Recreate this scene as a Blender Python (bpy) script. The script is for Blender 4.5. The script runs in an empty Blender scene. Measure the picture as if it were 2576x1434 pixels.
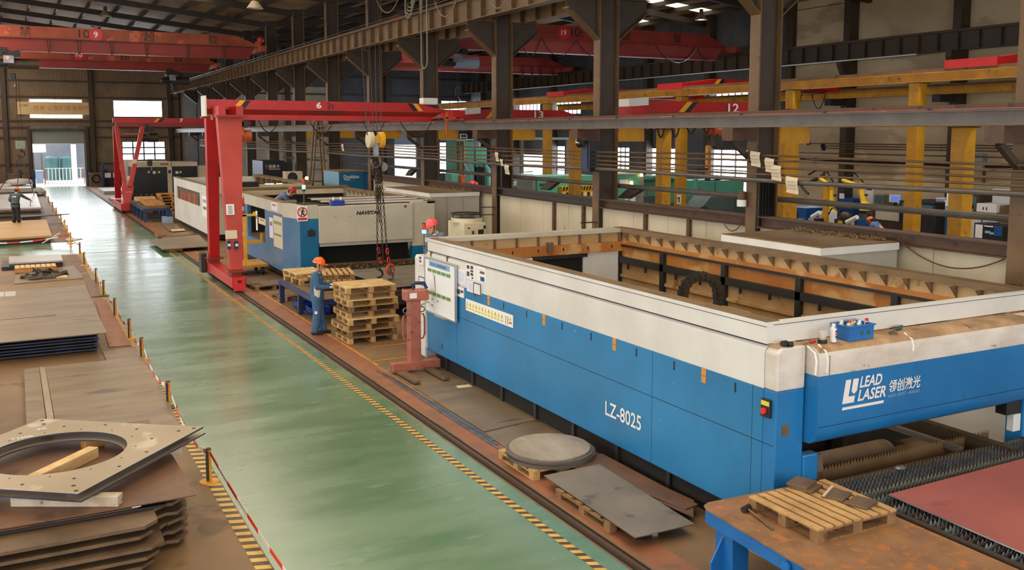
import bpy, bmesh, math, random
from mathutils import Vector, Matrix
random.seed(7)
SC = bpy.context.scene
COL = SC.collection
PI = math.pi

# ------------------------------------------------------------------ camera
F, YAW, PIT, PX, PY, CH = 2393.0, math.radians(27.76), math.radians(6.157), 1288.0, 595.1, 4.5
cam_d = bpy.data.cameras.new('camera')
cam = bpy.data.objects.new('camera', cam_d)
COL.objects.link(cam)
cam.location = (0, 0, CH)
cam.rotation_euler = (PI/2 - PIT, 0, -YAW)
cam_d.sensor_width = 36.0
cam_d.lens = F/2576*36.0
cam_d.shift_y = -121.9/2576
cam_d.clip_end = 400
SC.camera = cam

# ------------------------------------------------------------------ world, daylight, exposure
W = bpy.data.worlds.new('world')
SC.world = W
W.use_nodes = True
W.node_tree.nodes['Background'].inputs[0].default_value = (0.93, 0.97, 1.0, 1)
W.node_tree.nodes['Background'].inputs[1].default_value = 2.6
SC.view_settings.view_transform = 'Standard'
SC.view_settings.look = 'None'
SC.view_settings.exposure = 0.36
SC.view_settings.gamma = 1.0
SC.view_settings.use_curve_mapping = False
SC.cycles.max_bounces = 6
SC.cycles.diffuse_bounces = 3
SC.cycles.glossy_bounces = 3
SC.cycles.sample_clamp_indirect = 4.0

def area(name, loc, rot, sx, sy, power, col=(1, 1, 1), spread=PI):
    d = bpy.data.lights.new(name, 'AREA')
    d.shape = 'RECTANGLE'; d.size = sx; d.size_y = sy; d.energy = power; d.color = col; d.spread = spread
    o = bpy.data.objects.new(name, d); COL.objects.link(o)
    o.location = loc; o.rotation_euler = rot
    return o
WARM = (1.0, 0.87, 0.70)
COOL = (0.88, 0.94, 1.0)
# daylight through roof lights; last left-bay lamp added to brighten the far wall
for y in (6, 18, 30, 42, 54, 66, 76, 84):
    area('roof_light_fill_left_bay', (-3.0, y, 11.6), (0, 0, 0), 2.0, 6.0, 170 if y < 45 else 560, WARM)
for y in (6, 20, 34, 48, 62):
    area('roof_light_right_bay', (25.0, y, 11.9), (0, 0, 0), 2.0, 7.0, 620, (1.0, 0.93, 0.84), 2.35)
# added fill behind the camera, window rows of the left long wall, far gable windows and door
area('near_wall_fill', (2.0, -13.0, 6.2), (PI/2, 0, 0), 20.0, 7.0, 1000, (1, 0.97, 0.92))
area('left_wall_daylight', (-11.2, 24.0, 5.0), (0, -PI/2, 0), 4.0, 60.0, 2100, (1.0, 0.95, 0.88))
area('far_gable_daylight', (6.0, 89.0, 5.0), (-PI/2, 0, 0), 12.0, 5.0, 450, (0.9, 0.95, 1.0))
area('right_wall_daylight', (36.2, 55.0, 3.4), (0, PI/2, 0), 2.5, 40.0, 500, (0.88, 0.94, 1.0))

# ------------------------------------------------------------------ pixel of the photograph -> point on a known plane
_cy, _sy, _cp, _sp = math.cos(YAW), math.sin(YAW), math.cos(PIT), math.sin(PIT)
_fw = Vector((_sy*_cp, _cy*_cp, -_sp)); _rt = Vector((_cy, -_sy, 0)); _up = _rt.cross(_fw)
def ray(x, y): return _fw + _rt*((x-PX)/F) - _up*((y-PY)/F)
def _at(x, y, ax, v):
    d = ray(x, y); o = (0, 0, CH)[ax]
    return Vector((0, 0, CH)) + d*((v-o)/d[ax])
def gx(x, y, X): return _at(x, y, 0, X)
def gy(x, y, Y): return _at(x, y, 1, Y)
def gz(x, y, Z=0.0): return _at(x, y, 2, Z)
def rat(x): return gx(x, 400, 1.0).y

# ------------------------------------------------------------------ materials
def lin(c):
    c = [v/255.0 for v in c]
    return tuple((v/12.92 if v <= 0.04045 else ((v+0.055)/1.055)**2.4) for v in c) + (1.0,)
MATS = {}
def mat(name, c1, c2=None, rough=0.55, metal=0.0, scale=3.0, stretch=(1, 1, 1), bump=0.0, bscale=None, wave=None,
        emit=None, estr=0.0, spec=0.5, lo=0.35, hi=0.65, c3=None, s3=12.0, t3=0.62, rvar=0.0, detail=4.0, alpha=1.0, coat=0.0):
    m = bpy.data.materials.new(name); m.use_nodes = True
    nt = m.node_tree; N = nt.nodes; L = nt.links; b = N['Principled BSDF']
    b.inputs['Roughness'].default_value = rough; b.inputs['Metallic'].default_value = metal
    b.inputs['Specular IOR Level'].default_value = spec; b.inputs['Base Color'].default_value = lin(c1)
    if coat: b.inputs['Coat Weight'].default_value = coat; b.inputs['Coat Roughness'].default_value = 0.22
    tc = N.new('ShaderNodeTexCoord'); mp = N.new('ShaderNodeMapping'); mp.inputs['Scale'].default_value = stretch
    L.new(tc.outputs['Object'], mp.inputs['Vector'])
    nz = None
    if c2 is not None or bump or rvar:
        nz = N.new('ShaderNodeTexNoise'); nz.inputs['Scale'].default_value = scale; nz.inputs['Detail'].default_value = detail
        nz.inputs['Roughness'].default_value = 0.6
        L.new(mp.outputs[0], nz.inputs['Vector'])
    col = None
    if c2 is not None:
        r = N.new('ShaderNodeValToRGB'); r.color_ramp.elements[0].position = lo; r.color_ramp.elements[1].position = hi
        r.color_ramp.elements[0].color = lin(c1); r.color_ramp.elements[1].color = lin(c2)
        L.new(nz.outputs['Fac'], r.inputs['Fac']); col = r.outputs['Color']
    if c3 is not None:
        n3 = N.new('ShaderNodeTexNoise'); n3.inputs['Scale'].default_value = s3; n3.inputs['Detail'].default_value = 6.0
        L.new(mp.outputs[0], n3.inputs['Vector'])
        r3 = N.new('ShaderNodeValToRGB'); r3.color_ramp.elements[0].position = t3; r3.color_ramp.elements[1].position = t3+0.06
        r3.color_ramp.elements[0].color = (0, 0, 0, 1); r3.color_ramp.elements[1].color = (1, 1, 1, 1)
        L.new(n3.outputs['Fac'], r3.inputs['Fac'])
        mx = N.new('ShaderNodeMix'); mx.data_type = 'RGBA'
        L.new(r3.outputs['Color'], mx.inputs['Factor'])
        if col: L.new(col, mx.inputs[6])
        else: mx.inputs[6].default_value = lin(c1)
        mx.inputs[7].default_value = lin(c3); col = mx.outputs[2]
    if col: L.new(col, b.inputs['Base Color'])
    if rvar:
        mr = N.new('ShaderNodeMapRange'); mr.inputs[3].default_value = max(0.02, rough-rvar); mr.inputs[4].default_value = rough+rvar
        mr.inputs[1].default_value = 0.3; mr.inputs[2].default_value = 0.7
        L.new(nz.outputs['Fac'], mr.inputs[0]); L.new(mr.outputs[0], b.inputs['Roughness'])
    if wave or bump:
        bp = N.new('ShaderNodeBump'); bp.inputs['Distance'].default_value = 0.02
        if wave:
            ax, ws, wst = wave
            wv = N.new('ShaderNodeTexWave'); wv.wave_type = 'BANDS'; wv.bands_direction = ax; wv.inputs['Scale'].default_value = ws
            L.new(tc.outputs['Object'], wv.inputs['Vector']); bp.inputs['Strength'].default_value = wst
            bp.inputs['Distance'].default_value = 0.05
            L.new(wv.outputs['Fac'], bp.inputs['Height'])
        else:
            bp.inputs['Strength'].default_value = bump
            if bscale:
                nb = N.new('ShaderNodeTexNoise'); nb.inputs['Scale'].default_value = bscale; nb.inputs['Detail'].default_value = 3.0
                L.new(mp.outputs[0], nb.inputs['Vector']); L.new(nb.outputs['Fac'], bp.inputs['Height'])
            else: L.new(nz.outputs['Fac'], bp.inputs['Height'])
        L.new(bp.outputs[0], b.inputs['Normal'])
    if emit is not None:
        b.inputs['Emission Color'].default_value = lin(emit); b.inputs['Emission Strength'].default_value = estr
    if alpha < 1.0:
        b.inputs['Alpha'].default_value = alpha
    MATS[name] = m
    return m

# floor and shell
mat('green_epoxy', (86, 122, 92), (108, 138, 108), rough=0.27, scale=0.6, stretch=(.55, 1.9, 1), bump=0.22, bscale=1.3, rvar=0.10, spec=0.8, c3=(112, 144, 112), s3=2.0, t3=0.62, coat=0.6)
mat('oily_concrete', (108, 82, 54), (134, 104, 70), rough=0.55, scale=0.5, c3=(98, 74, 50), s3=1.3, t3=0.58, bump=0.04, detail=7)
mat('red_floor_paint', (150, 92, 62), (126, 82, 56), rough=0.55, scale=2.0, c3=(112, 84, 58), s3=4.0, t3=0.58)
mat('grey_concrete', (104, 98, 90), (128, 122, 112), rough=0.6, scale=0.7)
mat('yard_concrete', (190, 190, 186), (170, 170, 166), rough=0.8, scale=0.5)
mat('hazard_yellow', (214, 176, 92), (196, 152, 66), rough=0.5, scale=4)
mat('hazard_dark', (84, 66, 44), (64, 52, 36), rough=0.5, scale=4)
mat('line_yellow', (206, 138, 44), (170, 104, 40), rough=0.55, scale=5)
mat('far_wall_sheet', (134, 110, 84), (112, 92, 72), rough=0.6, scale=0.6, wave=('X', 2.6, 0.5))
mat('grey_sheet', (88, 92, 98), (70, 74, 80), rough=0.5, scale=0.6, wave=('X', 2.2, 0.5))
mat('grey_sheet_y', (82, 86, 92), (64, 68, 74), rough=0.5, scale=0.6, wave=('Y', 2.2, 0.5))
mat('beige_sheet', (196, 186, 164), (168, 158, 138), rough=0.6, scale=0.8, wave=('X', 2.6, 0.4))
mat('plaster', (204, 184, 152), (172, 150, 120), rough=0.8, scale=0.35, stretch=(1, .5, 1.2), c3=(170, 150, 124), s3=0.8, t3=0.55, detail=8)
mat('roof_sheet', (150, 120, 78), (124, 100, 66), rough=0.6, scale=0.8, wave=('Y', 2.4, 0.4))
mat('wall_dark', (60, 48, 38), (48, 40, 32), rough=0.9, scale=1, spec=0.1)
mat('yard_wall', (112, 116, 124), (98, 102, 110), rough=0.9, scale=0.5)
mat('roof_steel', (52, 40, 30), (40, 32, 26), rough=0.6, scale=2)
mat('window_glow', (240, 244, 250), emit=(238, 244, 255), estr=7.0, rough=0.3)
mat('roof_daylight', (255, 244, 220), emit=(255, 240, 214), estr=5.0, rough=0.4)
mat('skylight_glow', (255, 244, 220), emit=(255, 240, 208), estr=2.6, rough=0.4)
mat('window_bar', (70, 76, 84), rough=0.5)
# steel
mat('brown_steel', (112, 84, 52), (90, 68, 44), rough=0.55, scale=1.6, c3=(70, 54, 38), s3=3.5, t3=0.62)
mat('dark_steel', (66, 51, 38), (54, 42, 32), rough=0.5, scale=2.0)
mat('rust_steel', (92, 62, 42), (74, 52, 36), rough=0.6, scale=3.0, c3=(56, 42, 32), s3=5, t3=0.6)
mat('grey_steel', (100, 92, 84), (84, 76, 68), rough=0.45, scale=2.0)
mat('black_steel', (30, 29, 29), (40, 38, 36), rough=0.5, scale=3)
mat('bright_steel', (150, 152, 156), (120, 122, 128), rough=0.3, metal=0.7, scale=4)
mat('rail_steel', (98, 66, 44), (74, 52, 36), rough=0.45, metal=0.2, scale=4, stretch=(1, .2, 1))
mat('black_gap', (20, 17, 14), rough=0.9)
mat('chain_steel', (74, 62, 50), (52, 44, 38), rough=0.45, metal=0.5, scale=20)
mat('wire', (56, 50, 44), rough=0.5)
mat('cable_black', (24, 24, 26), rough=0.5)
mat('cable_grey', (128, 118, 100), rough=0.5)
# paint
mat('crane_red', (192, 24, 24), (166, 24, 24), rough=0.38, scale=1.5, c3=(150, 44, 34), s3=4, t3=0.66)
mat('leg_red_lit', (190, 62, 44), (172, 50, 38), rough=0.45, scale=0.8)  # front leg paint, faded, with the light on its face in the colour
mat('crane_red_dull', (160, 58, 46), (140, 50, 42), rough=0.5, scale=1.2)
mat('crane_orange', (172, 82, 46), (148, 58, 36), rough=0.5, scale=0.8, c3=(204, 104, 64), s3=1.5, t3=0.6)
mat('crane_dark_red', (148, 46, 36), (130, 40, 32), rough=0.5, scale=0.8)
mat('crane_pink_red', (164, 72, 68), (144, 60, 58), rough=0.5, scale=0.8)
mat('sign_red', (214, 44, 48), rough=0.4)
mat('white_paint', (232, 230, 226), rough=0.5)
mat('black_paint', (26, 24, 24), rough=0.5)
mat('stripe_yellow', (236, 166, 28), rough=0.45)
mat('yellow_steel', (206, 150, 28), (178, 122, 24), rough=0.45, scale=1.5, c3=(132, 96, 36), s3=2.5, t3=0.62)
mat('yellow_paint', (226, 176, 40), (206, 150, 34), rough=0.4, scale=3)
mat('hoist_orange', (204, 92, 40), (166, 70, 36), rough=0.45, scale=4)
mat('hook_orange', (206, 78, 40), (180, 60, 36), rough=0.45, scale=6)
mat('machine_blue', (26, 110, 160), (38, 126, 180), rough=0.36, scale=0.7, c3=(86, 160, 204), s3=7.0, t3=0.70, rvar=0.05)
mat('machine_blue_front', (24, 108, 168), (34, 122, 184), rough=0.36, scale=0.8, c3=(26, 92, 146), s3=3.0, t3=0.68)
mat('machine_white', (222, 220, 214), (208, 204, 196), rough=0.42, scale=0.8, c3=(190, 182, 168), s3=2.5, t3=0.68)
mat('machine_white_dirty', (218, 212, 204), (196, 184, 170), rough=0.5, scale=1.6, c3=(160, 144, 126), s3=7, t3=0.66, stretch=(1, 1, 2))
mat('dirty_ledge', (196, 160, 120), (152, 120, 88), rough=0.7, scale=2.5, c3=(116, 90, 68), s3=6, t3=0.62)
mat('dust_top', (128, 102, 72), (104, 84, 60), rough=0.8, scale=1.5)
mat('stained_panel', (192, 128, 58), (166, 98, 34), rough=0.55, scale=1.1, c3=(200, 156, 100), s3=1.4, t3=0.56)
mat('stained_cream', (196, 164, 118), (176, 138, 88), rough=0.55, scale=1.4, c3=(150, 106, 58), s3=3, t3=0.62)
mat('navstar_white', (198, 190, 172), (184, 176, 158), rough=0.5, scale=1.0, c3=(160, 150, 132), s3=6, t3=0.70)
mat('navstar_blue', (0, 92, 134), (8, 104, 146), rough=0.4, scale=1.2)
mat('navstar_side_blue', (62, 108, 148), (84, 124, 158), rough=0.35, scale=0.8)
mat('cabinet_grey', (178, 172, 160), (164, 158, 146), rough=0.45, scale=1.0)
mat('panel_cream', (206, 194, 168), (188, 176, 150), rough=0.6, scale=0.9, c3=(162, 140, 106), s3=2.0, t3=0.66, stretch=(1, 1, .4))
mat('chiller_cream', (226, 214, 186), (208, 194, 164), rough=0.5, scale=1.5)
mat('cream_machine', (206, 192, 160), (188, 172, 140), rough=0.5, scale=1.2)
mat('machine_black', (26, 27, 32), rough=0.35)
mat('light_blue_grey', (140, 156, 182), rough=0.5)
mat('donaldson_blue', (0, 82, 118), (4, 94, 130), rough=0.45, scale=1.5)
mat('donaldson_side', (110, 152, 180), rough=0.45)
mat('deep_blue', (22, 42, 78), (28, 52, 92), rough=0.45, scale=2)
mat('bright_blue', (22, 98, 172), (30, 112, 186), rough=0.4, scale=2, c3=(14, 70, 130), s3=6, t3=0.66)
mat('crate_blue', (28, 96, 168), (36, 112, 186), rough=0.4, scale=5)
mat('royal_blue', (24, 56, 150), rough=0.45)
mat('robot_blue', (8, 70, 130), rough=0.4)
mat('robot_yellow', (236, 190, 40), rough=0.4)
mat('machine_green', (96, 172, 146), (84, 158, 132), rough=0.42, scale=0.9)
mat('machine_green_dark', (54, 96, 84), (48, 84, 76), rough=0.45, scale=0.9)
mat('machine_teal_grey', (84, 100, 98), (72, 88, 86), rough=0.5, scale=1)
mat('stacker_red', (174, 102, 82), (152, 84, 68), rough=0.5, scale=5, c3=(120, 60, 48), s3=12, t3=0.62)
# plates and wood
mat('steel_plate', (138, 118, 92), (110, 94, 74), rough=0.42, metal=0.15, scale=1.2, stretch=(.5, 2, 1), c3=(92, 76, 62), s3=2.2, t3=0.62, detail=6)
mat('steel_plate_light', (164, 146, 120), (148, 130, 106), rough=0.4, metal=0.15, scale=0.8, c3=(188, 172, 148), s3=2.0, t3=0.62)
mat('steel_plate_red', (120, 86, 62), (100, 72, 54), rough=0.5, metal=0.05, scale=1.2, c3=(90, 66, 50), s3=3, t3=0.62)
mat('steel_plate_grey', (132, 120, 106), (112, 102, 90), rough=0.42, metal=0.1, scale=1.4, c3=(92, 84, 78), s3=2.4, t3=0.62)
mat('steel_plate_pale', (190, 184, 178), (170, 162, 154), rough=0.35, metal=0.2, scale=0.8)
mat('steel_plate_tan', (190, 150, 96), (176, 134, 82), rough=0.5, metal=0.05, scale=0.6, stretch=(.3, 1, 1), c3=(186, 118, 58), s3=1.0, t3=0.64)
mat('red_oxide', (166, 92, 80), (150, 82, 72), rough=0.5, scale=0.8, c3=(136, 74, 66), s3=2.0, t3=0.64)
mat('disc_steel', (178, 164, 142), (142, 124, 104), rough=0.38, metal=0.15, scale=1.6, stretch=(1.6, .5, 1))
mat('plate_edge', (72, 80, 104), (56, 60, 78), rough=0.4, metal=0.3, scale=3)
mat('dark_edge', (40, 38, 42), (54, 50, 54), rough=0.5, metal=0.2, scale=4)
mat('offcut_brown', (118, 94, 68), (94, 74, 56), rough=0.5, metal=0.1, scale=3)
mat('rust_table', (150, 108, 70), (120, 88, 62), rough=0.6, scale=3.0, c3=(166, 104, 48), s3=9, t3=0.56, bump=0.25, bscale=34)
mat('wood', (198, 160, 104), (170, 130, 80), rough=0.7, scale=4, stretch=(1, 1, 1), c3=(138, 102, 64), s3=9, t3=0.62)
mat('wood_pale', (220, 188, 136), (200, 164, 110), rough=0.7, scale=5)
mat('wood_dark', (146, 110, 70), (116, 86, 56), rough=0.75, scale=4, c3=(92, 68, 46), s3=9, t3=0.6)
mat('wood_grey', (206, 192, 170), (176, 160, 138), rough=0.75, scale=5, c3=(120, 104, 92), s3=7, t3=0.64)
mat('wood_orange', (206, 146, 80), (178, 120, 62), rough=0.7, scale=4)
# small things
mat('paper', (236, 234, 230), rough=0.6)
mat('paper_lilac', (228, 224, 234), rough=0.6)
mat('paper_tan', (214, 200, 172), rough=0.7)
mat('ink', (60, 58, 66), rough=0.6)
mat('ink_brown', (150, 110, 80), rough=0.6)
mat('board_white', (238, 240, 240), rough=0.25)
mat('magnet_green', (104, 140, 78), rough=0.5)
mat('board_blue', (132, 170, 204), rough=0.5)
mat('aluminium', (184, 186, 190), rough=0.3, metal=0.7)
mat('label_orange', (204, 142, 60), rough=0.5)
mat('slot_black', (18, 20, 24), rough=0.7)
mat('warn_yellow', (222, 200, 60), rough=0.5)
mat('sign_ring_red', (196, 40, 44), rough=0.5)
mat('tape_red', (224, 58, 34), rough=0.5)
mat('tape_white', (232, 226, 216), rough=0.5)
mat('post_yellow', (218, 158, 26), (196, 136, 22), rough=0.45, scale=8)
mat('post_black', (40, 36, 30), rough=0.5)
mat('lamp_green', (80, 230, 190), emit=(110, 255, 220), estr=2.5)
mat('lamp_red', (190, 60, 40), rough=0.3)
mat('lamp_red_on', (255, 60, 40), emit=(255, 60, 40), estr=8)
mat('lamp_amber', (255, 180, 90), emit=(255, 190, 110), estr=5)
mat('lamp_white', (255, 250, 240), emit=(255, 248, 236), estr=4)
mat('lamp_shade', (150, 132, 104), rough=0.5)
mat('screen_blue', (60, 80, 150), emit=(90, 120, 210), estr=0.7)
mat('clear_plastic', (214, 206, 190), rough=0.15, alpha=0.55)
mat('can_white', (226, 226, 224), rough=0.35)
mat('can_yellow', (216, 196, 60), rough=0.35)
mat('plastic_grey', (128, 134, 128), rough=0.5)
mat('plastic_white', (222, 222, 218), rough=0.4)
mat('tank_teal', (70, 112, 114), (60, 98, 102), rough=0.5, scale=1)
mat('banner', (216, 188, 140), (204, 174, 124), rough=0.7, scale=0.6)
mat('banner_text', (206, 112, 56), rough=0.7)
mat('swarf', (122, 88, 44), (88, 64, 34), rough=0.6, metal=0.2, scale=14, c3=(196, 170, 110), s3=26, t3=0.6)
mat('bag_grey', (190, 186, 182), (160, 156, 154), rough=0.7, scale=4)
mat('coil_dark', (70, 62, 54), (56, 50, 44), rough=0.5, metal=0.3, scale=6)
# people
mat('skin', (206, 146, 112), rough=0.55)
mat('hair', (26, 22, 22), rough=0.6)
mat('uniform_blue', (66, 100, 138), (54, 86, 124), rough=0.8, scale=9, bump=0.3, bscale=9)
mat('uniform_grey', (74, 92, 96), (62, 80, 84), rough=0.8, scale=9, bump=0.3, bscale=9)
mat('uniform_slate', (96, 114, 142), (80, 98, 126), rough=0.8, scale=9, bump=0.3, bscale=9)
mat('cloth_cream', (208, 196, 172), rough=0.8)
mat('cloth_white', (228, 226, 224), rough=0.8)
mat('cloth_black', (28, 26, 28), rough=0.8)
mat('helmet_orange', (244, 104, 30), rough=0.3)
mat('helmet_pink', (240, 92, 92), rough=0.3)
mat('helmet_red', (190, 40, 44), rough=0.3)
mat('glove', (222, 214, 202), rough=0.85)

# ------------------------------------------------------------------ mesh builder
def basis(d):
    d = Vector(d).normalized()
    a = Vector((0, 0, 1)) if abs(d.z) < 0.9 else Vector((1, 0, 0))
    s = d.cross(a).normalized()
    return s, s.cross(d).normalized()
def wloc(o):
    v = Vector((0, 0, 0))
    while o is not None:
        v += o.location; o = o.parent
    return v
class MB:
    def __init__(s): s.v = []; s.f = []; s.m = []
    def add(s, vs, fs, mi=0):
        n = len(s.v); s.v += [Vector(p) for p in vs]
        s.f += [tuple(i+n for i in f) for f in fs]; s.m += [mi]*len(fs); return s
    def box(s, a, b, mi=0):
        x0, x1 = sorted((a[0], b[0])); y0, y1 = sorted((a[1], b[1])); z0, z1 = sorted((a[2], b[2]))
        return s.add([(x, y, z) for z in (z0, z1) for y in (y0, y1) for x in (x0, x1)],
                     [(0, 2, 3, 1), (4, 5, 7, 6), (0, 1, 5, 4), (2, 6, 7, 3), (0, 4, 6, 2), (1, 3, 7, 5)], mi)
    def bx(s, c, d, mi=0): return s.box([c[i]-d[i]/2 for i in range(3)], [c[i]+d[i]/2 for i in range(3)], mi)
    def prism(s, pts, vec, mi=0):
        n = len(pts); vec = Vector(vec); p = [Vector(q) for q in pts]
        return s.add(p + [q+vec for q in p], [tuple(range(n))[::-1], tuple(range(n, 2*n))] +
                     [(i, (i+1) % n, n+(i+1) % n, n+i) for i in range(n)], mi)
    def quad(s, pts, mi=0): return s.add(pts, [tuple(range(len(pts)))], mi)
    def cyl(s, p0, p1, r0, r1=None, n=12, mi=0, cap=True):
        p0 = Vector(p0); p1 = Vector(p1); r1 = r0 if r1 is None else r1
        u, w = basis(p1-p0)
        vs = [p + (u*math.cos(2*PI*i/n) + w*math.sin(2*PI*i/n))*r for p, r in ((p0, r0), (p1, r1)) for i in range(n)]
        fs = [(i, (i+1) % n, n+(i+1) % n, n+i) for i in range(n)]
        if cap: fs += [tuple(range(n))[::-1], tuple(range(n, 2*n))]
        return s.add(vs, fs, mi)
    def tube(s, pts, r, n=6, mi=0, closed=False):
        pts = [Vector(p) for p in pts]; k = len(pts); vs = []; pu = None
        for j, p in enumerate(pts):
            if closed: d = pts[(j+1) % k]-pts[j-1]
            else: d = pts[min(j+1, k-1)]-pts[max(j-1, 0)]
            d.normalize()
            if pu is None: u, w = basis(d)
            else:
                u = pu - d*pu.dot(d)
                u = u.normalized() if u.length > 1e-5 else basis(d)[0]
                w = d.cross(u)
            pu = u
            vs += [p + (u*math.cos(2*PI*i/n) + w*math.sin(2*PI*i/n))*r for i in range(n)]
        fs = []
        for j in range(k if closed else k-1):
            a = j*n; b = ((j+1) % k)*n
            fs += [(a+i, a+(i+1) % n, b+(i+1) % n, b+i) for i in range(n)]
        if not closed: fs += [tuple(range(n))[::-1], tuple(range((k-1)*n, k*n))]
        return s.add(vs, fs, mi)
    def ball(s, c, r, n=12, mi=0, zmin=-1.0):
        c = Vector(c); r = (r, r, r) if isinstance(r, (int, float)) else r
        rows = max(4, n//2); t0 = math.asin(max(-1, zmin)); vs = []; fs = []
        for j in range(rows+1):
            t = t0 + (PI/2-t0)*j/rows
            vs += [c + Vector((r[0]*math.cos(t)*math.cos(2*PI*i/n), r[1]*math.cos(t)*math.sin(2*PI*i/n), r[2]*math.sin(t))) for i in range(n)]
        for j in range(rows): fs += [(j*n+i, j*n+(i+1) % n, (j+1)*n+(i+1) % n, (j+1)*n+i) for i in range(n)]
        fs += [tuple(range(n))[::-1]]
        return s.add(vs, fs, mi)
    def bar(s, p0, p1, w, h, mi=0, up=(0, 0, 1)):
        p0 = Vector(p0); p1 = Vector(p1); d = (p1-p0).normalized(); up = Vector(up)
        sd = d.cross(up).normalized()*(w/2); uu = sd.cross(d).normalized()*(h/2)
        a = [p0+sx*sd+sz*uu for sx, sz in ((-1, -1), (1, -1), (1, 1), (-1, 1))]
        return s.prism(a, p1-p0, mi)
    def ib(s, p0, p1, w, h, tf=.02, tw=.012, mi=0):
        p0 = Vector(p0); p1 = Vector(p1); u = Vector((0, 0, 1))
        s.bar(p0+u*(h/2-tf/2), p1+u*(h/2-tf/2), w, tf, mi); s.bar(p0-u*(h/2-tf/2), p1-u*(h/2-tf/2), w, tf, mi)
        return s.bar(p0, p1, tw, h-2*tf, mi)
    def xf(s, M):
        s.v = [M @ v for v in s.v]; return s
    def build(s, name, mats, parent=None, smooth=False, bevel=0.0, kind=None, label=None):
        if isinstance(mats, str): mats = [mats]
        off = wloc(parent); me = bpy.data.meshes.new(name)
        me.from_pydata([v-off for v in s.v], [], s.f)
        for m in mats: me.materials.append(MATS[m])
        me.polygons.foreach_set('material_index', s.m)
        bm = bmesh.new(); bm.from_mesh(me)
        bmesh.ops.remove_doubles(bm, verts=bm.verts, dist=1e-6)
        bmesh.ops.recalc_face_normals(bm, faces=bm.faces)
        bm.to_mesh(me); bm.free()
        if smooth:
            me.polygons.foreach_set('use_smooth', [True]*len(me.polygons))
            try: me.set_sharp_from_angle(angle=math.radians(40))
            except Exception: pass
        o = bpy.data.objects.new(name, me); COL.objects.link(o)
        if parent is not None: o.parent = parent
        if bevel:
            bv = o.modifiers.new('bevel', 'BEVEL'); bv.width = bevel; bv.segments = 2; bv.limit_method = 'ANGLE'
        if kind: o['kind'] = kind
        if label: o['label'] = label
        return o
def tag(o, label, cat, group=None, kind=None):
    o['label'] = label; o['category'] = cat
    if group: o['group'] = group
    if kind: o['kind'] = kind
    return o
def thing(name, label, cat, loc=(0, 0, 0), group=None):
    o = bpy.data.objects.new(name, None); COL.objects.link(o); o.location = loc; o.empty_display_size = 0.1
    return tag(o, label, cat, group)
def dup(root, loc, rz=0.0, label=None, group=None, rot=None):
    def cp(o, par):
        c = o.copy(); COL.objects.link(c)
        if par is not None: c.parent = par
        for ch in kids.get(o, []): cp(ch, c)
        return c
    kids = {}
    def walk(o):
        kids[o] = list(o.children)
        for ch in kids[o]: walk(ch)
    walk(root)
    r = cp(root, None); r.location = loc; r.rotation_euler = rot if rot else (0, 0, rz)
    if label: r['label'] = label
    if group: r['group'] = group
    return r
def put(o, loc, rz=0.0, rot=None):
    o.location = loc; o.rotation_euler = rot if rot else (0, 0, rz); return o
_tc = 0
def text(s, name, m, parent, org, xd, ud, w, h, shear=0.0, th=0.004, bold=0.0):
    """flat lettering as a mesh: bottom-left corner org, writing direction xd, up ud, fitted to w x h"""
    c = bpy.data.curves.new('t', 'FONT'); c.body = s; c.shear = shear; c.offset = bold; c.resolution_u = 3
    o = bpy.data.objects.new('t', c); COL.objects.link(o)
    dg = bpy.context.evaluated_depsgraph_get(); dg.update()
    me = bpy.data.meshes.new_from_object(o.evaluated_get(dg))
    bpy.data.objects.remove(o); bpy.data.curves.remove(c)
    xs = [v.co.x for v in me.vertices]; ys = [v.co.y for v in me.vertices]
    if not xs: return None
    x0, x1, y0, y1 = min(xs), max(xs), min(ys), max(ys)
    xd = Vector(xd).normalized(); ud = Vector(ud).normalized(); nn = xd.cross(ud); org = Vector(org)-wloc(parent)
    for v in me.vertices:
        v.co = org + xd*((v.co.x-x0)/(x1-x0)*w) + ud*((v.co.y-y0)/(y1-y0)*h) + nn*th
    me.materials.clear(); me.materials.append(MATS[m])
    me.name = name; o = bpy.data.objects.new(name, me); COL.objects.link(o)
    if parent is not None: o.parent = parent
    return o
ORD = ['topmost', 'second from top', 'third from top', 'fourth from top', 'fifth from top', 'sixth from top', 'seventh from top', 'eighth from top', 'ninth from top', 'tenth from top']
NTH = ['first', 'second', 'third', 'fourth', 'fifth', 'sixth', 'seventh', 'eighth', 'ninth', 'tenth', 'eleventh', 'twelfth', 'thirteenth', 'fourteenth', 'fifteenth', 'sixteenth']
def hang(p0, p1, sag, n=10):
    p0 = Vector(p0); p1 = Vector(p1)
    return [p0.lerp(p1, i/n) - Vector((0, 0, sag*4*(i/n)*(1-i/n))) for i in range(n+1)]

# ================================================================== SHELL
XL, XR, Y0, YF, YR = -12.0, 37.6, -14.0, 90.0, 78.0   # left wall, right wall, near wall, far walls of the two bays
# floor: one surface, each painted zone a face with its own finish
fl = MB()
GM = ['oily_concrete', 'green_epoxy', 'red_floor_paint', 'grey_concrete']
ys = [Y0, 39.1, 43.6, YF+0.3]
def strip(x0, x1, mi, cross=None):
    for i in range(3):
        m = cross if (i == 1 and cross is not None) else mi
        fl.quad([(x0, ys[i], 0), (x1, ys[i], 0), (x1, ys[i+1], 0), (x0, ys[i+1], 0)], m)
strip(XL, 2.22, 0, 1); strip(2.22, 5.48, 1, 1); strip(5.48, 5.72, 0); strip(5.72, 6.12, 2); strip(6.12, 13.8, 0); strip(13.8, XR, 3)
floor = fl.build('floor', GM, kind='structure')
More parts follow.
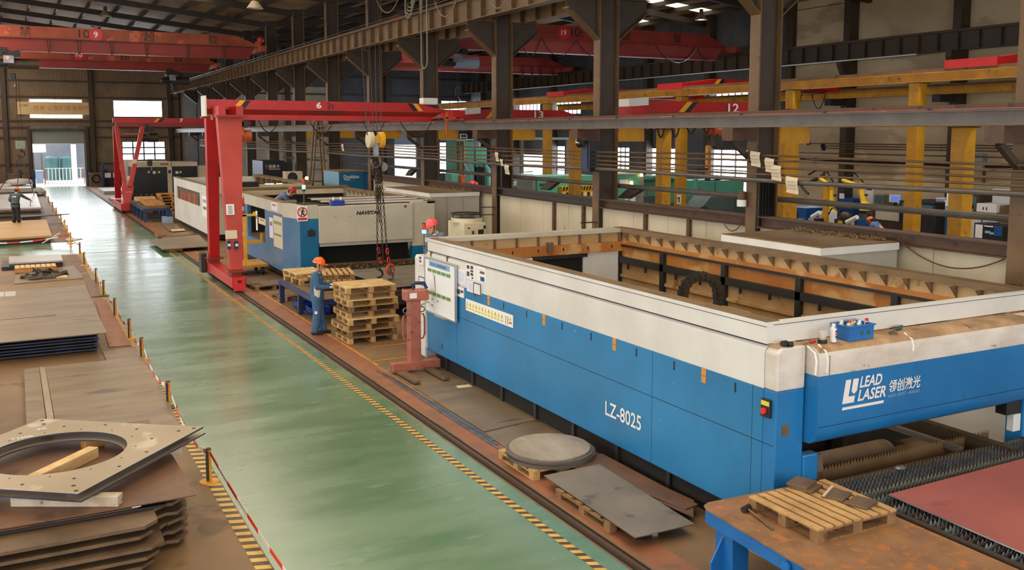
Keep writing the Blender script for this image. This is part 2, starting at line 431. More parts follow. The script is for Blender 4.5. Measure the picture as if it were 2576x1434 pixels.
# far wall of the left bay with a gate opening, two high windows and one low window
fw = MB()
def wall_y(mb, Y, th, x0, x1, z0, z1, holes, mi=0):
    xs = sorted({x0, x1, *[h[0] for h in holes], *[h[1] for h in holes]}); zs = sorted({z0, z1, *[h[2] for h in holes], *[h[3] for h in holes]})
    for i in range(len(xs)-1):
        for j in range(len(zs)-1):
            cx, cz = (xs[i]+xs[i+1])/2, (zs[j]+zs[j+1])/2
            if not any(h[0] < cx < h[1] and h[2] < cz < h[3] for h in holes):
                mb.box((xs[i], Y, zs[j]), (xs[i+1], Y+th, zs[j+1]), mi)
def wall_x(mb, X, th, y0, y1, z0, z1, holes, mi=0):
    n = len(mb.v); wall_y(mb, 0, th, y0, y1, z0, z1, holes, mi)
    for v in mb.v[n:]: v.x, v.y = X+v.y, v.x
WIN = [(1.67, 5.72, 5.82, 7.42), (8.2, 12.2, 6.0, 7.4), (8.75, 12.35, 2.2, 3.85)]
DOOR = (1.75, 5.72, 0.0, 4.9)
wall_y(fw, YF, 0.25, XL, 13.9, 0, 13.2, WIN+[DOOR]); fw.build('wall_far', 'far_wall_sheet', kind='structure')
def win_y(n, Y, w, nx, nz, bar=0.06):
    g = MB().box((w[0], Y+0.10, w[2]), (w[1], Y+0.14, w[3])).build('window_%d' % n, 'window_glow', kind='structure')
    f = MB()
    for i in range(nx+1):
        x = w[0]+(w[1]-w[0])*i/nx; f.bx((x, Y+0.05, (w[2]+w[3])/2), (bar, 0.08, w[3]-w[2]+bar))
    for j in range(nz+1):
        z = w[2]+(w[3]-w[2])*j/nz; f.bx(((w[0]+w[1])/2, Y+0.05, z), (w[1]-w[0]+bar, 0.06, bar))
    f.build('window_frame', 'window_bar', g); return g
def win_x(n, X, w, ny, nz, bar=0.07):
    g = MB().box((X+0.10, w[0], w[2]), (X+0.14, w[1], w[3])).build('window_%d' % n, 'window_glow', kind='structure')
    f = MB()
    for i in range(ny+1):
        y = w[0]+(w[1]-w[0])*i/ny; f.bx((X+0.04, y, (w[2]+w[3])/2), (0.08, bar, w[3]-w[2]+bar))
    for j in range(nz+1):
        z = w[2]+(w[3]-w[2])*j/nz; f.bx((X+0.05, (w[0]+w[1])/2, z), (0.06, w[1]-w[0]+bar, bar))
    f.build('window_frame', 'window_bar', g); return g
win_y(1, YF, WIN[0], 4, 1, .04); win_y(2, YF, WIN[1], 1, 1, .04); win_y(3, YF, WIN[2], 4, 3, .12)
# girts, posts and flashing of the far wall
tr = MB()
for z in (5.55, 7.55, 8.9, 10.3): tr.box((XL, YF-0.12, z), (13.6, YF, z+0.12))
for x0, x1 in ((XL, 1.5), (5.95, 13.6)):
    for z in (1.9, 4.15, 5.0): tr.box((x0, YF-0.12, z), (x1, YF, z+0.12))
tr.build('trim_1', 'dark_steel', kind='structure')
tr = MB()
for x in (-8.5, -4.5, -0.2, 6.4, 12.8): tr.box((x-0.17, YF-0.35, 0), (x+0.17, YF-0.12, 12))
for x in (1.5, 5.95): tr.box((x-0.12, YF-0.3, 0), (x+0.12, YF, 5.15))
tr.build('trim_2', 'dark_steel', kind='structure')
# roller shutter of the gate, rolled up
sh = MB()
for i in range(24): sh.cyl((1.75, YF+0.06, 3.72+i*0.05), (5.72, YF+0.06, 3.72+i*0.05), 0.035, n=8)
sh.box((1.75, YF+0.02, 3.62), (5.72, YF+0.1, 3.70))
d1 = sh.build('door_1', 'aluminium', kind='structure', smooth=True)
MB().cyl((1.6, YF-0.12, 4.95), (5.86, YF-0.12, 4.95), 0.22, n=16).build('shutter_roll', 'grey_steel', d1, smooth=True)
# far wall of the right bay, with pale sheeting next to the columns
SW = [(29.55, 31.6, 0, 4.95), (33.8, 35.9, 1.0, 3.75), (34.0, 36.5, 6.62, 7.42)]
fr = MB(); wall_y(fr, YR, 0.25, 23.7, XR, 0, 13.2, SW); fr.build('wall_far_right', 'grey_sheet', kind='structure')
fr = MB().box((13.9, YR, 0), (23.7, YR+0.25, 8.35)); fr.build('wall_far_pale', 'beige_sheet', kind='structure')
MB().box((13.9, YR, 8.35), (23.7, YR+0.25, 13.2)).build('wall_far_upper', 'grey_sheet', kind='structure')
MB().box((13.65, YR, 0), (13.9, YF, 13.2)).build('wall_divider', 'wall_dark', kind='structure')
win_y(4, YR, SW[1], 3, 3); win_y(5, YR, SW[2], 3, 1, .05)
sh = MB()
for i in range(28): sh.box((29.55, YR+0.02, 3.55+i*0.05), (31.6, YR+0.05+0.02*(i % 2), 3.6+i*0.05))
sh.build('door_2', 'light_blue_grey', kind='structure')
tr = MB()
for z in (6.3, 7.7, 9.2): tr.box((14, YR-0.1, z), (XR, YR, z+0.12))
for x in (20.3, 24.6, 28.9, 32.6): tr.box((x-0.2, YR-0.35, 0), (x+0.2, YR-0.1, 12))
tr.build('trim_3', 'dark_steel', kind='structure')
# right wall: sheeting far away, plastered panels near
XW = 36.8
RW = [(65.2, 68.7, 5.95, 6.95), (59.2, 62.8, 5.95, 6.85), (41.5, 44.3, 6.45, 6.85), (59.1, 62.6, 1.2, 3.6), (53.0, 54.6, 1.2, 3.6),
      (47.5, 50.9, 1.2, 3.6), (41.2, 44.9, 1.2, 3.6), (64.8, 68.7, 0.0, 2.85)]
rw = MB(); wall_x(rw, XW, 0.25, 38.2, YR+0.25, 0, 13.2, RW); rw.build('wall_right', 'grey_sheet_y', kind='structure')
MB().box((XW, Y0, 0), (XW+0.25, 38.2, 13.2)).build('wall_right_near', 'plaster', kind='structure')
for i, w in enumerate(RW[:7]): win_x(6+i, XW, w, 6 if i < 2 else (5 if i == 2 else 3), 1 if i < 3 else 4)
sh = MB()
for i in range(40): sh.box((XW+0.02, 64.8, 2.85+i*0.05), (XW+0.05+0.02*(i % 2), 68.7, 2.9+i*0.05))
sh.build('door_3', 'grey_steel', kind='structure')
tr = MB()
for y in (33.95-6.1*k for k in range(0, 6)): tr.box((XW-0.6, y-0.2, 0), (XW, y+0.2, 12.2))
tr.box((XW-0.3, 37.9, 0), (XW, 38.4, 12.2))
for k in range(1, 7): tr.box((XW-0.5, 38.4+6.1*k-0.2, 0), (XW, 38.4+6.1*k+0.2, 12.2))
tr.build('trim_4', 'dark_steel', kind='structure')
tr = MB()
for z in (7.3, 9.0, 10.9): tr.box((XW-0.03, 8, z), (XW, 37.9, z+0.03))
tr.build('trim_5', 'dark_steel', kind='structure')
# left wall and near wall (outside the picture) with window bands; near openings added for light
LW = [(y, y+5.0, 3.2, 7.0) for y in range(-4, 76, 6)]
lw = MB(); wall_x(lw, XL-0.25, 0.25, Y0, YF, 0, 13.2, LW); lw.build('wall_left', 'far_wall_sheet', kind='structure')
NW = [(-9.0, 13.0, 2.4, 10.0), (16.0, 34.0, 2.4, 10.0)]
nw = MB(); wall_y(nw, Y0-0.25, 0.25, XL-0.25, XW+0.25, 0, 13.2, NW); nw.build('wall_near', 'far_wall_sheet', kind='structure')
# roof: two pitched bays, sheets on purlins on rafters, a row of roof lights
def roof(x0, x1, y0, y1, ze, zr, name, lights, xm=None):
    sl = (zr-ze)/(x1-xm) if xm is not None else 0; xm = (x0+x1)/2 if xm is None else xm; z0 = zr-sl*(xm-x0) if sl else ze; r = MB()
    holes = []
    for (xa, za, xb, zb) in ((x0, z0, xm, zr), (xm, zr, x1, ze)):
        r.prism([(xa, y0, za), (xb, y0, zb), (xb, y0, zb+.06), (xa, y0, za+.06)], (0, y1-y0, 0))
    ce = r.build(name, 'roof_sheet', kind='structure')
    zz = lambda x: zr-(zr-ze)*abs(x-xm)/(x1-xm)
    for k in range(int((y1-y0)/5.97)+1):
        y = 9.26-5.97*4+5.97*k
        if not y0 < y < y1: continue
        q = MB()
        for xa, xb in ((x0, xm), (xm, x1)):
            q.prism([(xa, y-.14, zz(xa)-.30), (xb, y-.14, zz(xb)-.30), (xb, y-.14, zz(xb)-.60), (xa, y-.14, zz(xa)-.60)], (0, .28, 0))
        q.build('rafter', 'roof_steel', ce)
    n = int((x1-x0)/1.5)
    for i in range(1, n):
        x = x0+(x1-x0)*i/n
        MB().box((x-.045, y0, zz(x)-.26), (x+.045, y1, zz(x)-.02)).build('purlin', 'roof_steel', ce)
    for (x, y, sx, sy) in lights:
        q = MB(); za, zb = zz(x-sx/2)-.012, zz(x+sx/2)-.012
        q.prism([(x-sx/2, y-sy/2, za), (x+sx/2, y-sy/2, zb), (x+sx/2, y-sy/2, zb+.008), (x-sx/2, y-sy/2, za+.008)], (0, sy, 0))
        q.build('roof_light_panel', 'roof_daylight' if x < 13 else 'skylight_glow', ce)
    return ce, zz
ceil_l, zl = roof(XL-.25, 13.75, Y0-.25, YF+.25, 11.3, 13.1, 'ceiling', [(x, 9.26+5.97*k+3.0, 1.25, 4.9) for k in range(-2, 7) for x in (-1.55, 3.6, 6.2, 8.8)], xm=-4.0)
pts = []
for x, y in ((1650, 4), (1702, 14), (1757, 25), (1608, 54)):
    z = 11.8
    for _ in range(8): q = gz(x, y, z-.02); z = 12.6-1.3*abs(q.x-25.4)/11.65
    pts.append(q)
ceil_r, zr_ = roof(13.75, XW+.25, Y0-.25, YR+.25, 11.3, 12.6, 'ceiling_right', [(q.x, q.y, 1.25, 1.1) for q in pts])

# ================================================================== YARD BEYOND THE FAR GATE
MB().box((-6, YF+.3, -.25), (16, 122, -.02)).build('yard', 'yard_concrete', kind='structure')
MB().box((-6, 108, 0), (16, 108.3, 8.0)).build('wall_yard', 'yard_wall', kind='structure')
for px_, lab in ((132, 'squat teal storage tank in the yard, left one behind the white fence'), (170, 'squat teal storage tank in the yard, right one behind the white fence')):
    b = gy(px_, 430, 104.0); t = thing('storage_tank', lab, 'tank', (b.x, 104, -.02), 'tanks in the yard')
    MB().cyl((b.x, 104, -.02), (b.x, 104, 2.1), .62, n=20).build('shell', 'tank_teal', t, smooth=True)
    MB().ball((b.x, 104, 2.1), (.62, .62, .25), 20, zmin=0).build('dome', 'tank_teal', t, smooth=True)
f0, f1 = gy(114, 460, 95.0), gy(213, 460, 95.0)
t = thing('barrier_fence', 'low white metal barrier with orange posts standing outside the far gate', 'fence', (f0.x, 95, -.02))
zt = gy(114, 424, 95).z
MB().bx(((f0.x+f1.x)/2, 95, zt), (f1.x-f0.x, .06, .06)).build('top_rail', 'white_paint', t)
MB().bx(((f0.x+f1.x)/2, 95, .1), (f1.x-f0.x, .06, .06)).build('bottom_rail', 'white_paint', t)
for i in range(12):
    x = f0.x+(f1.x-f0.x)*i/11
    MB().bx((x, 95, (zt)/2), (.07 if i else .1, .05, zt)).build('picket', 'hoist_orange' if i in (0, 11) else 'white_paint', t)
b = gy(186, 400, 100)
tag(MB().box((b.x-.22, 99.8, -.02), (b.x+.22, 100.2, 5.2)).build('yard_post', 'white_paint'), 'thick white post standing in the yard behind the fence', 'post')
b = gy(95, 405, 106); tag(MB().box((b.x-.75, 105.6, 2.7), (b.x+.75, 106.2, 4.4)).build('yard_lightbox', 'lamp_white'), 'bright white panel glowing in the yard, left side of the gate', 'panel')
MB().box((b.x-.4, 105.8, 0), (b.x-.3, 105.9, 2.7)).build('leg', 'grey_steel', bpy.data.objects['yard_lightbox']); MB().box((b.x+.3, 105.8, 0), (b.x+.4, 105.9, 2.7)).build('leg', 'grey_steel', bpy.data.objects['yard_lightbox'])
b = gz(95, 452, 0); t = thing('yard_cabinet', 'small pale blue cabinet in the yard at the left gate jamb', 'cabinet', (b.x, 98, -.02))
MB().box((b.x-.3, 97.8, -.02), (b.x+.3, 98.3, 1.1)).build('body', 'light_blue_grey', t); MB().box((b.x-.33, 97.75, 1.1), (b.x+.33, 98.35, 1.16)).build('lid', 'white_paint', t)
# banner across the left high window
t = thing('banner', 'long cream banner with orange characters hung across the left high window', 'banner', (3.7, YF-.4, 6.1))
a, b = gy(42, 255, YF-.4), gy(228, 289, YF-.4)
MB().box((a.x, YF-.145, 6.12), (b.x, YF-.122, 7.65)).build('cloth', 'banner', t) if False else MB().box((a.x, YF-.145, 6.12), (b.x, YF-.122, 7.18)).build('cloth', 'banner', t)
text('改善 让我们更有尊严', 'lettering', 'banner_text', t, (1.95, YF-.145, 6.48), (1, 0, 0), (0, 0, 1), 4.3, .42, th=.006)
text('LOKE', 'lettering', 'ink', t, (.95, YF-.145, 6.78), (1, 0, 0), (0, 0, 1), .62, .2, th=.006)
for x in (.7, 3.6, 6.2): MB().tube([(x, YF-.135, 7.15), (x, YF-.10, 7.60)], .02).build('cord', 'wire', t)
# things standing at the far wall beside the gate
for i, (px_, w, h, m, lab) in enumerate(((36, .9, 1.25, 'offcut_brown', 'brown waste heap box at far wall left of the blue post'), (64, .6, 1.1, 'offcut_brown', 'brown waste box between the two blue posts left of the gate'), (236, 1.0, 1.2, 'offcut_brown', 'brown bin with round black hose beside the gate'))):
    b = gz(px_, 466, 0); t = thing('waste_box', lab, 'box', (b.x, 89.2, 0))
    MB().box((b.x-w/2, 88.8, 0), (b.x+w/2, 89.6, h)).build('body', m, t); MB().box((b.x-w/2-.03, 88.77, h-.1), (b.x+w/2+.03, 89.6, h-.02)).build('rim', 'wood_dark', t)
    if i == 2: MB().tube([(b.x+.32*math.cos(a), 88.75, .7+.32*math.sin(a)) for a in [k*PI/8 for k in range(16)]], .07, closed=True).build('hose', 'cable_black', t)
for px_, lab in ((51, 'blue post bolted to the far wall, leftmost of the set'), (82, 'blue post at the left jamb of the far gate'), (219, 'blue post at the right jamb of the far gate'), (262, 'blue rack post behind the red gantry foot')):
    b = gz(px_, 466, 0); tag(MB().box((b.x-.16, 89.3, 0), (b.x+.16, 89.64, 1.5)).build('bollard', 'deep_blue'), lab, 'post', 'blue posts along the far wall')
b = gz(275, 462, 0); t = thing('storage_rack', 'blue rack with white bags and cartons right of the far gate', 'rack', (b.x, 88.3, 0))
for x in (-.9, .9): MB().box((b.x+x-.06, 88.2, 0), (b.x+x+.06, 88.8, 2.0)).build('post', 'deep_blue', t)
for z in (.7, 1.35): MB().box((b.x-.9, 88.2, z), (b.x+.9, 88.8, z+.08)).build('shelf', 'deep_blue', t)
for x, z, w in ((-.55, .78, .5), (.1, .78, .45), (.6, 1.43, .4)):
    tag(MB().box((b.x+x-w/2, 88.3, z), (b.x+x+w/2, 88.7, z+.4)).build('carton', 'cloth_white'), 'white bag on the blue rack right of the gate, %s' % ('lower left' if x < 0 else ('lower right' if x < .5 else 'upper right')), 'bag', 'bags on the blue rack')

# ================================================================== COLUMN ROW BETWEEN THE BAYS
CX0, CX1 = 13.65, 14.25            # faces of the H columns
CYS = [9.26+5.97*k for k in range(13)]
def col_label(k):
    if k == 0: return 'dark brown steel H column at the right edge of the photo'
    if k == 1: return 'thick dark brown steel H column behind the grey boxed duct, second from right'
    if k == 2: return 'dark brown steel H column with a thin pale pipe up its right side'
    if k == 3: return 'dark brown steel H column with black cables and bent paper, beside the cream chiller'
    if k == 4: return 'dark brown steel H column rising behind the grey cabinet left of the chiller'
    if k == 5: return 'dark brown steel H column right behind the hanging chains'
    return 'dark brown steel H column, %s from right in the row, far down the hall' % NTH[k]
columns = []
for k, y in enumerate(CYS):
    t = thing('steel_column', col_label(k), 'column', (13.95, y, 0), 'steel columns between the two bays'); columns.append(t)
    MB().box((CX0, y-.15, 0), (CX0+.03, y+.15, 11.1)).build('flange', 'brown_steel', t)
    MB().box((CX1-.03, y-.15, 0), (CX1, y+.15, 11.1)).build('flange', 'brown_steel', t)
    MB().box((CX0+.03, y-.015, 0), (CX1-.03, y+.015, 11.1)).build('web', 'dark_steel', t)  # darker than the flanges, for the shade in the column's recess
    MB().box((CX0-.1, y-.25, 0), (CX1+.1, y+.25, .04)).build('base_plate', 'dark_steel', t)
    for s, x0, x1 in ((-1, CX0, 12.72), (1, CX1, 15.2)):      # tapered seats of the crane beams
        q = MB().prism([(x0, y-.01, 8.0), (x1, y-.01, 8.0), (x1, y-.01, 7.72), (x0, y-.01, 6.95)], (0, .02, 0), 1)  # bracket web takes the dark steel to show its shaded face
        q.prism([(x0, y-.15, 6.95), (x1, y-.15, 7.72), (x1, y-.15, 7.69), (x0, y-.15, 6.92)], (0, .30, 0))
        q.prism([(x0, y-.15, 7.98), (x1, y-.15, 7.98), (x1, y-.15, 8.01), (x0, y-.15, 8.01)], (0, .30, 0))
        q.build('beam_seat', ['brown_steel', 'dark_steel'], t)
    # low bracket of the half-gantry runway, and the yellow bracket on the other side
    q = MB().box((CX0, y-.16, 4.36), (12.98, y+.16, 4.62)); q.build('bracket', 'rust_steel', t)
    MB().bar((CX0, y, 3.95), (13.1, y, 4.36), .1, .1).build('bracket_brace', 'dark_steel', t)
    if k < 8: MB().box((CX1, y-.2, 4.30), (15.05, y+.2, 4.66)).build('yellow_bracket', 'yellow_steel', t)
    if k < 5:
        for z in (2.16, 1.92):
            MB().box((13.2, y-.02, z), (CX0, y+.02, z+.03)).build('peg', 'dark_steel', t)
# crane beams of the two bays: plate girders with stiffeners and a rail on top
def girder(name, X, y0, y1, zb, zt, w, m, lab, grp, rail=True, step=1.0, side=-1):
    t = thing(name, lab, 'beam', (X, y0, zb), grp)
    q = MB().box((X-w/2, y0, zt-.03), (X+w/2, y1, zt)).box((X-w/2, y0, zb), (X+w/2, y1, zb+.03)).box((X-.01, y0, zb+.03), (X+.01, y1, zt-.03))
    q.build('beam', m, t)
    if step:
        q = MB(); y = y0+.5
        while y < y1:
            q.box((X-w/2+.02, y-.008, zb+.03), (X+w/2-.02, y+.008, zt-.03)); y += step
        o = q.build('stiffener', m, t); o['kind'] = 'stuff'
    if rail: MB().box((X-.05, y0, zt), (X+.05, y1, zt+.1)).build('rail', 'rail_steel', t)
    return t
girder('crane_beam', 13.02, -6, 89.8, 8.01, 8.70, .34, 'brown_steel', 'brown ribbed crane beam running from top centre down to the far wall', 'crane beams')
girder('crane_beam', 14.92, -6, 77.8, 8.01, 8.70, .34, 'brown_steel', 'brown ribbed crane beam behind the column row carrying the dull red cranes', 'crane beams')
girder('crane_beam', 36.0, 8, 77.8, 8.05, 8.85, .34, 'dark_steel', 'dark ribbed crane beam high along the right wall', 'crane beams')
for k, y in enumerate(33.95-6.1*k for k in range(0, 5)):
    q = MB().prism([(XW-.6, y-.15, 8.05), (35.75, y-.15, 8.05), (35.75, y-.15, 7.8), (XW-.6, y-.15, 7.0)], (0, .3, 0))
    tag(q.build('wall_bracket', 'dark_steel'), 'dark tapered bracket carrying the crane beam on the right wall, %s from the right edge' % NTH[4-k], 'bracket', 'brackets on the right wall')
# conduits and thin cable run along the top of the near crane beam
tag(MB().tube([(12.86, -5, 8.84), (12.86, 89, 8.84)], .03).build('cable_tray', 'cable_grey'), 'thin pale conductor line along the top of the high brown crane beam', 'cable')
# half-gantry runway
RX = 13.1
t = thing('runway_beam', 'long grey brown I beam runway crossing the whole photo at mid height', 'beam', (RX, -4, 4.62))
MB().ib((RX, -4, 4.75), (RX, 88, 4.75), .24, .24, .03, .02).build('beam', 'grey_steel', t)
MB().box((RX-.09, -4, 4.87), (RX+.09, 88, 4.89)).box((RX-.03, -4, 4.89), (RX+.03, 88, 4.95)).build('rail', 'rust_steel', t)
MB().box((RX-.15, -4, 4.874), (RX-.135, 60, 4.888)).build('conductor', 'crane_orange', t)
for i in range(16):
    y = 6+i*2.2; MB().box((RX-.17, y-.02, 4.87), (RX-.09, y+.02, 4.90)).build('clip', 'black_steel', t)
# pipes along the columns
for i, (z, r) in enumerate(((4.05, .022), (3.95, .022), (3.82, .022), (3.70, .022), (3.58, .045))):
    pts = [(13.5, y+.01, z+.02*math.sin(y*.5+i)) for y in [-2+1.5*j for j in range(55)]]
    tag(MB().tube(pts, r, 8).build('pipe', 'brown_steel' if i < 4 else 'grey_steel', smooth=True), 'brown pipe running along the column row at mid height, %s of five' % (ORD[i] if i < 4 else 'lowest and thickest'), 'pipe', 'pipes along the column row')
tag(MB().tube([(14.42, -2+1.5*j, 3.12) for j in range(40)], .06, 8).build('pipe', 'grey_steel', smooth=True), 'thick grey brown pipe behind the columns above the low white wall', 'pipe')
# supports of that lower pipe
for (px_, lab) in ((1385, 'dark bent plate support under the thick pipe, left of the pale piped column'), (1590, 'dark bent plate support under the thick pipe, right of the pale piped column'), (1035, 'dark slanted support under the thick pipe, seen against the bright shutter door')):
    y = 14.42*rat(px_); q = MB().prism([(14.34, y-.5, 3.06), (14.34, y+.1, 3.06), (14.34, y+.55, 2.8), (14.34, y+.1, 2.8)], (.16, 0, 0))
    tag(q.build('pipe_support', 'dark_steel'), lab, 'support', 'supports of the thick pipe')
# thin pipe up the third column and down pipes up the wall of the fourth
tag(MB().tube([gx(1549, 575, 14.35).to_tuple(), gx(1549, -20, 14.35).to_tuple()], .035, 8).build('down_pipe', 'cable_grey', smooth=True), 'thin pale vertical pipe fixed to the right side of a column behind the blue machine', 'pipe')
for (px_, ya, yb, lab) in ((838, -10, 330, 'tall thin rusty pole standing behind the high brown crane beam'), (1096, 92, 300, 'thin pale vertical pipe right of the column above the red gantry end')):
    X = 14.5; y = X*rat(px_)
    tag(MB().tube([(X, y, 4.7 if px_ < 1000 else .0), (X, y, 11.2 if px_ < 1000 else 7.9)], .07 if px_ < 1000 else .045, 8).build('down_pipe', 'wood_orange' if px_ < 1000 else 'cable_grey', smooth=True), lab, 'pipe')
# black cables down the fourth column and the right ones
for k, n, lab in ((3, 5, 'black cable'), (1, 6, 'dark conduit')):
    y = CYS[k]
    for i in range(n):
        x = CX0+.10+.40*i/(n-1)
        tag(MB().tube([(x, y-.12, .3), (x, y-.12, 3.55)], .022, 6).build('conduit', 'cable_grey' if (k == 1 and i in (0,)) or (k == 3 and i == 1) else 'cable_black', smooth=True),
            '%s running up the face of the %s, %s from left' % (lab, 'column beside the cream chiller' if k == 3 else 'column behind the boxed duct', NTH[i]), 'cable', 'conduits on the columns')
# papers hanging from the pipes
for (px_, y_, w, h, lab) in ((1900, 402, .28, .30, 'white paper tied to the pipes, upper left of three by the thick column'), (1936, 418, .26, .28, 'white paper tied to the pipes, middle of three by the thick column'), (1952, 437, .28, .30, 'brownish paper tied to the pipes, lower right of three by the thick column'), (1992, 468, .32, .32, 'cream paper sign with printed title hanging under the lowest pipe'),
                          (1250, 396, .22, .28, 'curled paper hung on the pipes, upper one at the column by the chiller'), (1262, 410, .18, .2, 'small curled paper hung on the pipes by the chiller column'), (1275, 428, .3, .28, 'bent paper hung under the pipes over the cables by the chiller'), (862, 372, .3, .3, 'pale paper hung on the pipes left of the chains')):
    c = gx(px_, y_, 13.42); t = thing('paper_sheet', lab, 'paper', tuple(c), 'papers hung on the pipes')
    q = MB(); n = 5; pts = [(c.x-.02*math.sin(i*1.1), c.z+h/2-h*i/n) for i in range(n+1)]
    for i in range(n):
        q.add([(pts[i][0], c.y-w/2, pts[i][1]), (pts[i][0], c.y+w/2, pts[i][1]+.03), (pts[i+1][0], c.y+w/2, pts[i+1][1]+.03), (pts[i+1][0], c.y-w/2, pts[i+1][1])], [(0, 1, 2, 3)])
    q.build('sheet', 'paper_tan', t)
    q = MB()
    for i in range(3): q.box((c.x-.035, c.y-w*.36, c.z+h*.26-i*.07), (c.x-.025, c.y+w*.36, c.z+h*.28-i*.07))
    q.build('print', 'ink_brown', t)
    MB().tube([(13.46, c.y, c.z+h/2), (13.5, c.y, 4.05 if c.z > 3.6 else 3.6)], .006, 4).build('tie', 'wire', t)
# low wall of cream panels under a brown beam
lwy = [CYS[k] for k in range(6)]
for k in range(5):
    y0, y1 = CYS[k]+.16, CYS[k+1]-.16
    nm = ['between the right edge column and the thick column', 'between the thick column and the pale piped column', 'between the pale piped column and the cable column', 'behind the grey cabinet left of the cable column', 'left of the grey cabinet under the shutter door'][k]
    t = thing('partition_wall', 'low cream panel wall '+nm, 'partition', (13.8, y0, 0), 'low panel wall along the columns')
    n = 4; xs = [y0+(y1-y0)*i/n for i in range(n+1)]
    for i in range(n): MB().box((13.78, xs[i]+.006, 0), (13.86, xs[i+1]-.006, 2.56)).build('panel', 'panel_cream', t)
    MB().ib((13.82, y0, 2.68), (13.82, y1, 2.68), .3, .24, .025, .02).build('top_beam', 'rust_steel' if k != 2 else 'dark_steel', t)
    for f in ((.62, .9) if k == 2 else ((.35, .65) if k == 1 else ())):
        y = y1-(y1-y0)*f; MB().box((13.70, y-.05, 0), (13.78, y+.05, 2.56)).build('stud', 'rust_steel', t)
# wire sagging on the panels
for (a, b, s, X, lab) in (((2258, 600), (2530, 650), .32, 13.7, 'thin wire sagging across the cream panels near the right edge'), ((1815, 548), (1868, 556), .25, 13.68, 'thin wire loop hanging under the brown beam left of the thick column')):
    tag(MB().tube(hang(gx(*a, X), gx(*b, X), s, 14), .012, 5).build('hanging_wire', 'rust_steel'), lab, 'wire')
# dome camera and small wall box on the third column
p = gx(1458, 362, 13.2); t = thing('dome_camera', 'white and black dome camera on an arm beside the pale piped column', 'camera', tuple(p))
MB().cyl((p.x, p.y, p.z+.02), (p.x, p.y, p.z+.2), .11, .09, 16).build('housing', 'plastic_white', t, smooth=True)
MB().ball((p.x, p.y, p.z+.02), (.105, .105, -.12), 14, zmin=0).build('dome', 'black_paint', t, smooth=True)
MB().tube([(p.x, p.y, p.z+.2), (p.x, p.y, p.z+.3), (p.x+.3, p.y, p.z+.34), (CX0, CYS[2]+.1, p.z+.34)], .025, 8).build('arm', 'plastic_white', t, smooth=True)
p = gx(1490, 395, 13.45); t = thing('wall_box', 'dark blue tall box on the column beside the dome camera', 'box', tuple(p))
MB().box((13.3, p.y-.1, p.z-.38), (CX0, p.y+.32, p.z+.42)).build('body', 'machine_black', t); MB().box((13.28, p.y-.02, p.z-.3), (13.3, p.y+.24, p.z+.34)).build('door', 'deep_blue', t)
p = gx(1866, 500, 13.55); t = thing('beacon', 'small round red lamp on the pipe left of the thick column', 'lamp', tuple(p))
MB().cyl((p.x, p.y, p.z-.02), (p.x, p.y, p.z+.16), .09, .07, 14).build('lens', 'rust_steel', t, smooth=True); MB().cyl((p.x, p.y, p.z-.16), (p.x, p.y, p.z-.02), .1, n=14).build('base', 'plastic_white', t, smooth=True)
MB().box((p.x, p.y-.03, p.z-.1), (CX0+.05, p.y+.03, p.z-.04)).build('arm', 'dark_steel', t)

# ================================================================== OVERHEAD CRANES
def festoon(mb, pts, r=.02):
    for a, b, s in pts: mb.tube(hang(a, b, s, 12), r, 5)
def disc_number(t, c, r, s, sc=1.0, nx=(1, 0, 0), nn=(0, -1, 0)):
    c = Vector(c); MB().cyl(c, c+Vector(nn)*.02, r, n=28).build('number_disc', 'sign_red', t)
    w = r*(.62 if len(s) == 1 else 1.05)*sc; h = r*.95*sc
    text(s, 'number', 'white_paint', t, c+Vector(nn)*.02-Vector(nx)*(w/2)-Vector((0, 0, h/2)), nx, (0, 0, 1), w, h, bold=.02)
def bridge(lab, Y, x0, x1, zb, zm, zt, m1, m2, taperL, taperR, grp='red overhead cranes'):
    t = thing('overhead_crane', lab, 'crane', ((x0+x1)/2, Y, zb), grp)
    xa, xb = x0+taperL, x1-taperR
    pts = [(x0, Y-.22, zm), (x1, Y-.22, zm), (x1, Y-.22, zm+.12)] + ([(xb, Y-.22, zt)] if taperR else [(x1, Y-.22, zt)]) + ([(xa, Y-.22, zt)] if taperL else [(x0, Y-.22, zt)]) + [(x0, Y-.22, zm+.12)]
    MB().prism(pts, (0, .44, 0)).build('box_girder', m1, t)
    MB().prism([(x0+.3, Y-.20, zm), (x1-.3, Y-.20, zm), (x1-.6, Y-.20, zb), (x0+.6, Y-.20, zb)], (0, .40, 0)).box((x0+.6, Y-.3, zb-.03), (x1-.6, Y+.3, zb)).build('bottom_flange', m2, t)
    MB().box((x0, Y-.30, zm-.02), (x1, Y-.22, zm+.02)).build('ledge', m2, t)
    for x in (x0, x1):
        MB().box((x-.14, Y-1.3, zm-.26), (x+.14, Y+1.3, zm+.05)).build('end_carriage', m1, t)
        for s in (-1.0, 1.0): MB().cyl((x-.07, Y+s, 8.93 if zb > 7 else zb), (x+.07, Y+s, 8.93 if zb > 7 else zb), .13, n=14).build('wheel', 'dark_steel', t)
    return t
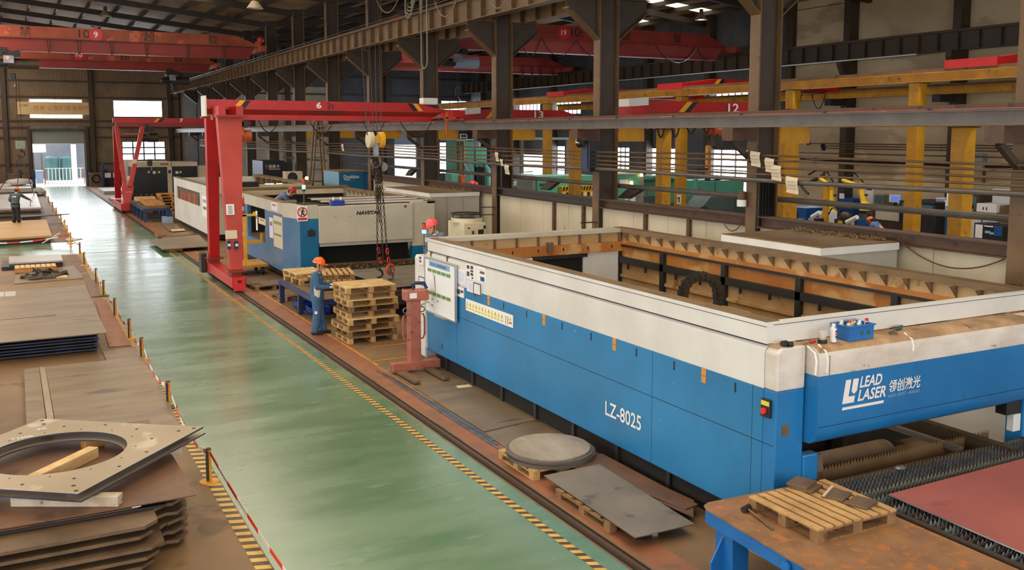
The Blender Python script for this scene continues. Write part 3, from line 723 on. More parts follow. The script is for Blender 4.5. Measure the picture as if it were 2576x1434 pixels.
# number 9
Y9 = 56.0
t = bridge('orange red overhead crane numbered 9, front one at top left', Y9, -11.4, 13.0, 8.78, 9.40, 10.04, 'crane_orange', 'crane_dark_red', 1.3, 1.35)
c = gy(241, 87, Y9-.22); disc_number(t, (c.x, Y9-.22, c.z), .34, '9')
text('10t', 'lettering', 'black_paint', t, (gy(193, 0, Y9).x, Y9-.22, 9.55), (1, 0, 0), (0, 0, 1), .78, .42)
for px_, s in ((44, '禁'), (357, '超'), (518, '载')): text(s, 'lettering', 'black_paint', t, (gy(px_, 0, Y9).x, Y9-.22, 9.5), (1, 0, 0), (0, 0, 1), .55, .52)
q = MB(); festoon(q, [((gy(p, 0, Y9).x, Y9-.33, 9.42), (gy(p+8, 0, Y9).x, Y9-.33, 9.42), .75) for p in (112, 188, 270, 358, 462, 552)])
o = q.build('festoon_cable', 'cable_black', t); o['kind'] = 'stuff'
MB().box((-11, Y9-.34, 9.40), (12.6, Y9-.31, 9.43)).build('cable_rail', 'black_steel', t)
MB().box((12.75, Y9-.5, 9.42), (13.0, Y9-.2, 9.75)).build('end_box', 'hoist_orange', t); MB().ball((13.05, Y9-.3, 9.85), .2, 10).build('warning_bell', 'sign_red', t, smooth=True)
# number 10
Y10 = 69.7
t = bridge('orange red overhead crane numbered 10, hung behind crane 9 at top left', Y10, -11.4, 13.1, 8.80, 9.32, 9.98, 'crane_orange', 'crane_dark_red', 1.3, 1.35)
c = gy(199, 137, Y10-.22); disc_number(t, (c.x, Y10-.22, c.z), .34, '10')
text('5', 'lettering', 'black_paint', t, (gy(170, 0, Y10).x, Y10-.22, 9.42), (1, 0, 0), (0, 0, 1), .3, .4)
for px_, s in ((295, '超'), (430, '载')): text(s, 'lettering', 'black_paint', t, (gy(px_, 0, Y10).x, Y10-.22, 9.42), (1, 0, 0), (0, 0, 1), .6, .45)
# dull red cranes of the right bay
Y19, Y20 = 42.5, 60.0
t = bridge('dull red overhead crane numbered 19, high behind the columns', Y19, 14.95, 35.75, 8.60, 9.22, 9.98, 'crane_red_dull', 'crane_pink_red', 1.3, 1.35)
c = gy(1418, 82, Y19-.22); disc_number(t, (c.x, Y19-.22, c.z), .34, '19', .85)
text('10t', 'lettering', 'black_paint', t, (gy(1432, 0, Y19).x, Y19-.22, 9.45), (1, 0, 0), (0, 0, 1), .72, .42)
for px_, s in ((1560, '超'), (1690, '载')): text(s, 'lettering', 'black_paint', t, (gy(px_, 0, Y19).x, Y19-.22, 9.42), (1, 0, 0), (0, 0, 1), .52, .5)
q = MB(); festoon(q, [((gy(a, 0, Y19).x, Y19-.33, 9.25), (gy(b, 0, Y19).x, Y19-.33, 9.25), s) for a, b, s in ((1300, 1352, .9), (1356, 1440, .85), (1443, 1560, .9), (1640, 1742, .9), (1745, 1820, .8))])
o = q.build('festoon_cable', 'cable_black', t); o['kind'] = 'stuff'
MB().tube(hang((gy(1672, 0, Y19).x, Y19-.36, 8.6), (gy(1745, 0, Y19).x, Y19-.36, 9.2), .5, 12), .025, 5).build('loose_cable', 'aluminium', t)
t = bridge('dull red overhead crane without number, farther back behind the columns', Y20, 14.95, 35.75, 8.75, 9.20, 9.86, 'crane_red_dull', 'crane_pink_red', 1.3, 1.35)
q = MB(); festoon(q, [((gy(a, 0, Y20).x, Y20-.33, 9.2), (gy(a+6, 0, Y20).x, Y20-.33, 9.2), .7) for a in (1306, 1330, 1351, 1383, 1414)], .03)
o = q.build('festoon_cable', 'cable_black', t); o['kind'] = 'stuff'
# electric hoists
def hoist(lab, X, Y, zt, L, m, drum, hook=None, lamp=None, S=1.0):
    t = thing('electric_hoist', lab, 'hoist', (X, Y, zt), 'electric hoists')
    t.scale = (S, S, S); t.location = (X, Y, zt)
    MB().box((X-.35*L, Y-.32, zt-.28), (X+.2*L, Y+.32, zt-.02)).box((X-.3*L, Y-.36, zt-.1), (X-.1*L, Y-.26, zt+.18)).box((X-.3*L, Y+.26, zt-.1), (X-.1*L, Y+.36, zt+.18)).build('trolley', m, t, bevel=.02)
    for sx in (-.28, .12): MB().cyl((X+sx*L, Y-.42, zt-.12), (X+sx*L, Y-.32, zt-.12), .17, n=14).build('wheel', 'black_steel', t)
    MB().cyl((X-.1*L, Y, zt-.62), (X+.62*L, Y, zt-.62), .27, n=20).build('drum', drum, t, smooth=True)
    MB().cyl((X-.42*L, Y, zt-.62), (X-.1*L, Y, zt-.62), .2, n=16).ball((X-.45*L, Y, zt-.62), (.18, .2, .2), 12).build('motor', m, t, smooth=True)
    MB().box((X-.2*L, Y-.4, zt-.62), (X+.05*L, Y-.18, zt-.22)).build('control_box', 'bright_steel' if m == 'black_steel' else m, t, bevel=.015)
    if hook:
        for s in (-.06, .06): MB().tube([(X+s, Y, zt-.85), (X+s, Y, zt-hook+.35)], .012, 5).build('rope', 'wire', t)
        MB().box((X-.14, Y-.08, zt-hook), (X+.14, Y+.08, zt-hook+.4)).build('hook_block', m, t, bevel=.03)
        MB().tube([(X, Y, zt-hook)] + [(X+.1*math.sin(a), Y, zt-hook-.18+.1*math.cos(a)) for a in [k*.5 for k in range(9)]], .03, 6).build('hook', 'bright_steel', t, smooth=True)
    if lamp: MB().ball((X+lamp[0], Y-.42, zt+lamp[1]), .07, 10).build('signal_light', 'lamp_red_on', t)
    return t
hoist('black hoist with a red light under crane 9 at the left edge', .35, Y9, 8.72, 2.0, 'black_steel', 'dark_steel', 1.5, (-.2, -.35))
hoist('dark hoist hanging under crane 10 left of the high crane beam', 10.3, Y10, 8.76, 1.6, 'black_steel', 'dark_steel', 1.3)
hoist('black hoist with a grey drum under crane 19', 19.4, Y19, 8.55, 1.7, 'black_steel', 'light_blue_grey', 2.2)

# red cranes between the columns and the yellow runways
def light_crane(lab, Y, x0, x1, zb, zt, num=None, npx=None, box=False, stripes=(), tap=1.0):
    t = thing('bridge_crane', lab, 'crane', ((x0+x1)/2, Y, zb), 'small red cranes on the yellow runways')
    MB().prism([(x0+.3, Y-.15, zb), (x1-.3, Y-.15, zb), (x1-.3, Y-.15, zb+.14), (x1-tap, Y-.15, zt), (x0+tap, Y-.15, zt), (x0+.3, Y-.15, zb+.14)], (0, .3, 0)).build('girder', 'crane_red', t)
    MB().box((x0+.3, Y-.2, zb-.16), (x1-.3, Y+.2, zb)).build('bottom_flange', 'crane_dark_red', t)
    for x in (x0, x1): MB().box((x-.1, Y-.9, zb-.12), (x+.3 if x == x0 else x+.1, Y+.9, zb+.14)).build('end_carriage', 'crane_red', t)
    for x in stripes:
        for d, m in ((0, 'stripe_yellow'), (.2, 'black_paint')):
            MB().prism([(x+d, Y-.16, zb+.02), (x+d+.2, Y-.16, zb+.02), (x+d+.2+.3, Y-.16, zt-.02), (x+d+.3, Y-.16, zt-.02)], (0, .008, 0)).build('stripe', m, t)
    if num:
        x = gy(npx, 0, Y).x; text(num, 'number', 'white_paint', t, (x-.2, Y-.17, zt-.30), (1, 0, 0), (0, 0, 1), .40, .26, bold=.02)
    if box: MB().prism([(x0+.25, Y-.25, zb+.15), (x0+.9, Y-.25, zb+.2), (x0+.9, Y-.25, zb+.42), (x0+.25, Y-.25, zb+.36)], (0, .5, 0)).build('control_cabinet', 'plastic_white', t)
    return t
light_crane('red crane numbered 13 seen between two columns above the grey runway', 32.5, 14.75, 20.3, 5.06, 5.42, '13', 1351, True, (15.9,))
t12 = light_crane('red crane numbered 12 with a white box, right of the pale piped column', 21.9, 14.75, 20.3, 5.09, 5.42, '12', 1842, True, (16.75,))
q = MB(); festoon(q, [((gy(a, 0, 21.6).x, 21.6, 4.9), (gy(b, 0, 21.6).x, 21.6, 4.9), s) for a, b, s in ((1625, 1644, .55), (1656, 1680, .5), (1692, 1718, .48), (1730, 1760, .4), (1774, 1795, .38))], .025)
o = q.build('festoon_cable', 'cable_black', t12); o['kind'] = 'stuff'
light_crane('red crane with yellow stripe on the high runway, left of the pale piped column', 44.3, 26, 35.3, 6.6, 6.95, None, None, False, (28.2,), 2.0)
t = light_crane('red crane with a yellow stripe left of the thick column, over the yellow runway', 34.3, 26, 35.3, 6.58, 6.98, None, None, False, (28.2,), 2.4)
q = MB(); festoon(q, [((gy(a, 0, 34).x, 34, 6.4), (gy(b, 0, 34).x, 34, 6.4), s) for a, b, s in ((2000, 2024, .9), (2050, 2085, .7))], .025)
o = q.build('festoon_cable', 'cable_black', t); o['kind'] = 'stuff'
light_crane('red crane end over the yellow runway at the right edge', 19.4, 26, 35.3, 6.64, 6.98, None, None, False, (), 2.0)
hoist('orange hoist with a hanging dark bag under crane 12', gy(1800, 0, 21.9).x, 21.9, 4.92, .8, 'hoist_orange', 'hoist_orange', S=.55)
p = gy(1800, 362, 21.9); t = bpy.data.objects['electric_hoist.003']; p.z = 4.92-.95
MB().cyl((p.x, p.y, p.z-.45), (p.x, p.y, p.z+.35), .20, .24, 12).build('chain_bag', 'dark_steel', t, smooth=True)
hoist('orange hoist with a red signal light at the bracket right of the chains', gy(1200, 0, 32.5).x+.6, 32.5, 4.92, .9, 'hoist_orange', 'black_steel', None, (.3, -.55), S=.7)

# yellow runways of the right bay
def yellow_run(X, zb, zt, ys, lab, grp, y0=6, y1=60):
    t = thing('yellow_runway', lab, 'beam', (X, y0, zb), 'yellow crane runways')
    MB().ib((X, y0, (zb+zt)/2), (X, y1, (zb+zt)/2), .26, zt-zb, .02, .012).build('beam', 'yellow_steel', t)
    MB().box((X-.06, y0, zt), (X+.06, y1, zt+.12)).build('rail', 'brown_steel', t)
    for y, l2 in ys:
        c = thing('yellow_column', l2, 'column', (X, y, 0), 'yellow columns of the crane runways')
        MB().box((X-.19, y-.19, .03), (X+.19, y+.19, zb-.03)).build('post', 'yellow_steel', c)
        MB().box((X-.26, y-.26, zb-.03), (X+.26, y+.26, zb)).build('cap_plate', 'dark_steel', c); MB().box((X-.3, y-.3, 0), (X+.3, y+.3, .03)).build('base_plate', 'dark_steel', c)
yellow_run(15.0, 4.68, 4.9, [], 'thin yellow runway just under and behind the grey I beam', 0, 5, 58)
yellow_run(20.3, 4.68, 4.92, [(20.3*rat(2421), 'thick yellow column nearest the right edge'), (20.3*rat(1974), 'yellow column just right of the thick brown column'), (20.3*rat(1669), 'bright yellow column with a pale left face, left of the two by the green machines'), (20.3*rat(1447), 'yellow column left of the pale piped column, behind the dome camera')], 'lower yellow runway on the near row of yellow columns', 0)
yellow_run(26.0, 6.14, 6.43, [(26*rat(2301), 'yellow column under the high yellow runway, left of the thick yellow column'), (26*rat(1990), 'narrow yellow column seen right behind the thick brown column'), (26*rat(1713), 'shaded yellow column with a small white notice, right of the two by the green machines'), (26*rat(1377), 'shaded brownish yellow column right of the cable column')], 'high yellow runway passing in front of the right wall', 0)
yellow_run(35.3, 6.18, 6.5, [], 'upper rear yellow runway fixed along the right wall', 0, 8, 60)
for k in range(5):
    y = 33.95-6.1*k; tag(MB().box((35.1, y-.2, 5.86), (XW-.6, y+.2, 6.18)).build('wall_stub', 'black_steel'), 'short black stub carrying the rear yellow runway, %s from right' % NTH[4-k], 'bracket', 'stubs on the right wall')
# notice on the shaded yellow column
p = gx(1708, 502, 25.80); t = thing('notice', 'small white notice with an arrow on the shaded yellow column', 'sign', tuple(p))
MB().box((25.79, p.y-.14, p.z-.2), (25.81, p.y+.14, p.z+.2)).build('plate', 'paper', t); MB().box((25.775, p.y-.06, p.z-.12), (25.79, p.y, p.z+.12)).box((25.775, p.y-.06, p.z+.04), (25.79, p.y+.09, p.z+.09)).build('mark', 'ink', t)

# ================================================================== RED HALF-GANTRY NUMBER 6
def leg_plate(mb, X, Y, zt, zb, wt, wb, d): mb.prism([(X-wt[0], Y-d/2, zt), (X+wt[1], Y-d/2, zt), (X+wb[1], Y-d/2, zb), (X-wb[0], Y-d/2, zb)], (0, d, 0))
t = thing('half_gantry_crane', 'bright red half gantry crane numbered 6 standing on the floor rail', 'crane', (5.6, 29.4, 0), 'red half gantries')
G = 29.4
x0, x1 = 5.18, 12.75
MB().prism([(x0, G-.16, 5.24), (x1, G-.16, 5.20), (x1, G-.16, 5.30), (x1-.9, G-.16, 5.50), (x0, G-.16, 5.52)], (0, .32, 0)).build('box_girder', 'crane_red', t)
MB().prism([(x0, G-.15, 5.24), (x1, G-.15, 5.20), (x1-.2, G-.06, 5.06), (x0, G-.06, 5.08)], (0, .12, 0)).build('girder_neck', 'crane_dark_red', t)
MB().prism([(x0+.2, G-.2, 4.92), (x1-.5, G-.2, 4.90), (x1-.1, G-.2, 5.06), (x0+.2, G-.2, 5.08)], (0, .4, 0)).build('bottom_flange', 'crane_red', t)
# front and rear leg, leaning together
for (ya, yb, m) in ((G-1.15, G-1.75, 'crane_red_dull'), (G+1.1, G+1.75, 'crane_red')):
    n = 1 if ya < G else -1
    q = MB(); tw, bw, d = .62, .30, .16
    pts = [(5.33, ya, 4.98), (6.02, ya, 4.98), (5.78, yb, .62), (5.44, yb, .62)] if ya < G else [(5.35, ya, 4.98), (5.72, ya, 4.98), (5.74, yb, .62), (5.44, yb, .62)]
    q.prism(pts, (0, .34*n, 0)); q.build('leg', 'leg_red_lit' if ya < G else 'crane_red', t)
    MB().bx((5.6, yb+.12*n, .58), (.5, .5, .06)).build('foot_flange', 'crane_dark_red', t)
    MB().bx((5.6, (yb+.12*n), .50), (.3, .34, .12)).build('ankle', 'crane_dark_red', t)
MB().box((5.40, G-2.1, .14), (5.80, G+2.15, .44)).build('sill_beam', 'crane_red', t, bevel=.015)
MB().box((5.44, G-2.14, .06), (5.76, G-2.1, .42)).build('end_plate', 'sign_red', t)
MB().box((5.55, G-2.16, .3), (5.65, G-2.14, .36)).build('lens', 'black_paint', t)
for y in (G-1.7, G+1.7): MB().cyl((5.54, y, .15), (5.66, y, .15), .15, n=18).build('wheel', 'dark_steel', t)
MB().box((5.22, G+1.75, .1), (5.40, G+2.15, .72)).build('drive_motor', 'post_black', t, bevel=.02)
MB().box((5.26, G-1.35, 4.98), (6.1, G-1.0, 5.04)).box((5.26, G+.9, 4.98), (5.8, G+1.3, 5.04)).build('top_plate', 'crane_dark_red', t)
for x in (5.45, 5.95): MB().box((x-.1, G-1.2, 5.04), (x+.1, G-.16, 5.3)).build('knee_plate', 'crane_red', t)
MB().box((5.14, G-.34, 5.02), (5.18, G+.34, 5.62)).build('end_cap', 'machine_white', t)
for x, m in ((5.98, 'stripe_yellow'), (6.16, 'black_paint')): MB().prism([(x, G-.17, 5.26), (x+.16, G-.17, 5.26), (x+.36, G-.17, 5.50), (x+.2, G-.17, 5.50)], (0, .008, 0)).build('stripe', m, t)
for x, m in ((11.55, 'black_paint'), (11.73, 'stripe_yellow')): MB().prism([(x+.2, G-.17, 5.24), (x+.36, G-.17, 5.24), (x+.16, G-.17, 5.48), (x, G-.17, 5.48)], (0, .008, 0)).build('stripe', m, t)
x = gy(792, 270, G).x; text('6', 'number', 'white_paint', t, (x, G-.17, 5.29), (1, 0, 0), (0, 0, 1), .16, .19, bold=.03)
text('2t', 'lettering', 'black_paint', t, (gy(818, 270, G).x, G-.17, 5.29), (1, 0, 0), (0, 0, 1), .24, .17)
text('严禁超载作业', 'lettering', 'black_paint', t, (gy(766, 280, G).x, G-.165, 5.11), (1, 0, 0), (0, 0, 1), 1.25, .12, th=.02)
MB().box((12.1, G-.12, 5.46), (12.65, G+.2, 5.68)).build('control_cabinet', 'plastic_white', t, bevel=.03)
MB().box((12.75, G-.95, 5.02), (13.25, G+.95, 5.26)).build('end_carriage', 'crane_red', t, bevel=.02)
for y in (G-.7, G+.7): MB().cyl((13.04, y, 5.1), (13.16, y, 5.1), .1, n=14).build('wheel', 'dark_steel', t)
MB().box((12.55, G-1.0, 4.5), (12.62, G-.94, 5.2)).box((12.1, G-1.0, 5.0), (12.9, G-.96, 5.04)).build('collector_arm', 'hoist_orange', t)
q = MB(); festoon(q, [((gy(a, 0, G).x, G-.1, 4.9), (gy(b, 0, G).x, G-.1, 4.9), s) for a, b, s in ((640, 690, .35), (770, 830, .4), (905, 960, .45), (1000, 1080, .5))], .016)
o = q.build('festoon_cable', 'cable_black', t); o['kind'] = 'stuff'
# notices on the leg
def leg_pt(px_, py_): return gy(px_, py_, G-1.15-.6*((4.98-gy(px_, py_, G-1.4).z)/4.36)-.02)
for (xa, ya, xb, yb, m) in ((568, 514, 590, 540, 'paper'), (566, 580, 597, 600, 'paper_tan')):
    a = leg_pt(xa, ya); b = leg_pt(xb, yb)
    o = MB().prism([(a.x, a.y, a.z), (b.x, a.y, a.z), (b.x, b.y, b.z), (a.x, b.y, b.z)], (0, -.01, 0)).build('notice', m, t)
    if m == 'paper':
        q = MB()
        for i in range(5):
            f = .2+.16*i; y = a.y+(b.y-a.y)*f; z = a.z+(b.z-a.z)*f; q.box((a.x+.05, y-.016, z-.008), (b.x-.05, y-.011, z+.008))
        q.build('print', 'ink', o)
for xa in (570, 589):
    a = leg_pt(xa, 606); b = leg_pt(xa+10, 626); o = MB().box((a.x, a.y-.1, b.z), (b.x, a.y+.02, a.z)).build('switch_box', 'deep_blue', t)
    MB().box((a.x+.01, a.y-.11, (a.z+b.z)/2-.03), (b.x-.01, a.y-.1, (a.z+b.z)/2+.04)).build('label', 'white_paint', o)
# its orange hoist behind the leg
hoist('orange hoist of gantry 6 just behind the red leg', 6.25, G, 4.88, .6, 'hoist_orange', 'hoist_orange', S=.7)

# ================================================================== HALF-GANTRY NUMBER 7
H7 = 60.6
t = thing('half_gantry_crane', 'distant red half gantry crane numbered 7 with a slender A frame leg', 'crane', (5.65, H7, 0), 'red half gantries')
MB().box((5.45, H7-.15, 5.16), (12.7, H7+.15, 5.44)).build('box_girder', 'crane_red', t); MB().box((5.6, H7-.2, 4.92), (12.6, H7+.2, 5.16)).build('bottom_flange', 'crane_dark_red', t)
MB().box((12.7, H7-.9, 5.02), (13.25, H7+.9, 5.26)).build('end_carriage', 'crane_red', t)
for y in (H7-.6, H7+.6): MB().cyl((13.04, y, 5.1), (13.16, y, 5.1), .1, n=12).build('wheel', 'dark_steel', t)
MB().prism([(5.5, H7+.6, 4.95), (5.75, H7+.6, 4.95), (5.9, H7+1.7, .6), (5.55, H7+1.7, .6)], (0, .22, 0)).build('leg', 'crane_red', t)
MB().prism([(5.5, H7-.2, 4.95), (5.72, H7-.2, 4.95), (5.92, H7-1.4, 1.5), (5.7, H7-1.4, 1.5)], (0, -.2, 0)).build('leg', 'crane_red', t)
MB().prism([(6.9, H7-.4, 4.95), (7.15, H7-.4, 4.95), (6.2, H7-1.55, 1.5), (5.95, H7-1.55, 1.5)], (0, -.2, 0)).prism([(5.62, H7-1.4, 1.5), (6.3, H7-1.4, 1.5), (6.02, H7-1.8, .55), (5.66, H7-1.8, .55)], (0, -.24, 0)).build('leg', 'crane_red', t)
MB().bar((5.7, H7-.3, 4.5), (7.0, H7-.45, 4.5), .08, .08).build('tie', 'crane_red', t)
MB().box((5.45, H7-2.6, .14), (5.95, H7+2.6, .55)).build('sill_beam', 'crane_red', t, bevel=.02)
for y in (H7-2.2, H7+2.2): MB().cyl((5.52, y, .15), (5.66, y, .15), .15, n=14).build('wheel', 'dark_steel', t)
text('7', 'number', 'white_paint', t, (gy(451, 300, H7).x, H7-.16, 5.2), (1, 0, 0), (0, 0, 1), .2, .22, bold=.03)
for x, m in ((7.7, 'stripe_yellow'), (7.95, 'black_paint')): MB().prism([(x, H7-.16, 5.2), (x+.16, H7-.16, 5.2), (x+.36, H7-.16, 5.42), (x+.2, H7-.16, 5.42)], (0, .008, 0)).build('stripe', m, t)
for z, w in ((1.05, .34), (1.95, .3), (2.9, .3)): MB().bx((6.02-.05+(.12 if z > 1.5 else 0)+(.3 if z > 2.5 else 0), H7-1.78+(z-1)*.25, z), (w, .03, .26)).build('notice', 'paper_tan', t)
hoist('dark hoist under gantry 7 with a hook on a thin rope', 7.4, H7, 4.9, .8, 'dark_steel', 'dark_steel', 2.3)

# ================================================================== HANGING CHAIN SLING
CYH = 23.4
c = gy(945, 352, CYH); bz = c.z
t = thing('hook_block', 'large cream and yellow pulley block on steel ropes above the hanging chains', 'hook block', (c.x, CYH, bz), None)
for s, m in ((-.145, 'cream_machine'), (.145, 'yellow_paint')):
    MB().cyl((c.x+s-.07, CYH, bz), (c.x+s+.07, CYH, bz), .21, n=26).build('sheave', m, t, smooth=True, bevel=.02)
MB().box((c.x-.08, CYH-.1, bz-.08), (c.x+.08, CYH+.1, bz+.1)).build('axle_yoke', 'yellow_paint', t)
MB().box((c.x-.06, CYH-.05, bz-.42), (c.x+.06, CYH+.05, bz-.08)).build('shank', 'bright_steel', t)
MB().tube([(c.x+.12*math.sin(a), CYH, bz-.55+.16*math.cos(a)) for a in [k*PI/8 for k in range(14)]], .035, 8).build('hook', 'grey_steel', t, smooth=True)
for px0, px1 in ((902, 924), (924, 940), (941, 948), (951, 960)):
    a = gy(px0, 0, CYH); b = gy(px1, 340, CYH); d = (a-b)/(a.z-b.z)
    MB().tube([b, b+d*(11.8-b.z)], .014, 5).build('rope', 'wire', t)
def chain(mb, p0, p1, r=.03, link=.085):
    p0 = Vector(p0); p1 = Vector(p1); n = max(2, int((p1-p0).length/link)); d = (p1-p0).normalized(); u, w = basis(d)
    for i in range(n):
        c0 = p0+(p1-p0)*((i+.5)/n); a = u if i % 2 else w
        pts = [c0 + d*(link*.42*s)*1.0 + a*(r*.62*q) for s, q in ((1.15, 0), (.9, 1), (-.9, 1), (-1.15, 0), (-.9, -1), (.9, -1))]
        mb.tube(pts, r*.32, 5, closed=True)
t = thing('chain_sling', 'long rusty chain sling with red links and open hooks hanging over the wooden pallets', 'chain', (c.x, CYH, bz-.6))
MB().tube([(c.x+.09*math.cos(a), CYH, bz-.74+.15*math.sin(a)) for a in [k*PI/8 for k in range(16)]], .03, 8, closed=True).build('master_link', 'chain_steel', t, smooth=True)
for i, (xa, ya, xb, yb) in enumerate(((947, 408, 950, 680), (952, 408, 964, 660), (957, 408, 976, 665), (944, 408, 955, 560))):
    q = MB(); a = gy(xa, ya, CYH-.06+.04*i); b = gy(xb, yb, CYH-.06+.04*i); chain(q, a, b, .034)
    q.build('chain', 'chain_steel', t, smooth=True)
q = MB()
for i in range(5):
    a = gy(943+4*i, 408, CYH+.02*i); b = gy(945+3*i, 505, CYH+.02*i); chain(q, a, b, .03)
o = q.build('chain_bundle', 'chain_steel', t, smooth=True); o['kind'] = 'stuff'
for px_, py_ in ((952, 630), (974, 632), (956, 655), (977, 655)):
    a = gy(px_, py_, CYH); MB().tube([(a.x+.035*math.cos(k*PI/5), CYH-.02, a.z+.08*math.sin(k*PI/5)) for k in range(10)], .016, 6, closed=True).build('coupling_link', 'sign_red', t, smooth=True)
def hookm(px_, py_, m, r):
    a = gy(px_, py_, CYH); pts = [(a.x, CYH, a.z+.22), (a.x+.01, CYH, a.z+.1)] + [(a.x-.02+r*math.sin(k*.45), CYH, a.z-.04+r*math.cos(k*.45)) for k in range(9)]
    return MB().tube(pts, .03, 8).build('hook', m, t, smooth=True)
hookm(955, 685, 'chain_steel', .1); hookm(982, 690, 'machine_green_dark', .1)
a = gy(983, 678, CYH); MB().tube([(a.x+.09*math.cos(k*PI/7), CYH+.02, a.z+.13*math.sin(k*PI/7)) for k in range(14)], .04, 8, closed=True).build('safety_ring', 'hook_orange', t, smooth=True)
a = gy(968, 412, CYH); b = gy(968, 420, CYH)
t = thing('pendant_weight', 'round grey cap with a thin wire hanging right of the chain bundle', 'weight', (a.x, CYH+.2, b.z)); MB().cyl((a.x, CYH+.1, b.z), (a.x, CYH+.24, b.z), .12, n=20).build('cap', 'plastic_grey', t, smooth=True)
MB().tube([(a.x, CYH+.17, b.z+.1), (a.x-.05, CYH+.17, bz-.1), (c.x, CYH+.05, bz)], .008, 4).build('wire', 'wire', t)
a, b = gx(1290, 226, 35.72), gx(1880, 174, 35.72); tag(MB().tube([a, b, b+(b-a)*.4], .035, 6).build('wall_rail', 'plastic_white'), 'thin bright white rail line under the dark crane beam on the right wall', 'rail')
# looped cables hanging from the high crane beam
for i, (px_, y0_, y1_, w, X, lab) in enumerate(((1032, -20, 44, .30, 12.6, 'coil of loose grey cable looped over the high crane beam'), (1070, -20, 172, .26, 12.62, 'long grey cable loop hanging low in front of the high crane beam'))):
    yb = X*rat(px_); b = gx(px_, y1_, X); tp = max(gx(px_, y0_, X).z, 8.9)
    t = thing('cable_loop', lab, 'cable', (X, yb, b.z), 'cable loops at the high crane beam')
    for j in range(4 if i == 0 else 1):
        s = w*(1+.25*j); zz = b.z+.12*j; pts = [(X+.03*j, yb+s, 11.4)] + [(X+.03*j, yb+s*math.cos(k*PI/8), zz+s-s*math.sin(k*PI/8)*1.0) for k in range(9)] + [(X+.03*j, yb-s, 11.4)]
        MB().tube(pts, .025, 6).build('cable', 'cable_grey', t, smooth=True)
for (xa, ya, xb, yb, s) in ((945, 0, 1003, 0, .55), (1090, 0, 1150, 0, .6), (1230, 0, 1275, 0, .3)):
    X = 12.6; tag(MB().tube(hang(gx(xa, ya-6, X), gx(xb, yb-6, X), s, 14), .02, 5).build('cable_swag', 'cable_grey', smooth=True), 'thin grey cable swag at the top edge near the %s' % ('pulley ropes' if xa < 1000 else ('cable coil' if xa < 1200 else 'second column from the cable coil')), 'cable', 'cable swags at the high crane beam')
# high bay lamps
for i, (px_, py_, Y, lab, on) in enumerate(((641, 12, 40, 'bell shaped ceiling lamp at the top edge left of centre', 0), (573, 42, 58, 'bell shaped ceiling lamp right above crane 9, upper of the two', 0), (519, 74, 66, 'bell shaped ceiling lamp just above the tapered end of crane 9', 0), (265, 34, 62, 'dim bell shaped ceiling lamp above the number 9', 0), (240, 62, 74, 'dim bell shaped ceiling lamp directly over the number 9 disc', 0), (1764, 43, 40, 'lit ceiling lamp under the bright roof lights', 1))):
    p = gy(px_, py_, Y); zr2 = (zl(p.x) if p.x < 13.7 else zr_(p.x))-.1
    t = thing('high_bay_lamp', lab, 'lamp', tuple(p), 'bell lamps under the roof')
    MB().cyl((p.x, p.y, p.z-.15), (p.x, p.y, p.z+.15), .34, .12, 20, cap=False).build('shade', 'lamp_shade', t, smooth=True)
    MB().cyl((p.x, p.y, p.z+.15), (p.x, p.y, p.z+.4), .1, n=12).build('ballast', 'dark_steel', t)
    MB().ball((p.x, p.y, p.z-.08), (.22, .22, .06), 14).build('bulb', 'lamp_white' if on else 'white_paint', t)
    MB().tube([(p.x, p.y, p.z+.4), (p.x, p.y, zr2)], .012, 5).build('cord', 'wire', t)

# ================================================================== BLUE AND WHITE CUTTING MACHINE (FRONT)
LX, LY0, LY1, LXR = 7.08, 7.42, 17.0, 11.72
t = thing('laser_cutting_machine', 'huge blue and white laser cutting machine with open top, filling the right foreground', 'machine', (LX, LY0, 0))
LZ = t
MB().box((LX, LY0+.2, .30), (LX+.12, LY1, 1.77)).build('lower_side_panel', 'machine_blue', t, bevel=.012)
up = MB().prism([(LX, LY0+.196, 1.77), (LX, LY0+.196, 2.2), (LX+.05, LY0+.196, 2.25), (LX+.14, LY0+.196, 2.25), (LX+.14, LY0+.196, 1.77)], (0, LY1-LY0-.196, 0)).build('upper_side_panel', 'machine_white', t)
MB().box((LX+.004, 7.60, 2.258), (LX+.10, LY1-.05, 2.49)).build('side_parapet', 'machine_white', t)
MB().box((LX+.012, 7.62, 2.488), (LX+.20, LY1-.05, 2.5)).box((LX+.10, 7.68, 2.3), (LX+.20, LY1-.05, 2.49)).build('inner_ledge', 'dust_top', t)
q = MB().box((LX-.002, 7.6, 2.246), (LX+.01, LY1, 2.256)).box((LX+.001, 7.6, 2.44), (LX+.006, LY1-.05, 2.446))
za = gx(1150, 796, LX).z; zb = gx(1600, 983, LX).z
q.prism([(LX-.002, gx(1150, 796, LX).y, za), (LX-.002, 7.44, zb), (LX-.002, 7.44, zb+.007), (LX-.002, gx(1150, 796, LX).y, za+.007)], (.004, 0, 0))
for px_ in (1147, 1650, 1910): y = LX*rat(px_); q.box((LX-.001, y-.003, .3), (LX+.004, y+.003, 1.77))
q.build('seams', 'slot_black', t)
for px_, py_ in ((1230, 755), (1369, 804), (1546, 866), (1771, 945)):
    p = gx(px_, py_, LX); o = MB().box((LX-.008, p.y-.04, p.z-.085), (LX, p.y+.04, p.z+.085)).build('vent_label', 'label_orange', t); MB().box((LX-.010, p.y-.035, p.z-.006), (LX-.008, p.y+.035, p.z+.006)).build('label_line', 'ink_brown', o)
for px_, py_ in ((1195, 740), (1267, 770), (1325, 790), (1414, 820), (1487, 847), (1601, 887), (1696, 920), (1850, 975), (1112, 872)):
    p = gx(px_, py_, LX); MB().box((LX-.003, p.y-.012, p.z-.055), (LX+.004, p.y+.012, p.z+.055)).build('slot', 'slot_black', t)
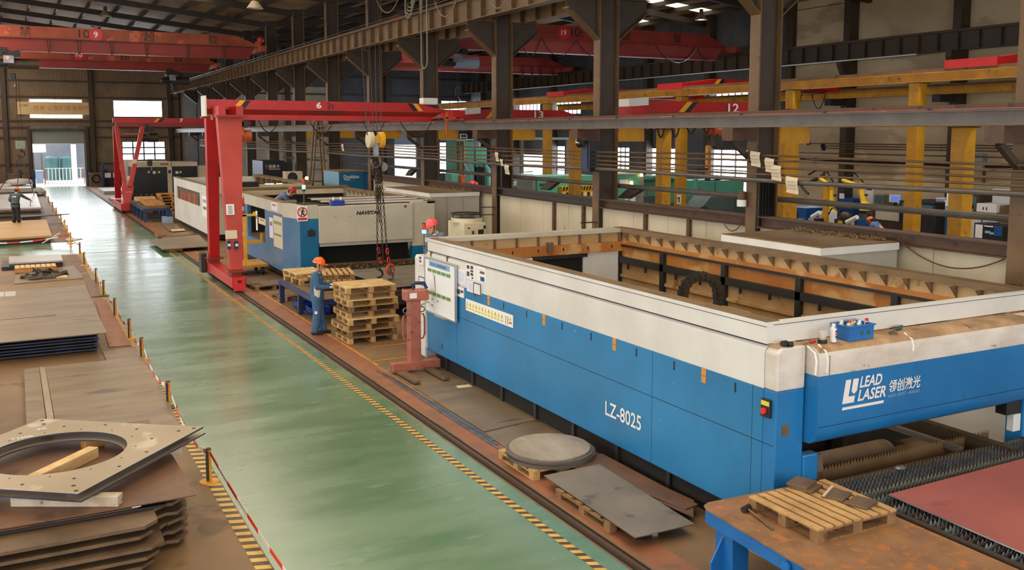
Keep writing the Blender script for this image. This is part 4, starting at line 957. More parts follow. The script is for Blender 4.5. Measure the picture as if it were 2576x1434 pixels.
for px_, py_ in ((1084, 638), (1125, 650)):
    p = gx(px_, py_, LX); MB().box((LX-.004, p.y-.03, p.z-.06), (LX, p.y+.03, p.z+.05)).build('clip', 'rust_steel', t)
a = gx(1523, 1045, LX-.004); b = gx(1613, 1070, LX-.004)
text('LZ-8025', 'lettering', 'white_paint', t, (LX-.004, a.y, .66), (0, -1, 0), (0, 0, 1), a.y-b.y, .20, th=.002, bold=.012)
# white end cabinet at the far end with posters, cable cover and signal light
MB().prism([(LX-.05, LY1, .14), (LX-.05, LY1, 2.06), (LX-.02, LY1, 2.12), (LX+.5, LY1, 2.12), (LX+.5, LY1, .14)], (0, .52, 0)).build('end_cabinet', 'machine_white', t, bevel=.02)
MB().box((LX-.05, LY1-.06, .14), (LX-.01, LY1+.02, .34)).build('skirt_flap', 'light_blue_grey', t)
YS = 17.40; p = gy(1067, 618, YS); z0s = gy(1067, 587, YS).z; zts = gy(1067, 561, YS).z
o = MB().cyl((p.x, YS, 2.12), (p.x, YS, z0s), .015, n=8).build('signal_pole', 'grey_steel', t)
zt = z0s
for h, m in ((.07, 'lamp_green'), (.05, 'hoist_orange'), (.07, 'lamp_red'), (.015, 'black_paint')):
    MB().cyl((p.x, YS, zt), (p.x, YS, zt+h-.004), .04, n=16).build('lamp_segment', m, o, smooth=True); zt += h
# dark chassis under the panels; black skirt also stands for the shadow there
MB().box((LX+.10, LY0+.3, .0), (LX+.22, LY1-.2, .34)).build('shadow_skirt', 'black_gap', t)
MB().box((LX+.22, LY0+1.8, .10), (LXR-.2, LY1, .42)).build('chassis', 'black_steel', t)
for i in range(8):
    y = 8.2+i*1.15; MB().box((LX+.06, y-.04, .0), (LX+.10, y+.04, .28)).build('foot', 'black_steel', t)
# front: corner post, hood with ledge, right post
MB().prism([(LX, LY0, .30), (LX+.40, LY0, .30), (LX+.40, LY0, 1.77), (LX, LY0, 1.77)], (0, .2, 0)).build('corner_post', 'machine_blue_front', t, bevel=.015)
MB().prism([(LX, LY0-.004, 1.77), (LX+.40, LY0-.004, 1.77), (LX+.40, LY0-.004, 2.24), (LX+.06, LY0-.004, 2.24), (LX, LY0-.004, 2.18)], (0, .2, 0)).build('corner_cap', 'machine_white_dirty', t, bevel=.02)
MB().box((LX+.03, LY0+.03, 2.238), (LX+.40, 7.62, 2.252)).build('corner_ledge', 'dirty_ledge', t)
HX0, HX1, HY = LX+.42, 11.13, 7.24
prof = [(HY, 1.93), (HY, 2.12), (HY+.015, 2.17), (HY+.05, 2.21), (HY+.11, 2.232), (7.62, 2.236), (7.62, 1.93)]
MB().prism([(HX0, y, z) for y, z in prof], (HX1-HX0, 0, 0)).build('hood_white_band', 'machine_white_dirty', t, smooth=True)
MB().prism([(HX0+.01, y, z+.003) for y, z in [(HY+.02, 2.175), (HY+.05, 2.21), (HY+.11, 2.233), (7.60, 2.237), (7.60, 2.225), (HY+.11, 2.222), (HY+.05, 2.20)]], (HX1-HX0-.02, 0, 0)).build('hood_ledge', 'dirty_ledge', t, smooth=True)
prof = [(HY, 1.93), (HY, 1.32), (HY+.03, 1.22), (HY+.10, 1.17), (7.62, 1.15), (7.62, 1.93)]
MB().prism([(HX0, y, z) for y, z in prof], (HX1-HX0, 0, 0)).build('hood_blue_panel', 'machine_blue_front', t, smooth=True)
q = MB().box((HX0+.01, HY-.002, 1.365), (HX1, HY+.004, 1.371)).box((HX0+.15, HY-.002, 1.93), (HX0+.156, HY+.01, 2.14)); q.build('seams', 'slot_black', t)
MB().box((HX1, LY0-.1, .30), (LXR, LY0+.15, 1.9)).build('right_post', 'machine_blue_front', t, bevel=.02)
MB().box((HX1, LY0-.1, 1.9), (LXR, LY0+.15, 2.24)).build('right_cap', 'machine_white', t, bevel=.02)
MB().box((HX1-.28, HY+.12, 1.0), (HX1, LY0+.1, 1.2)).build('guide_block', 'black_steel', t, bevel=.01)
MB().box((HX1-.16, HY+.1, .78), (HX1-.02, HY+.2, 1.0)).build('bellows', 'plastic_white', t, bevel=.01)
MB().box((LX+.10, 7.60, 2.252), (LXR, 7.68, 2.49)).build('front_parapet', 'machine_white', t)
MB().box((LX+.1, 7.595, 2.455), (LXR, 7.6, 2.46)).build('parapet_seam', 'slot_black', t)
for x in (LX+.36, LX+.52, LX+1.85): MB().tube([(x, 7.36, 2.245), (x+.01, HY+.02, 2.19), (x+.01, HY-.008, 2.1), (x, HY-.008, 1.96 if x < LX+1 else 2.06)], .012, 6).build('cable_tie_strip', 'white_paint', t)
# bent guards at the foot of the corner post
MB().box((LX+.40, LY0-.02, .70), (LX+.62, LY0+.1, 1.02)).build('foot_guard', 'machine_blue_front', t, bevel=.02); MB().box((LX+.62, LY0, .78), (LX+.72, LY0+.1, .98)).build('guard_tip', 'grey_steel', t, bevel=.01)
p = gy(1975, 1083, LY0); MB().box((p.x-.05, LY0-.006, p.z-.06), (p.x+.05, LY0, p.z+.06)).build('rating_plate', 'offcut_brown', t)
p = gx(1930, 1026, LX); o = MB().box((LX-.03, p.y-.07, p.z-.1), (LX, p.y+.07, p.z+.1)).build('control_station', 'black_paint', t, bevel=.006)
MB().cyl((LX-.06, p.y+.01, p.z-.03), (LX-.03, p.y+.01, p.z-.03), .035, n=14).build('stop_button', 'sign_red', o); MB().box((LX-.034, p.y-.06, p.z+.03), (LX-.03, p.y+.06, p.z+.08)).build('button_label', 'warn_yellow', o)
# maker's lettering on the hood
def gh(px_, py_): return gy(px_, py_, HY-.004)
a = gh(2110, 1005); tx = a.x
zb = gh(2145, 1003).z
lx0, lx1 = gh(2120, 980).x, gh(2157, 980).x
z0, z1 = 1.585, 1.845
qx = lambda f: lx0+(lx1-lx0)*f
qz = lambda f: z0+(z1-z0)*f
sh = .18*(z1-z0)
def lp(pts, mb): mb.prism([(qx(u)+sh*v, HY-.006, qz(v)) for u, v in pts], (0, .004, 0))
q = MB(); lp([(0, 0), (.78, 0), (.78, .28), (.34, .28), (.34, 1), (0, 1)], q); lp([(.50, .48), (.68, .36), (.86, .48), (.86, 1), (.50, 1)], q); q.build('logo', 'white_paint', t)
text('LEAD', 'lettering', 'white_paint', t, (gh(2162, 970).x, HY, 1.735), (1, 0, 0), (0, 0, 1), gh(2219, 950).x-gh(2162, 970).x, .125, shear=.25, th=.006, bold=.025)
text('LASER', 'lettering', 'white_paint', t, (gh(2157, 997).x, HY, 1.585), (1, 0, 0), (0, 0, 1), gh(2228, 980).x-gh(2157, 997).x, .13, shear=.25, th=.006, bold=.025)
MB().prism([(lx0, HY-.006, 1.515), (gh(2222, 1000).x, HY-.006, 1.515), (gh(2222, 1000).x+.01, HY-.006, 1.545), (lx0+.01, HY-.006, 1.545)], (0, .004, 0)).build('logo_bar', 'white_paint', t)
text('领创激光', 'lettering', 'white_paint', t, (gh(2236, 980).x, HY, 1.62), (1, 0, 0), (0, 0, 1), gh(2315, 960).x-gh(2236, 980).x, .145, shear=.12, th=.006, bold=.015)
text('400-897-8800', 'lettering', 'board_blue', t, (gh(2232, 997).x, HY, 1.565), (1, 0, 0), (0, 0, 1), gh(2313, 980).x-gh(2232, 997).x, .035, shear=.2, th=.006)
# right wall seen from inside
MB().box((LXR-.12, 7.6, .3), (LXR, LY1+.2, 2.42)).build('right_side_wall', 'machine_white', t)
IX = LXR-.12
MB().box((IX-.004, 7.7, 2.22), (IX, LY1, 2.40)).build('rim_web', 'stained_cream', t)
MB().box((IX-.06, 7.68, 2.40), (LXR+.05, LY1+.2, 2.49)).build('right_rim', 'dust_top', t)
q = MB(); y = 7.9
while y < LY1:
    q.prism([(IX, y, 2.40), (IX-.05, y, 2.40), (IX-.05, y+.22, 2.40), (IX, y+.22, 2.40)], (0, 0, .001)); q.prism([(IX-.05, y, 2.4), (IX-.05, y+.24, 2.4), (IX-.01, y+.24, 2.22), (IX, y+.24, 2.22), (IX, y, 2.4)], (0.012, 0, 0)) if False else q.prism([(IX, y, 2.40), (IX-.16, y, 2.40), (IX, y, 2.22)], (0, .02, 0)); y += .40
o = q.build('rim_gusset', 'dust_top', t); o['kind'] = 'stuff'  # dust colour stands for the shade the gussets cast on the web
MB().box((IX-.05, 7.7, 2.15), (IX, LY1, 2.22)).build('upper_rail', 'stained_panel', t)
MB().box((IX-.07, 7.7, 2.10), (IX, LY1, 2.15)).build('dark_rail', 'black_steel', t)
ysn = [LY1-.02]+[IX*rat(px_) for px_ in (1677, 1835, 2027, 2275)]+[7.7]
for i in range(5):
    MB().box((IX-.01, ysn[i+1]+.05, 1.88), (IX, ysn[i]-.05, 2.10)).build('stained_panel', 'stained_panel' if i < 4 else 'stained_cream', t)
    MB().box((IX-.008, ysn[i+1]+.05, .9), (IX, ysn[i]-.05, 1.74)).build('lower_panel', 'stained_cream', t)
    MB().box((IX-.09, ysn[i]-.06, .9), (IX, ysn[i]+.06, 2.12)).build('dark_post', 'black_steel', t)
    for f in (.35, .75):
        y = ysn[i+1]+(ysn[i]-ysn[i+1])*f; MB().box((IX-.10, y-.02, 1.64), (IX-.06, y+.02, 1.78)).build('tab', 'black_steel', t)
MB().box((IX-.09, 7.7, 1.74), (IX, LY1, 1.88)).build('middle_rail', 'black_steel', t)
MB().box((IX-.05, 7.7, 1.44), (IX, LY1, 1.50)).build('pale_rail', 'stained_cream', t)
# rear wall seen from inside
MB().box((LX+.1, LY1, .3), (LXR, LY1+.2, 2.42)).build('rear_wall', 'machine_white', t)
MB().box((LX+.05, LY1-.08, 2.40), (LXR, LY1+.22, 2.48)).build('rear_rim', 'navstar_white', t)
MB().box((LX+.2, LY1-.02, 2.2), (IX, LY1, 2.40)).build('rear_web', 'stained_cream', t)
for i in range(9):
    x = LX+.45+i*.5; MB().box((x-.012, LY1-.1, 2.2), (x+.012, LY1-.02, 2.40)).build('rib', 'dust_top', t)
MB().box((LX+.2, LY1-.12, 2.0), (IX, LY1-.02, 2.2)).build('rear_beam', 'stained_panel', t)
for i in range(7): MB().box((LX+.6+i*.6, LY1-.125, 2.08), (LX+.63+i*.6, LY1-.12, 2.14)).build('bolt_hole', 'slot_black', t)
a, b = gy(1343, 620, LY1-.04), gy(1464, 690, LY1-.04)
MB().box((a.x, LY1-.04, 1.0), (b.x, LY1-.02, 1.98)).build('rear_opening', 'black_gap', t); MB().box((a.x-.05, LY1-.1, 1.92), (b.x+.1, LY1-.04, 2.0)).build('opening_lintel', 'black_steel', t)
MB().box((b.x+.02, LY1-.05, .9), (IX-.02, LY1-.02, 1.99)).build('rear_inner_panel', 'machine_white', t)
p = gy(1384, 622, LY1-.16); MB().box((p.x-.06, LY1-.2, p.z-.1), (p.x+.06, LY1-.12, p.z+.1)).build('bracket_block', 'offcut_brown', t)
for px_ in (1300, 1330): p = gy(px_, 650, LY1-.1); MB().box((p.x-.08, LY1-.12, 1.6), (p.x+.08, LY1-.06, 1.98)).build('inner_box', 'machine_white', t)
MB().box((LX+.2, 9.2, .80), (IX, LY1-.02, .88)).build('bed_floor', 'dust_top', t)
# drag chain arch on a carriage inside
AX = 10.2; y0 = AX*rat(1770); a = gx(1770, 693, AX); b = gx(1770, 772, AX); hh = a.z-b.z
pts = [(AX-.24, y0+.17, b.z-.1), (AX-.24, y0+.17, b.z)] + [(AX-.24*math.cos(k*PI/10), y0+.17*math.cos(k*PI/10), b.z+hh*.35+hh*.62*math.sin(k*PI/10)) for k in range(11)] + [(AX+.24, y0-.17, b.z), (AX+.24, y0-.17, b.z-.1)]
q = MB()
for i in range(len(pts)-1): q.bar(pts[i], pts[i+1], .16, .07, up=(.5, .8, .01))
o = q.build('drag_chain', 'cable_black', t)
q = MB()
for i in range(1, len(pts)-1): q.bx(pts[i], (.1, .18, .1))
q.build('chain_link_plates', 'dark_steel', o)
p = gx(1800, 775, AX); MB().box((AX-.5, p.y-.55, p.z-.45), (AX+.3, p.y+.45, p.z)).build('carriage', 'stained_cream', t, bevel=.02); MB().box((AX-.2, p.y-.7, p.z-.3), (AX+.1, p.y-.5, p.z+.03)).build('carriage_head', 'offcut_brown', t)
MB().box((AX-.15, p.y-.55, .9), (AX+.15, p.y+.4, p.z-.4)).build('carriage_leg', 'black_steel', t)

# whiteboard and papers on the machine side
wb = thing('whiteboard', 'white notice board with two rows of green magnets on the blue machine', 'board', tuple(gx(1107, 795, LX-.06)))
A, B_, C_, D_ = gx(1069.4, 648.5, LX-.06), gx(1145.6, 668.5, LX-.06), gx(1146.4, 810, LX-.06), gx(1071, 780, LX-.06)
by0, by1, bz0, bz1 = C_.y, A.y, (C_.z+D_.z)/2, (A.z+B_.z)/2
MB().box((LX-.06, by0, bz0), (LX-.035, by1, bz1)).build('panel', 'board_white', wb)
q = MB()
for (ya, yb, z_a, z_b) in ((by0, by1, bz1-.012, bz1+.012), (by0, by1, bz0-.012, bz0+.012), (by0-.012, by0+.012, bz0, bz1), (by1-.012, by1+.012, bz0, bz1)): q.box((LX-.075, ya, z_a), (LX-.03, yb, z_b))
q.build('frame', 'aluminium', wb)
W_, H_ = by1-by0, bz1-bz0
MB().box((LX-.064, by0+.18*W_, bz1-.135*H_), (LX-.06, by1-.14*W_, bz1-.035*H_)).build('title_strip', 'board_blue', wb)
text('机台 管理看板', 'lettering', 'deep_blue', wb, (LX-.064, by1-.2*W_, bz1-.115*H_), (0, -1, 0), (0, 0, 1), .52*W_, .055*H_, th=.003)
for r, zf in enumerate((.20, .625)):
    for c_ in range(5): MB().box((LX-.07, by1-(.10+.155*c_)*W_-.12*W_, bz1-zf*H_-.06*H_+.02*H_), (LX-.06, by1-(.10+.155*c_)*W_, bz1-zf*H_+.02*H_)).build('magnet', 'magnet_green', wb)
q = MB().box((LX-.072, by1-.28*W_, bz1-.56*H_), (LX-.062, by1-.10*W_, bz1-.26*H_)); q.build('hanging_sheet', 'paper_lilac', wb); MB().prism([(LX-.075, by1-.36*W_, bz1-.58*H_), (LX-.075, by1-.20*W_, bz1-.55*H_), (LX-.09, by1-.22*W_, bz1-.25*H_), (LX-.09, by1-.34*W_, bz1-.27*H_)], (-.004, 0, 0)).build('hanging_sheet', 'paper', wb)
for yf, zf in ((.24, .75), (.43, .75), (.24, .86)): MB().bx((LX-.064, by1-yf*W_, bz1-zf*H_), (.01, .03, .02)).build('pin', 'ink', wb)
MB().box((LX-.11, by0+.28*W_, bz0-.03), (LX-.035, by1-.38*W_, bz0)).build('tray', 'aluminium', wb)
def poster(lab, x0, y0_, x1, y1_, m='paper', blocks=(), lines=0, X=LX-.012, frame=None):
    a = gx(x0, y0_, X); b = gx(x1, y1_, X); zt_, zb_ = a.z, b.z
    # the picture edge falls with perspective: take heights at both ends from the left edge
    t_ = thing('paper_notice', lab, 'paper', (X, (a.y+b.y)/2, (zt_+zb_)/2), 'papers on the blue machine')
    MB().box((X, b.y, zb_), (LX+.0 if X > LX-.05 else X+.02, a.y, zt_)).build('sheet', m, t_)
    w, h = a.y-b.y, zt_-zb_
    for (u0, v0, u1, v1, mm) in blocks: MB().box((X-.004, a.y-u1*w, zt_-v1*h), (X, a.y-u0*w, zt_-v0*h)).build('printed_block', mm, t_)
    if lines:
        q = MB()
        for i in range(lines): q.box((X-.003, a.y-.85*w, zt_-(.18+.7*i/lines)*h), (X, a.y-(.15+.1*(i % 3))*w, zt_-(.2+.7*i/lines)*h))
        q.build('print', 'board_blue' if m == 'paper_lilac' else 'aluminium', t_)
    if frame:
        q = MB()
        for (ya, yb, z_a, z_b) in ((b.y, a.y, zt_-.008, zt_+.008), (b.y, a.y, zb_-.008, zb_+.008), (b.y-.008, b.y+.008, zb_, zt_), (a.y-.008, a.y+.008, zb_, zt_)): q.box((X-.006, ya, z_a), (X+.004, yb, z_b))
        q.build('frame', frame, t_)
poster('plain printed white sheet right beside the whiteboard on the machine', 1148, 676, 1171, 718, 'paper_lilac', (), 6)
poster('white sheet with black photo squares, upper row on the blue machine', 1172.5, 662, 1195.5, 706, 'paper', ((.1, .1, .36, .34, 'ink'), (.5, .08, .78, .3, 'ink'), (.5, .36, .78, .5, 'ink'), (.1, .52, .36, .84, 'ink'), (.5, .56, .78, .74, 'ink'), (.62, .82, .78, .94, 'ink')), 0)
poster('white sheet with red and blue blocks, upper right of the papers', 1197, 668, 1221, 713, 'paper', ((.45, .28, .9, .44, 'offcut_brown'), (.5, .64, .9, .92, 'robot_blue')), 3)
poster('white lined sheet below the photo squares sheet', 1174, 706, 1190, 737, 'paper_lilac', (), 6)
poster('dark framed white sheet, lowest right of the papers', 1191.5, 711, 1209, 744, 'paper', (), 5, LX-.02, 'ink')
poster('small sheet with two dark pictures below the plain printed sheet', 1150, 719, 1166, 750, 'paper', ((.05, .3, .45, .75, 'ink'), (.55, .3, .95, .55, 'ink')), 2)
poster('pinkish sheet high on the white end cabinet, with a yellow tag below', 1052, 642, 1065, 670, 'paper_lilac', ((.2, .1, .6, .35, 'ink'), (.2, .45, .6, .7, 'offcut_brown'), (.3, .88, 1.0, 1.0, 'warn_yellow')), 0, LX-.07)
poster('dark framed sheet low on the white end cabinet', 1054, 695, 1068, 719, 'paper', (), 4, LX-.07, 'ink')
# strip of warning symbols
a = gx(1171.5, 751, LX-.006); b = gx(1290, 793, LX-.006); c = gx(1172, 780, LX-.006)
t_ = thing('warning_strip', 'long white strip of yellow warning triangles on the blue machine side', 'sign', (LX-.006, (a.y+b.y)/2, c.z))
zs0, zs1 = c.z, a.z; MB().box((LX-.006, b.y, zs0), (LX, a.y, zs1)).build('plate', 'paper', t_)
for i in range(13):
    yc = a.y-(a.y-b.y)*(.04+.068*i if i < 12 else .955); w = (a.y-b.y)*.024; z0_ = zs0+(zs1-zs0)*(.42 if i < 12 else .5); z1_ = zs0+(zs1-zs0)*.85
    MB().prism([(LX-.009, yc+w, z0_), (LX-.009, yc-w, z0_), (LX-.009, yc, z1_)], (.003, 0, 0)).build('triangle', 'warn_yellow', t_)
    MB().box((LX-.011, yc-.006, z0_+.03*(1+i % 2)), (LX-.009, yc+.006, z1_-.06)).build('symbol', 'ink', t_)
    MB().box((LX-.009, yc-w, z0_-.05), (LX-.006, yc+w, z0_-.02)).build('caption_block', 'warn_yellow' if i < 12 else 'sign_red', t_)
q = MB()
for i in range(2):
    yc = a.y-(a.y-b.y)*(.865+.04*i)
    for j in range(5): q.bx((LX-.008, yc, zs0+(zs1-zs0)*(.2+.13*j)), (.003, .02, .018))
q.build('printed_marks', 'ink', t_)

# things on the machine's front ledge
zl0 = 2.242
p = gz(2130, 858, zl0); t = thing('parts_bin', 'open blue plastic bin of spray cans on the ledge of the machine', 'bin', (p.x, p.y, zl0))
bxa, bxb = gz(2090, 845, zl0), gz(2190, 850, zl0)
X0, X1, Yb0, Yb1 = bxa.x-.05, bxb.x+.02, 7.33, 7.57
q = MB().box((X0+.012, Yb0+.012, zl0+.001), (X1-.012, Yb1-.012, zl0+.01)); q.box((X0, Yb0, zl0), (X1, Yb0+.012, zl0+.15)); q.box((X0, Yb1-.012, zl0), (X1, Yb1, zl0+.15)); q.box((X0, Yb0+.012, zl0), (X0+.012, Yb1-.012, zl0+.15)); q.box((X1-.012, Yb0+.012, zl0), (X1, Yb1-.012, zl0+.15))
q.build('tub', 'crate_blue', t)
q = MB().box((X0-.015, Yb0-.015, zl0+.15), (X1+.015, Yb0+.012, zl0+.165)).box((X0-.015, Yb1-.012, zl0+.15), (X1+.015, Yb1+.015, zl0+.165)).box((X0-.015, Yb0+.012, zl0+.15), (X0+.012, Yb1-.012, zl0+.165)).box((X1-.012, Yb0+.012, zl0+.15), (X1+.015, Yb1-.012, zl0+.165)); q.build('rim', 'crate_blue', t)
for x in (X0+.20, X0+.30): MB().cyl((x, Yb0-.003, zl0+.075), (x, Yb0, zl0+.075), .028, n=12).build('paint_spot', 'machine_green_dark', t)
def can(lab, x, y, z, m, capm, h=.19, r=.032):
    t_ = thing('spray_can', lab, 'can', (x, y, z), 'spray cans on the machine')
    MB().cyl((x, y, z), (x, y, z+h*.78), r, n=16).build('body', m, t_, smooth=True); MB().cyl((x, y, z+h*.78), (x, y, z+h*.86), r, r*.55, 16).build('shoulder', 'aluminium', t_, smooth=True)
    MB().cyl((x, y, z+h*.82), (x, y, z+h), r*.62, n=14).build('cap', capm, t_, smooth=True); return t_
for dx, dy, m, cp_, lab in ((.05, .16, 'can_white', 'can_white', 'spray can with a white cap, leftmost in the blue bin'), (.13, .12, 'can_white', 'hoist_orange', 'spray can with an orange cap in the blue bin'), (.20, .15, 'can_yellow', 'aluminium', 'yellow spray can in the middle of the blue bin'), (.27, .18, 'aluminium', 'aluminium', 'grey metal can behind the yellow one in the blue bin'), (.23, .07, 'plastic_grey', 'can_white', 'low spray can at the front of the blue bin'), (.40, .12, 'can_white', 'sign_red', 'spray can with a red cap, right end of the blue bin')):
    can(lab, X0+dx, Yb0+dy, zl0+.012, m, cp_)
p = gz(2080, 856, zl0); c_ = can('white spray can with red and blue print standing left of the blue bin', p.x, 7.40, zl0, 'can_white', 'can_white', .2, .034)
for z, m in ((.05, 'robot_blue'), (.08, 'tape_red'), (.11, 'robot_blue')): MB().box((p.x-.005, 7.40-.037, zl0+z), (p.x+.02, 7.40-.033, zl0+z+.02)).build('print', m, c_)
p = gz(2052, 858, zl0); t = thing('clear_cup', 'clear plastic cup with a dark base left of the white can', 'cup', (p.x, 7.42, zl0))
MB().cyl((p.x, 7.42, zl0+.03), (p.x+.01, 7.42, zl0+.13), .03, .05, 16, cap=False).build('cup', 'clear_plastic', t, smooth=True); MB().cyl((p.x, 7.42, zl0), (p.x, 7.42, zl0+.035), .05, n=16).build('base', 'black_paint', t, smooth=True)
p = gz(1958, 868, zl0); t = thing('cable_clamp', 'small black clamp on the left corner of the ledge', 'clamp', (p.x, 7.46, zl0))
MB().cyl((p.x-.04, 7.46, zl0+.035), (p.x+.02, 7.46, zl0+.035), .035, n=12).build('barrel', 'black_steel', t, smooth=True); MB().cyl((p.x+.02, 7.44, zl0+.03), (p.x+.07, 7.42, zl0+.03), .03, n=12).build('knob', 'black_paint', t, smooth=True)
p = gz(2020, 862, zl0); t = thing('screwdriver', 'screwdriver with a red handle lying left of the clear cup', 'tool', (p.x, 7.45, zl0))
MB().cyl((p.x-.10, 7.42, zl0+.012), (p.x+.05, 7.46, zl0+.012), .006, n=8).build('blade', 'grey_steel', t); MB().cyl((p.x+.05, 7.46, zl0+.014), (p.x+.14, 7.485, zl0+.014), .014, n=10).build('handle', 'sign_red', t, smooth=True)
p = gz(2235, 832, zl0); t = thing('brush', 'long dark brush lying on the ledge right of the blue bin', 'tool', (p.x, 7.48, zl0))
MB().cyl((p.x-.12, 7.42, zl0+.012), (p.x+.1, 7.5, zl0+.02), .009, n=8).build('stem', 'grey_steel', t); MB().cyl((p.x+.1, 7.5, zl0+.02), (p.x+.24, 7.55, zl0+.025), .025, .02, 10).build('head', 'machine_green_dark', t, smooth=True)
p = gz(2240, 838, zl0); t = thing('washer_ring', 'small dark ring lying on the ledge in front of the brush', 'ring', (p.x, 7.38, zl0)); MB().tube([(p.x+.04*math.cos(k*PI/8), 7.38+.03*math.sin(k*PI/8), zl0+.008) for k in range(16)], .007, 6, closed=True).build('ring', 'grey_steel', t)

# ================================================================== CUTTING TABLE IN FRONT OF THE MACHINE
t = thing('cutting_table', 'dark cutting table with rows of saw toothed slats under the red plate', 'table', (9.1, 5.8, 0))
TX0, TX1, TY0, TY1 = 7.60, 11.0, 4.2, 7.22
MB().box((TX0, TY0, .62), (TX0+.06, TY1, .76)).box((TX1-.06, TY0, .62), (TX1, TY1, .76)).box((TX0, TY0, .62), (TX1, TY0+.06, .76)).box((TX0, TY1-.06, .62), (TX1, TY1, .74)).build('frame', 'dark_steel', t)
MB().box((TX0, TY0, .35), (TX1, TY1, .62)).build('tray', 'black_steel', t)
for x in (TX0+.3, TX1-.3):
    for y in (TY0+.3, TY1-.3): MB().box((x-.1, y-.1, 0), (x+.1, y+.1, .35)).build('leg', 'black_steel', t)
def slat(y, z, h=.13, step=.06, mm='grey_steel', x0=None, x1=None):
    x0 = TX0+.07 if x0 is None else x0; x1 = TX1-.07 if x1 is None else x1
    n = int((x1-x0)/step); pts = [(x0, y, z-h)]
    for i in range(n):
        pts += [(x0+step*i, y, z-.05-.02*random.random()), (x0+step*(i+.5), y, z-.012*random.random())]
    pts += [(x0+step*n, y, z-h)]
    nn = len(pts); vs = [Vector(p) for p in pts]+[Vector(p)+Vector((0, .005, 0)) for p in pts]
    q = MB(); b0 = [(p[0], y, z-h) for p in pts]
    for i in range(1, nn-2):
        q.prism([pts[i], pts[i+1], (pts[i+1][0], y, z-h), (pts[i][0], y, z-h)], (0, .005, 0))
    return q
y = TY0+.12
while y < TY1-.08:
    slat(y, .795).build('slat', random.choice(['plastic_grey', 'bright_steel', 'grey_steel']), t); y += .085
q = slat(7.52, .80, .2, .05, 'dark_steel', LX+.6, TX1-.2); o = q.build('rear_slat', 'brown_steel', t)
MB().box((LX+.5, 7.3, .50), (TX1, 7.6, .56)).build('rear_cross_beam', 'brown_steel', t)
a = gy(2050, 1175, 7.95); b = gy(2320, 1118, 7.95)
MB().cyl((7.45, 7.95, a.z), (9.35, 7.95, a.z), .16, n=24).build('dust_duct', 'offcut_brown', t, smooth=True); MB().cyl((9.35, 7.95, a.z), (9.55, 8.15, a.z-.1), .16, .12, 24).build('duct_bend', 'offcut_brown', t, smooth=True)
MB().box((10.3, 6.9, .62), (10.42, 13.0, .80)).build('guide_rail', 'dark_steel', t); MB().box((9.9, 7.3, .70), (9.98, 13.0, .76)).build('guide_rail', 'grey_steel', t)
for y in (9.0, 12.0): MB().box((9.7, y-.1, 0), (10.5, y+.1, .70)).build('rail_support', 'black_steel', t)
c0, c1, c2 = gz(2235, 1250, .80), gz(2576, 1410, .80), gz(2576, 1160, .80)
tag(MB().prism([(7.84, 6.56, .798), (7.74, 4.3, .798), (10.6, 4.3, .798), (10.85, 6.62, .798)], (0, 0, .014)).build('red_plate', 'red_oxide'), 'large dull red steel plate lying on the saw toothed slats', 'plate')
MB().prism([(7.837, 6.563, .799), (7.737, 4.3, .799), (7.74, 4.3, .811), (7.84, 6.563, .811)], (-.003, 0, 0)).build('cut_edge', 'bright_steel', bpy.data.objects['red_plate'])
p = gy(2258, 1190, 7.05); tag(MB().ball((8.55, 7.02, .825), (.07, .05, .03), 8).build('crumpled_foil', 'bright_steel'), 'crumpled piece of shiny foil lying on the slat tips', 'foil')

# blue platform table with diamond plate top
t = thing('platform_table', 'blue steel platform table with a rusty diamond plate top at the bottom right', 'table', (6.7, 5.6, 0))
top = [(6.02, 7.24), (6.06, 7.33), (6.15, 7.37), (7.55, 7.30), (7.55, 3.4), (5.80, 3.4)]
MB().prism([(x, y, .735) for x, y in top], (0, 0, .018)).build('top', 'rust_table', t)
MB().bar((6.08, 7.28, .66), (5.88, 3.4, .66), .08, .14).build('side_beam', 'bright_blue', t); MB().bar((6.08, 7.27, .67), (7.5, 7.24, .67), .06, .12).build('rear_beam', 'bright_blue', t)
for y, x in ((7.10, 6.24), (4.0, 6.05)):
    MB().box((x-.11, y-.13, 0), (x+.11, y+.13, .735)).build('leg', 'bright_blue', t, bevel=.012); MB().prism([(x-.11, y, 0), (x-.26, y, .0), (x-.26, y, .25), (x-.11, y, .5)], (0, .02, 0)).build('gusset', 'bright_blue', t)
for y in (7.1, 4.0): MB().box((7.3, y-.1, 0), (7.5, y+.1, .735)).build('leg', 'bright_blue', t)
MB().bar((6.3, 6.9, .45), (6.3, 3.6, .45), .06, .08).build('lower_bar', 'yellow_paint', t); MB().box((6.5, 3.6, .05), (7.4, 6.2, .40)).build('toolbox_shelf', 'black_steel', t)
for px_, py_ in ((2025, 1330), (1980, 1350)): p = gx(px_, py_, 5.95); MB().cyl((5.93, p.y, .66), (5.96, p.y, .66), .05, n=14).build('bolt', 'bright_blue', t)
# pallets
def make_pallet(name, lab, w, d, m, grp, nd=7, h=.125, dm=None):
    """w along x (deck boards run along x), d along y; stringer blocks under"""
    t = thing(name, lab, 'pallet', (0, 0, 0), grp); bw = d/(nd*1.42)
    for i in range(nd):
        y = -d/2+bw/2+(d-bw)*i/(nd-1)
        MB().box((-w/2+random.uniform(-.008, .008), y-bw/2, h-.02), (w/2+random.uniform(-.008, .008), y+bw/2, h)).build('deck_board', m, t)
    for i in range(3):
        x = -w/2+.05+(w-.1)*i/2
        MB().box((x-.05, -d/2, h-.038), (x+.05, d/2, h-.02)).build('stringer', dm or m, t)
        for j in range(3):
            y = -d/2+.06+(d-.12)*j/2; MB().box((x-.05, y-.06, .018), (x+.05, y+.06, h-.038)).build('block', dm or m, t)
        MB().box((x-.05, -d/2, 0), (x+.05, d/2, .018)).build('bottom_board', dm or m, t)
    return t
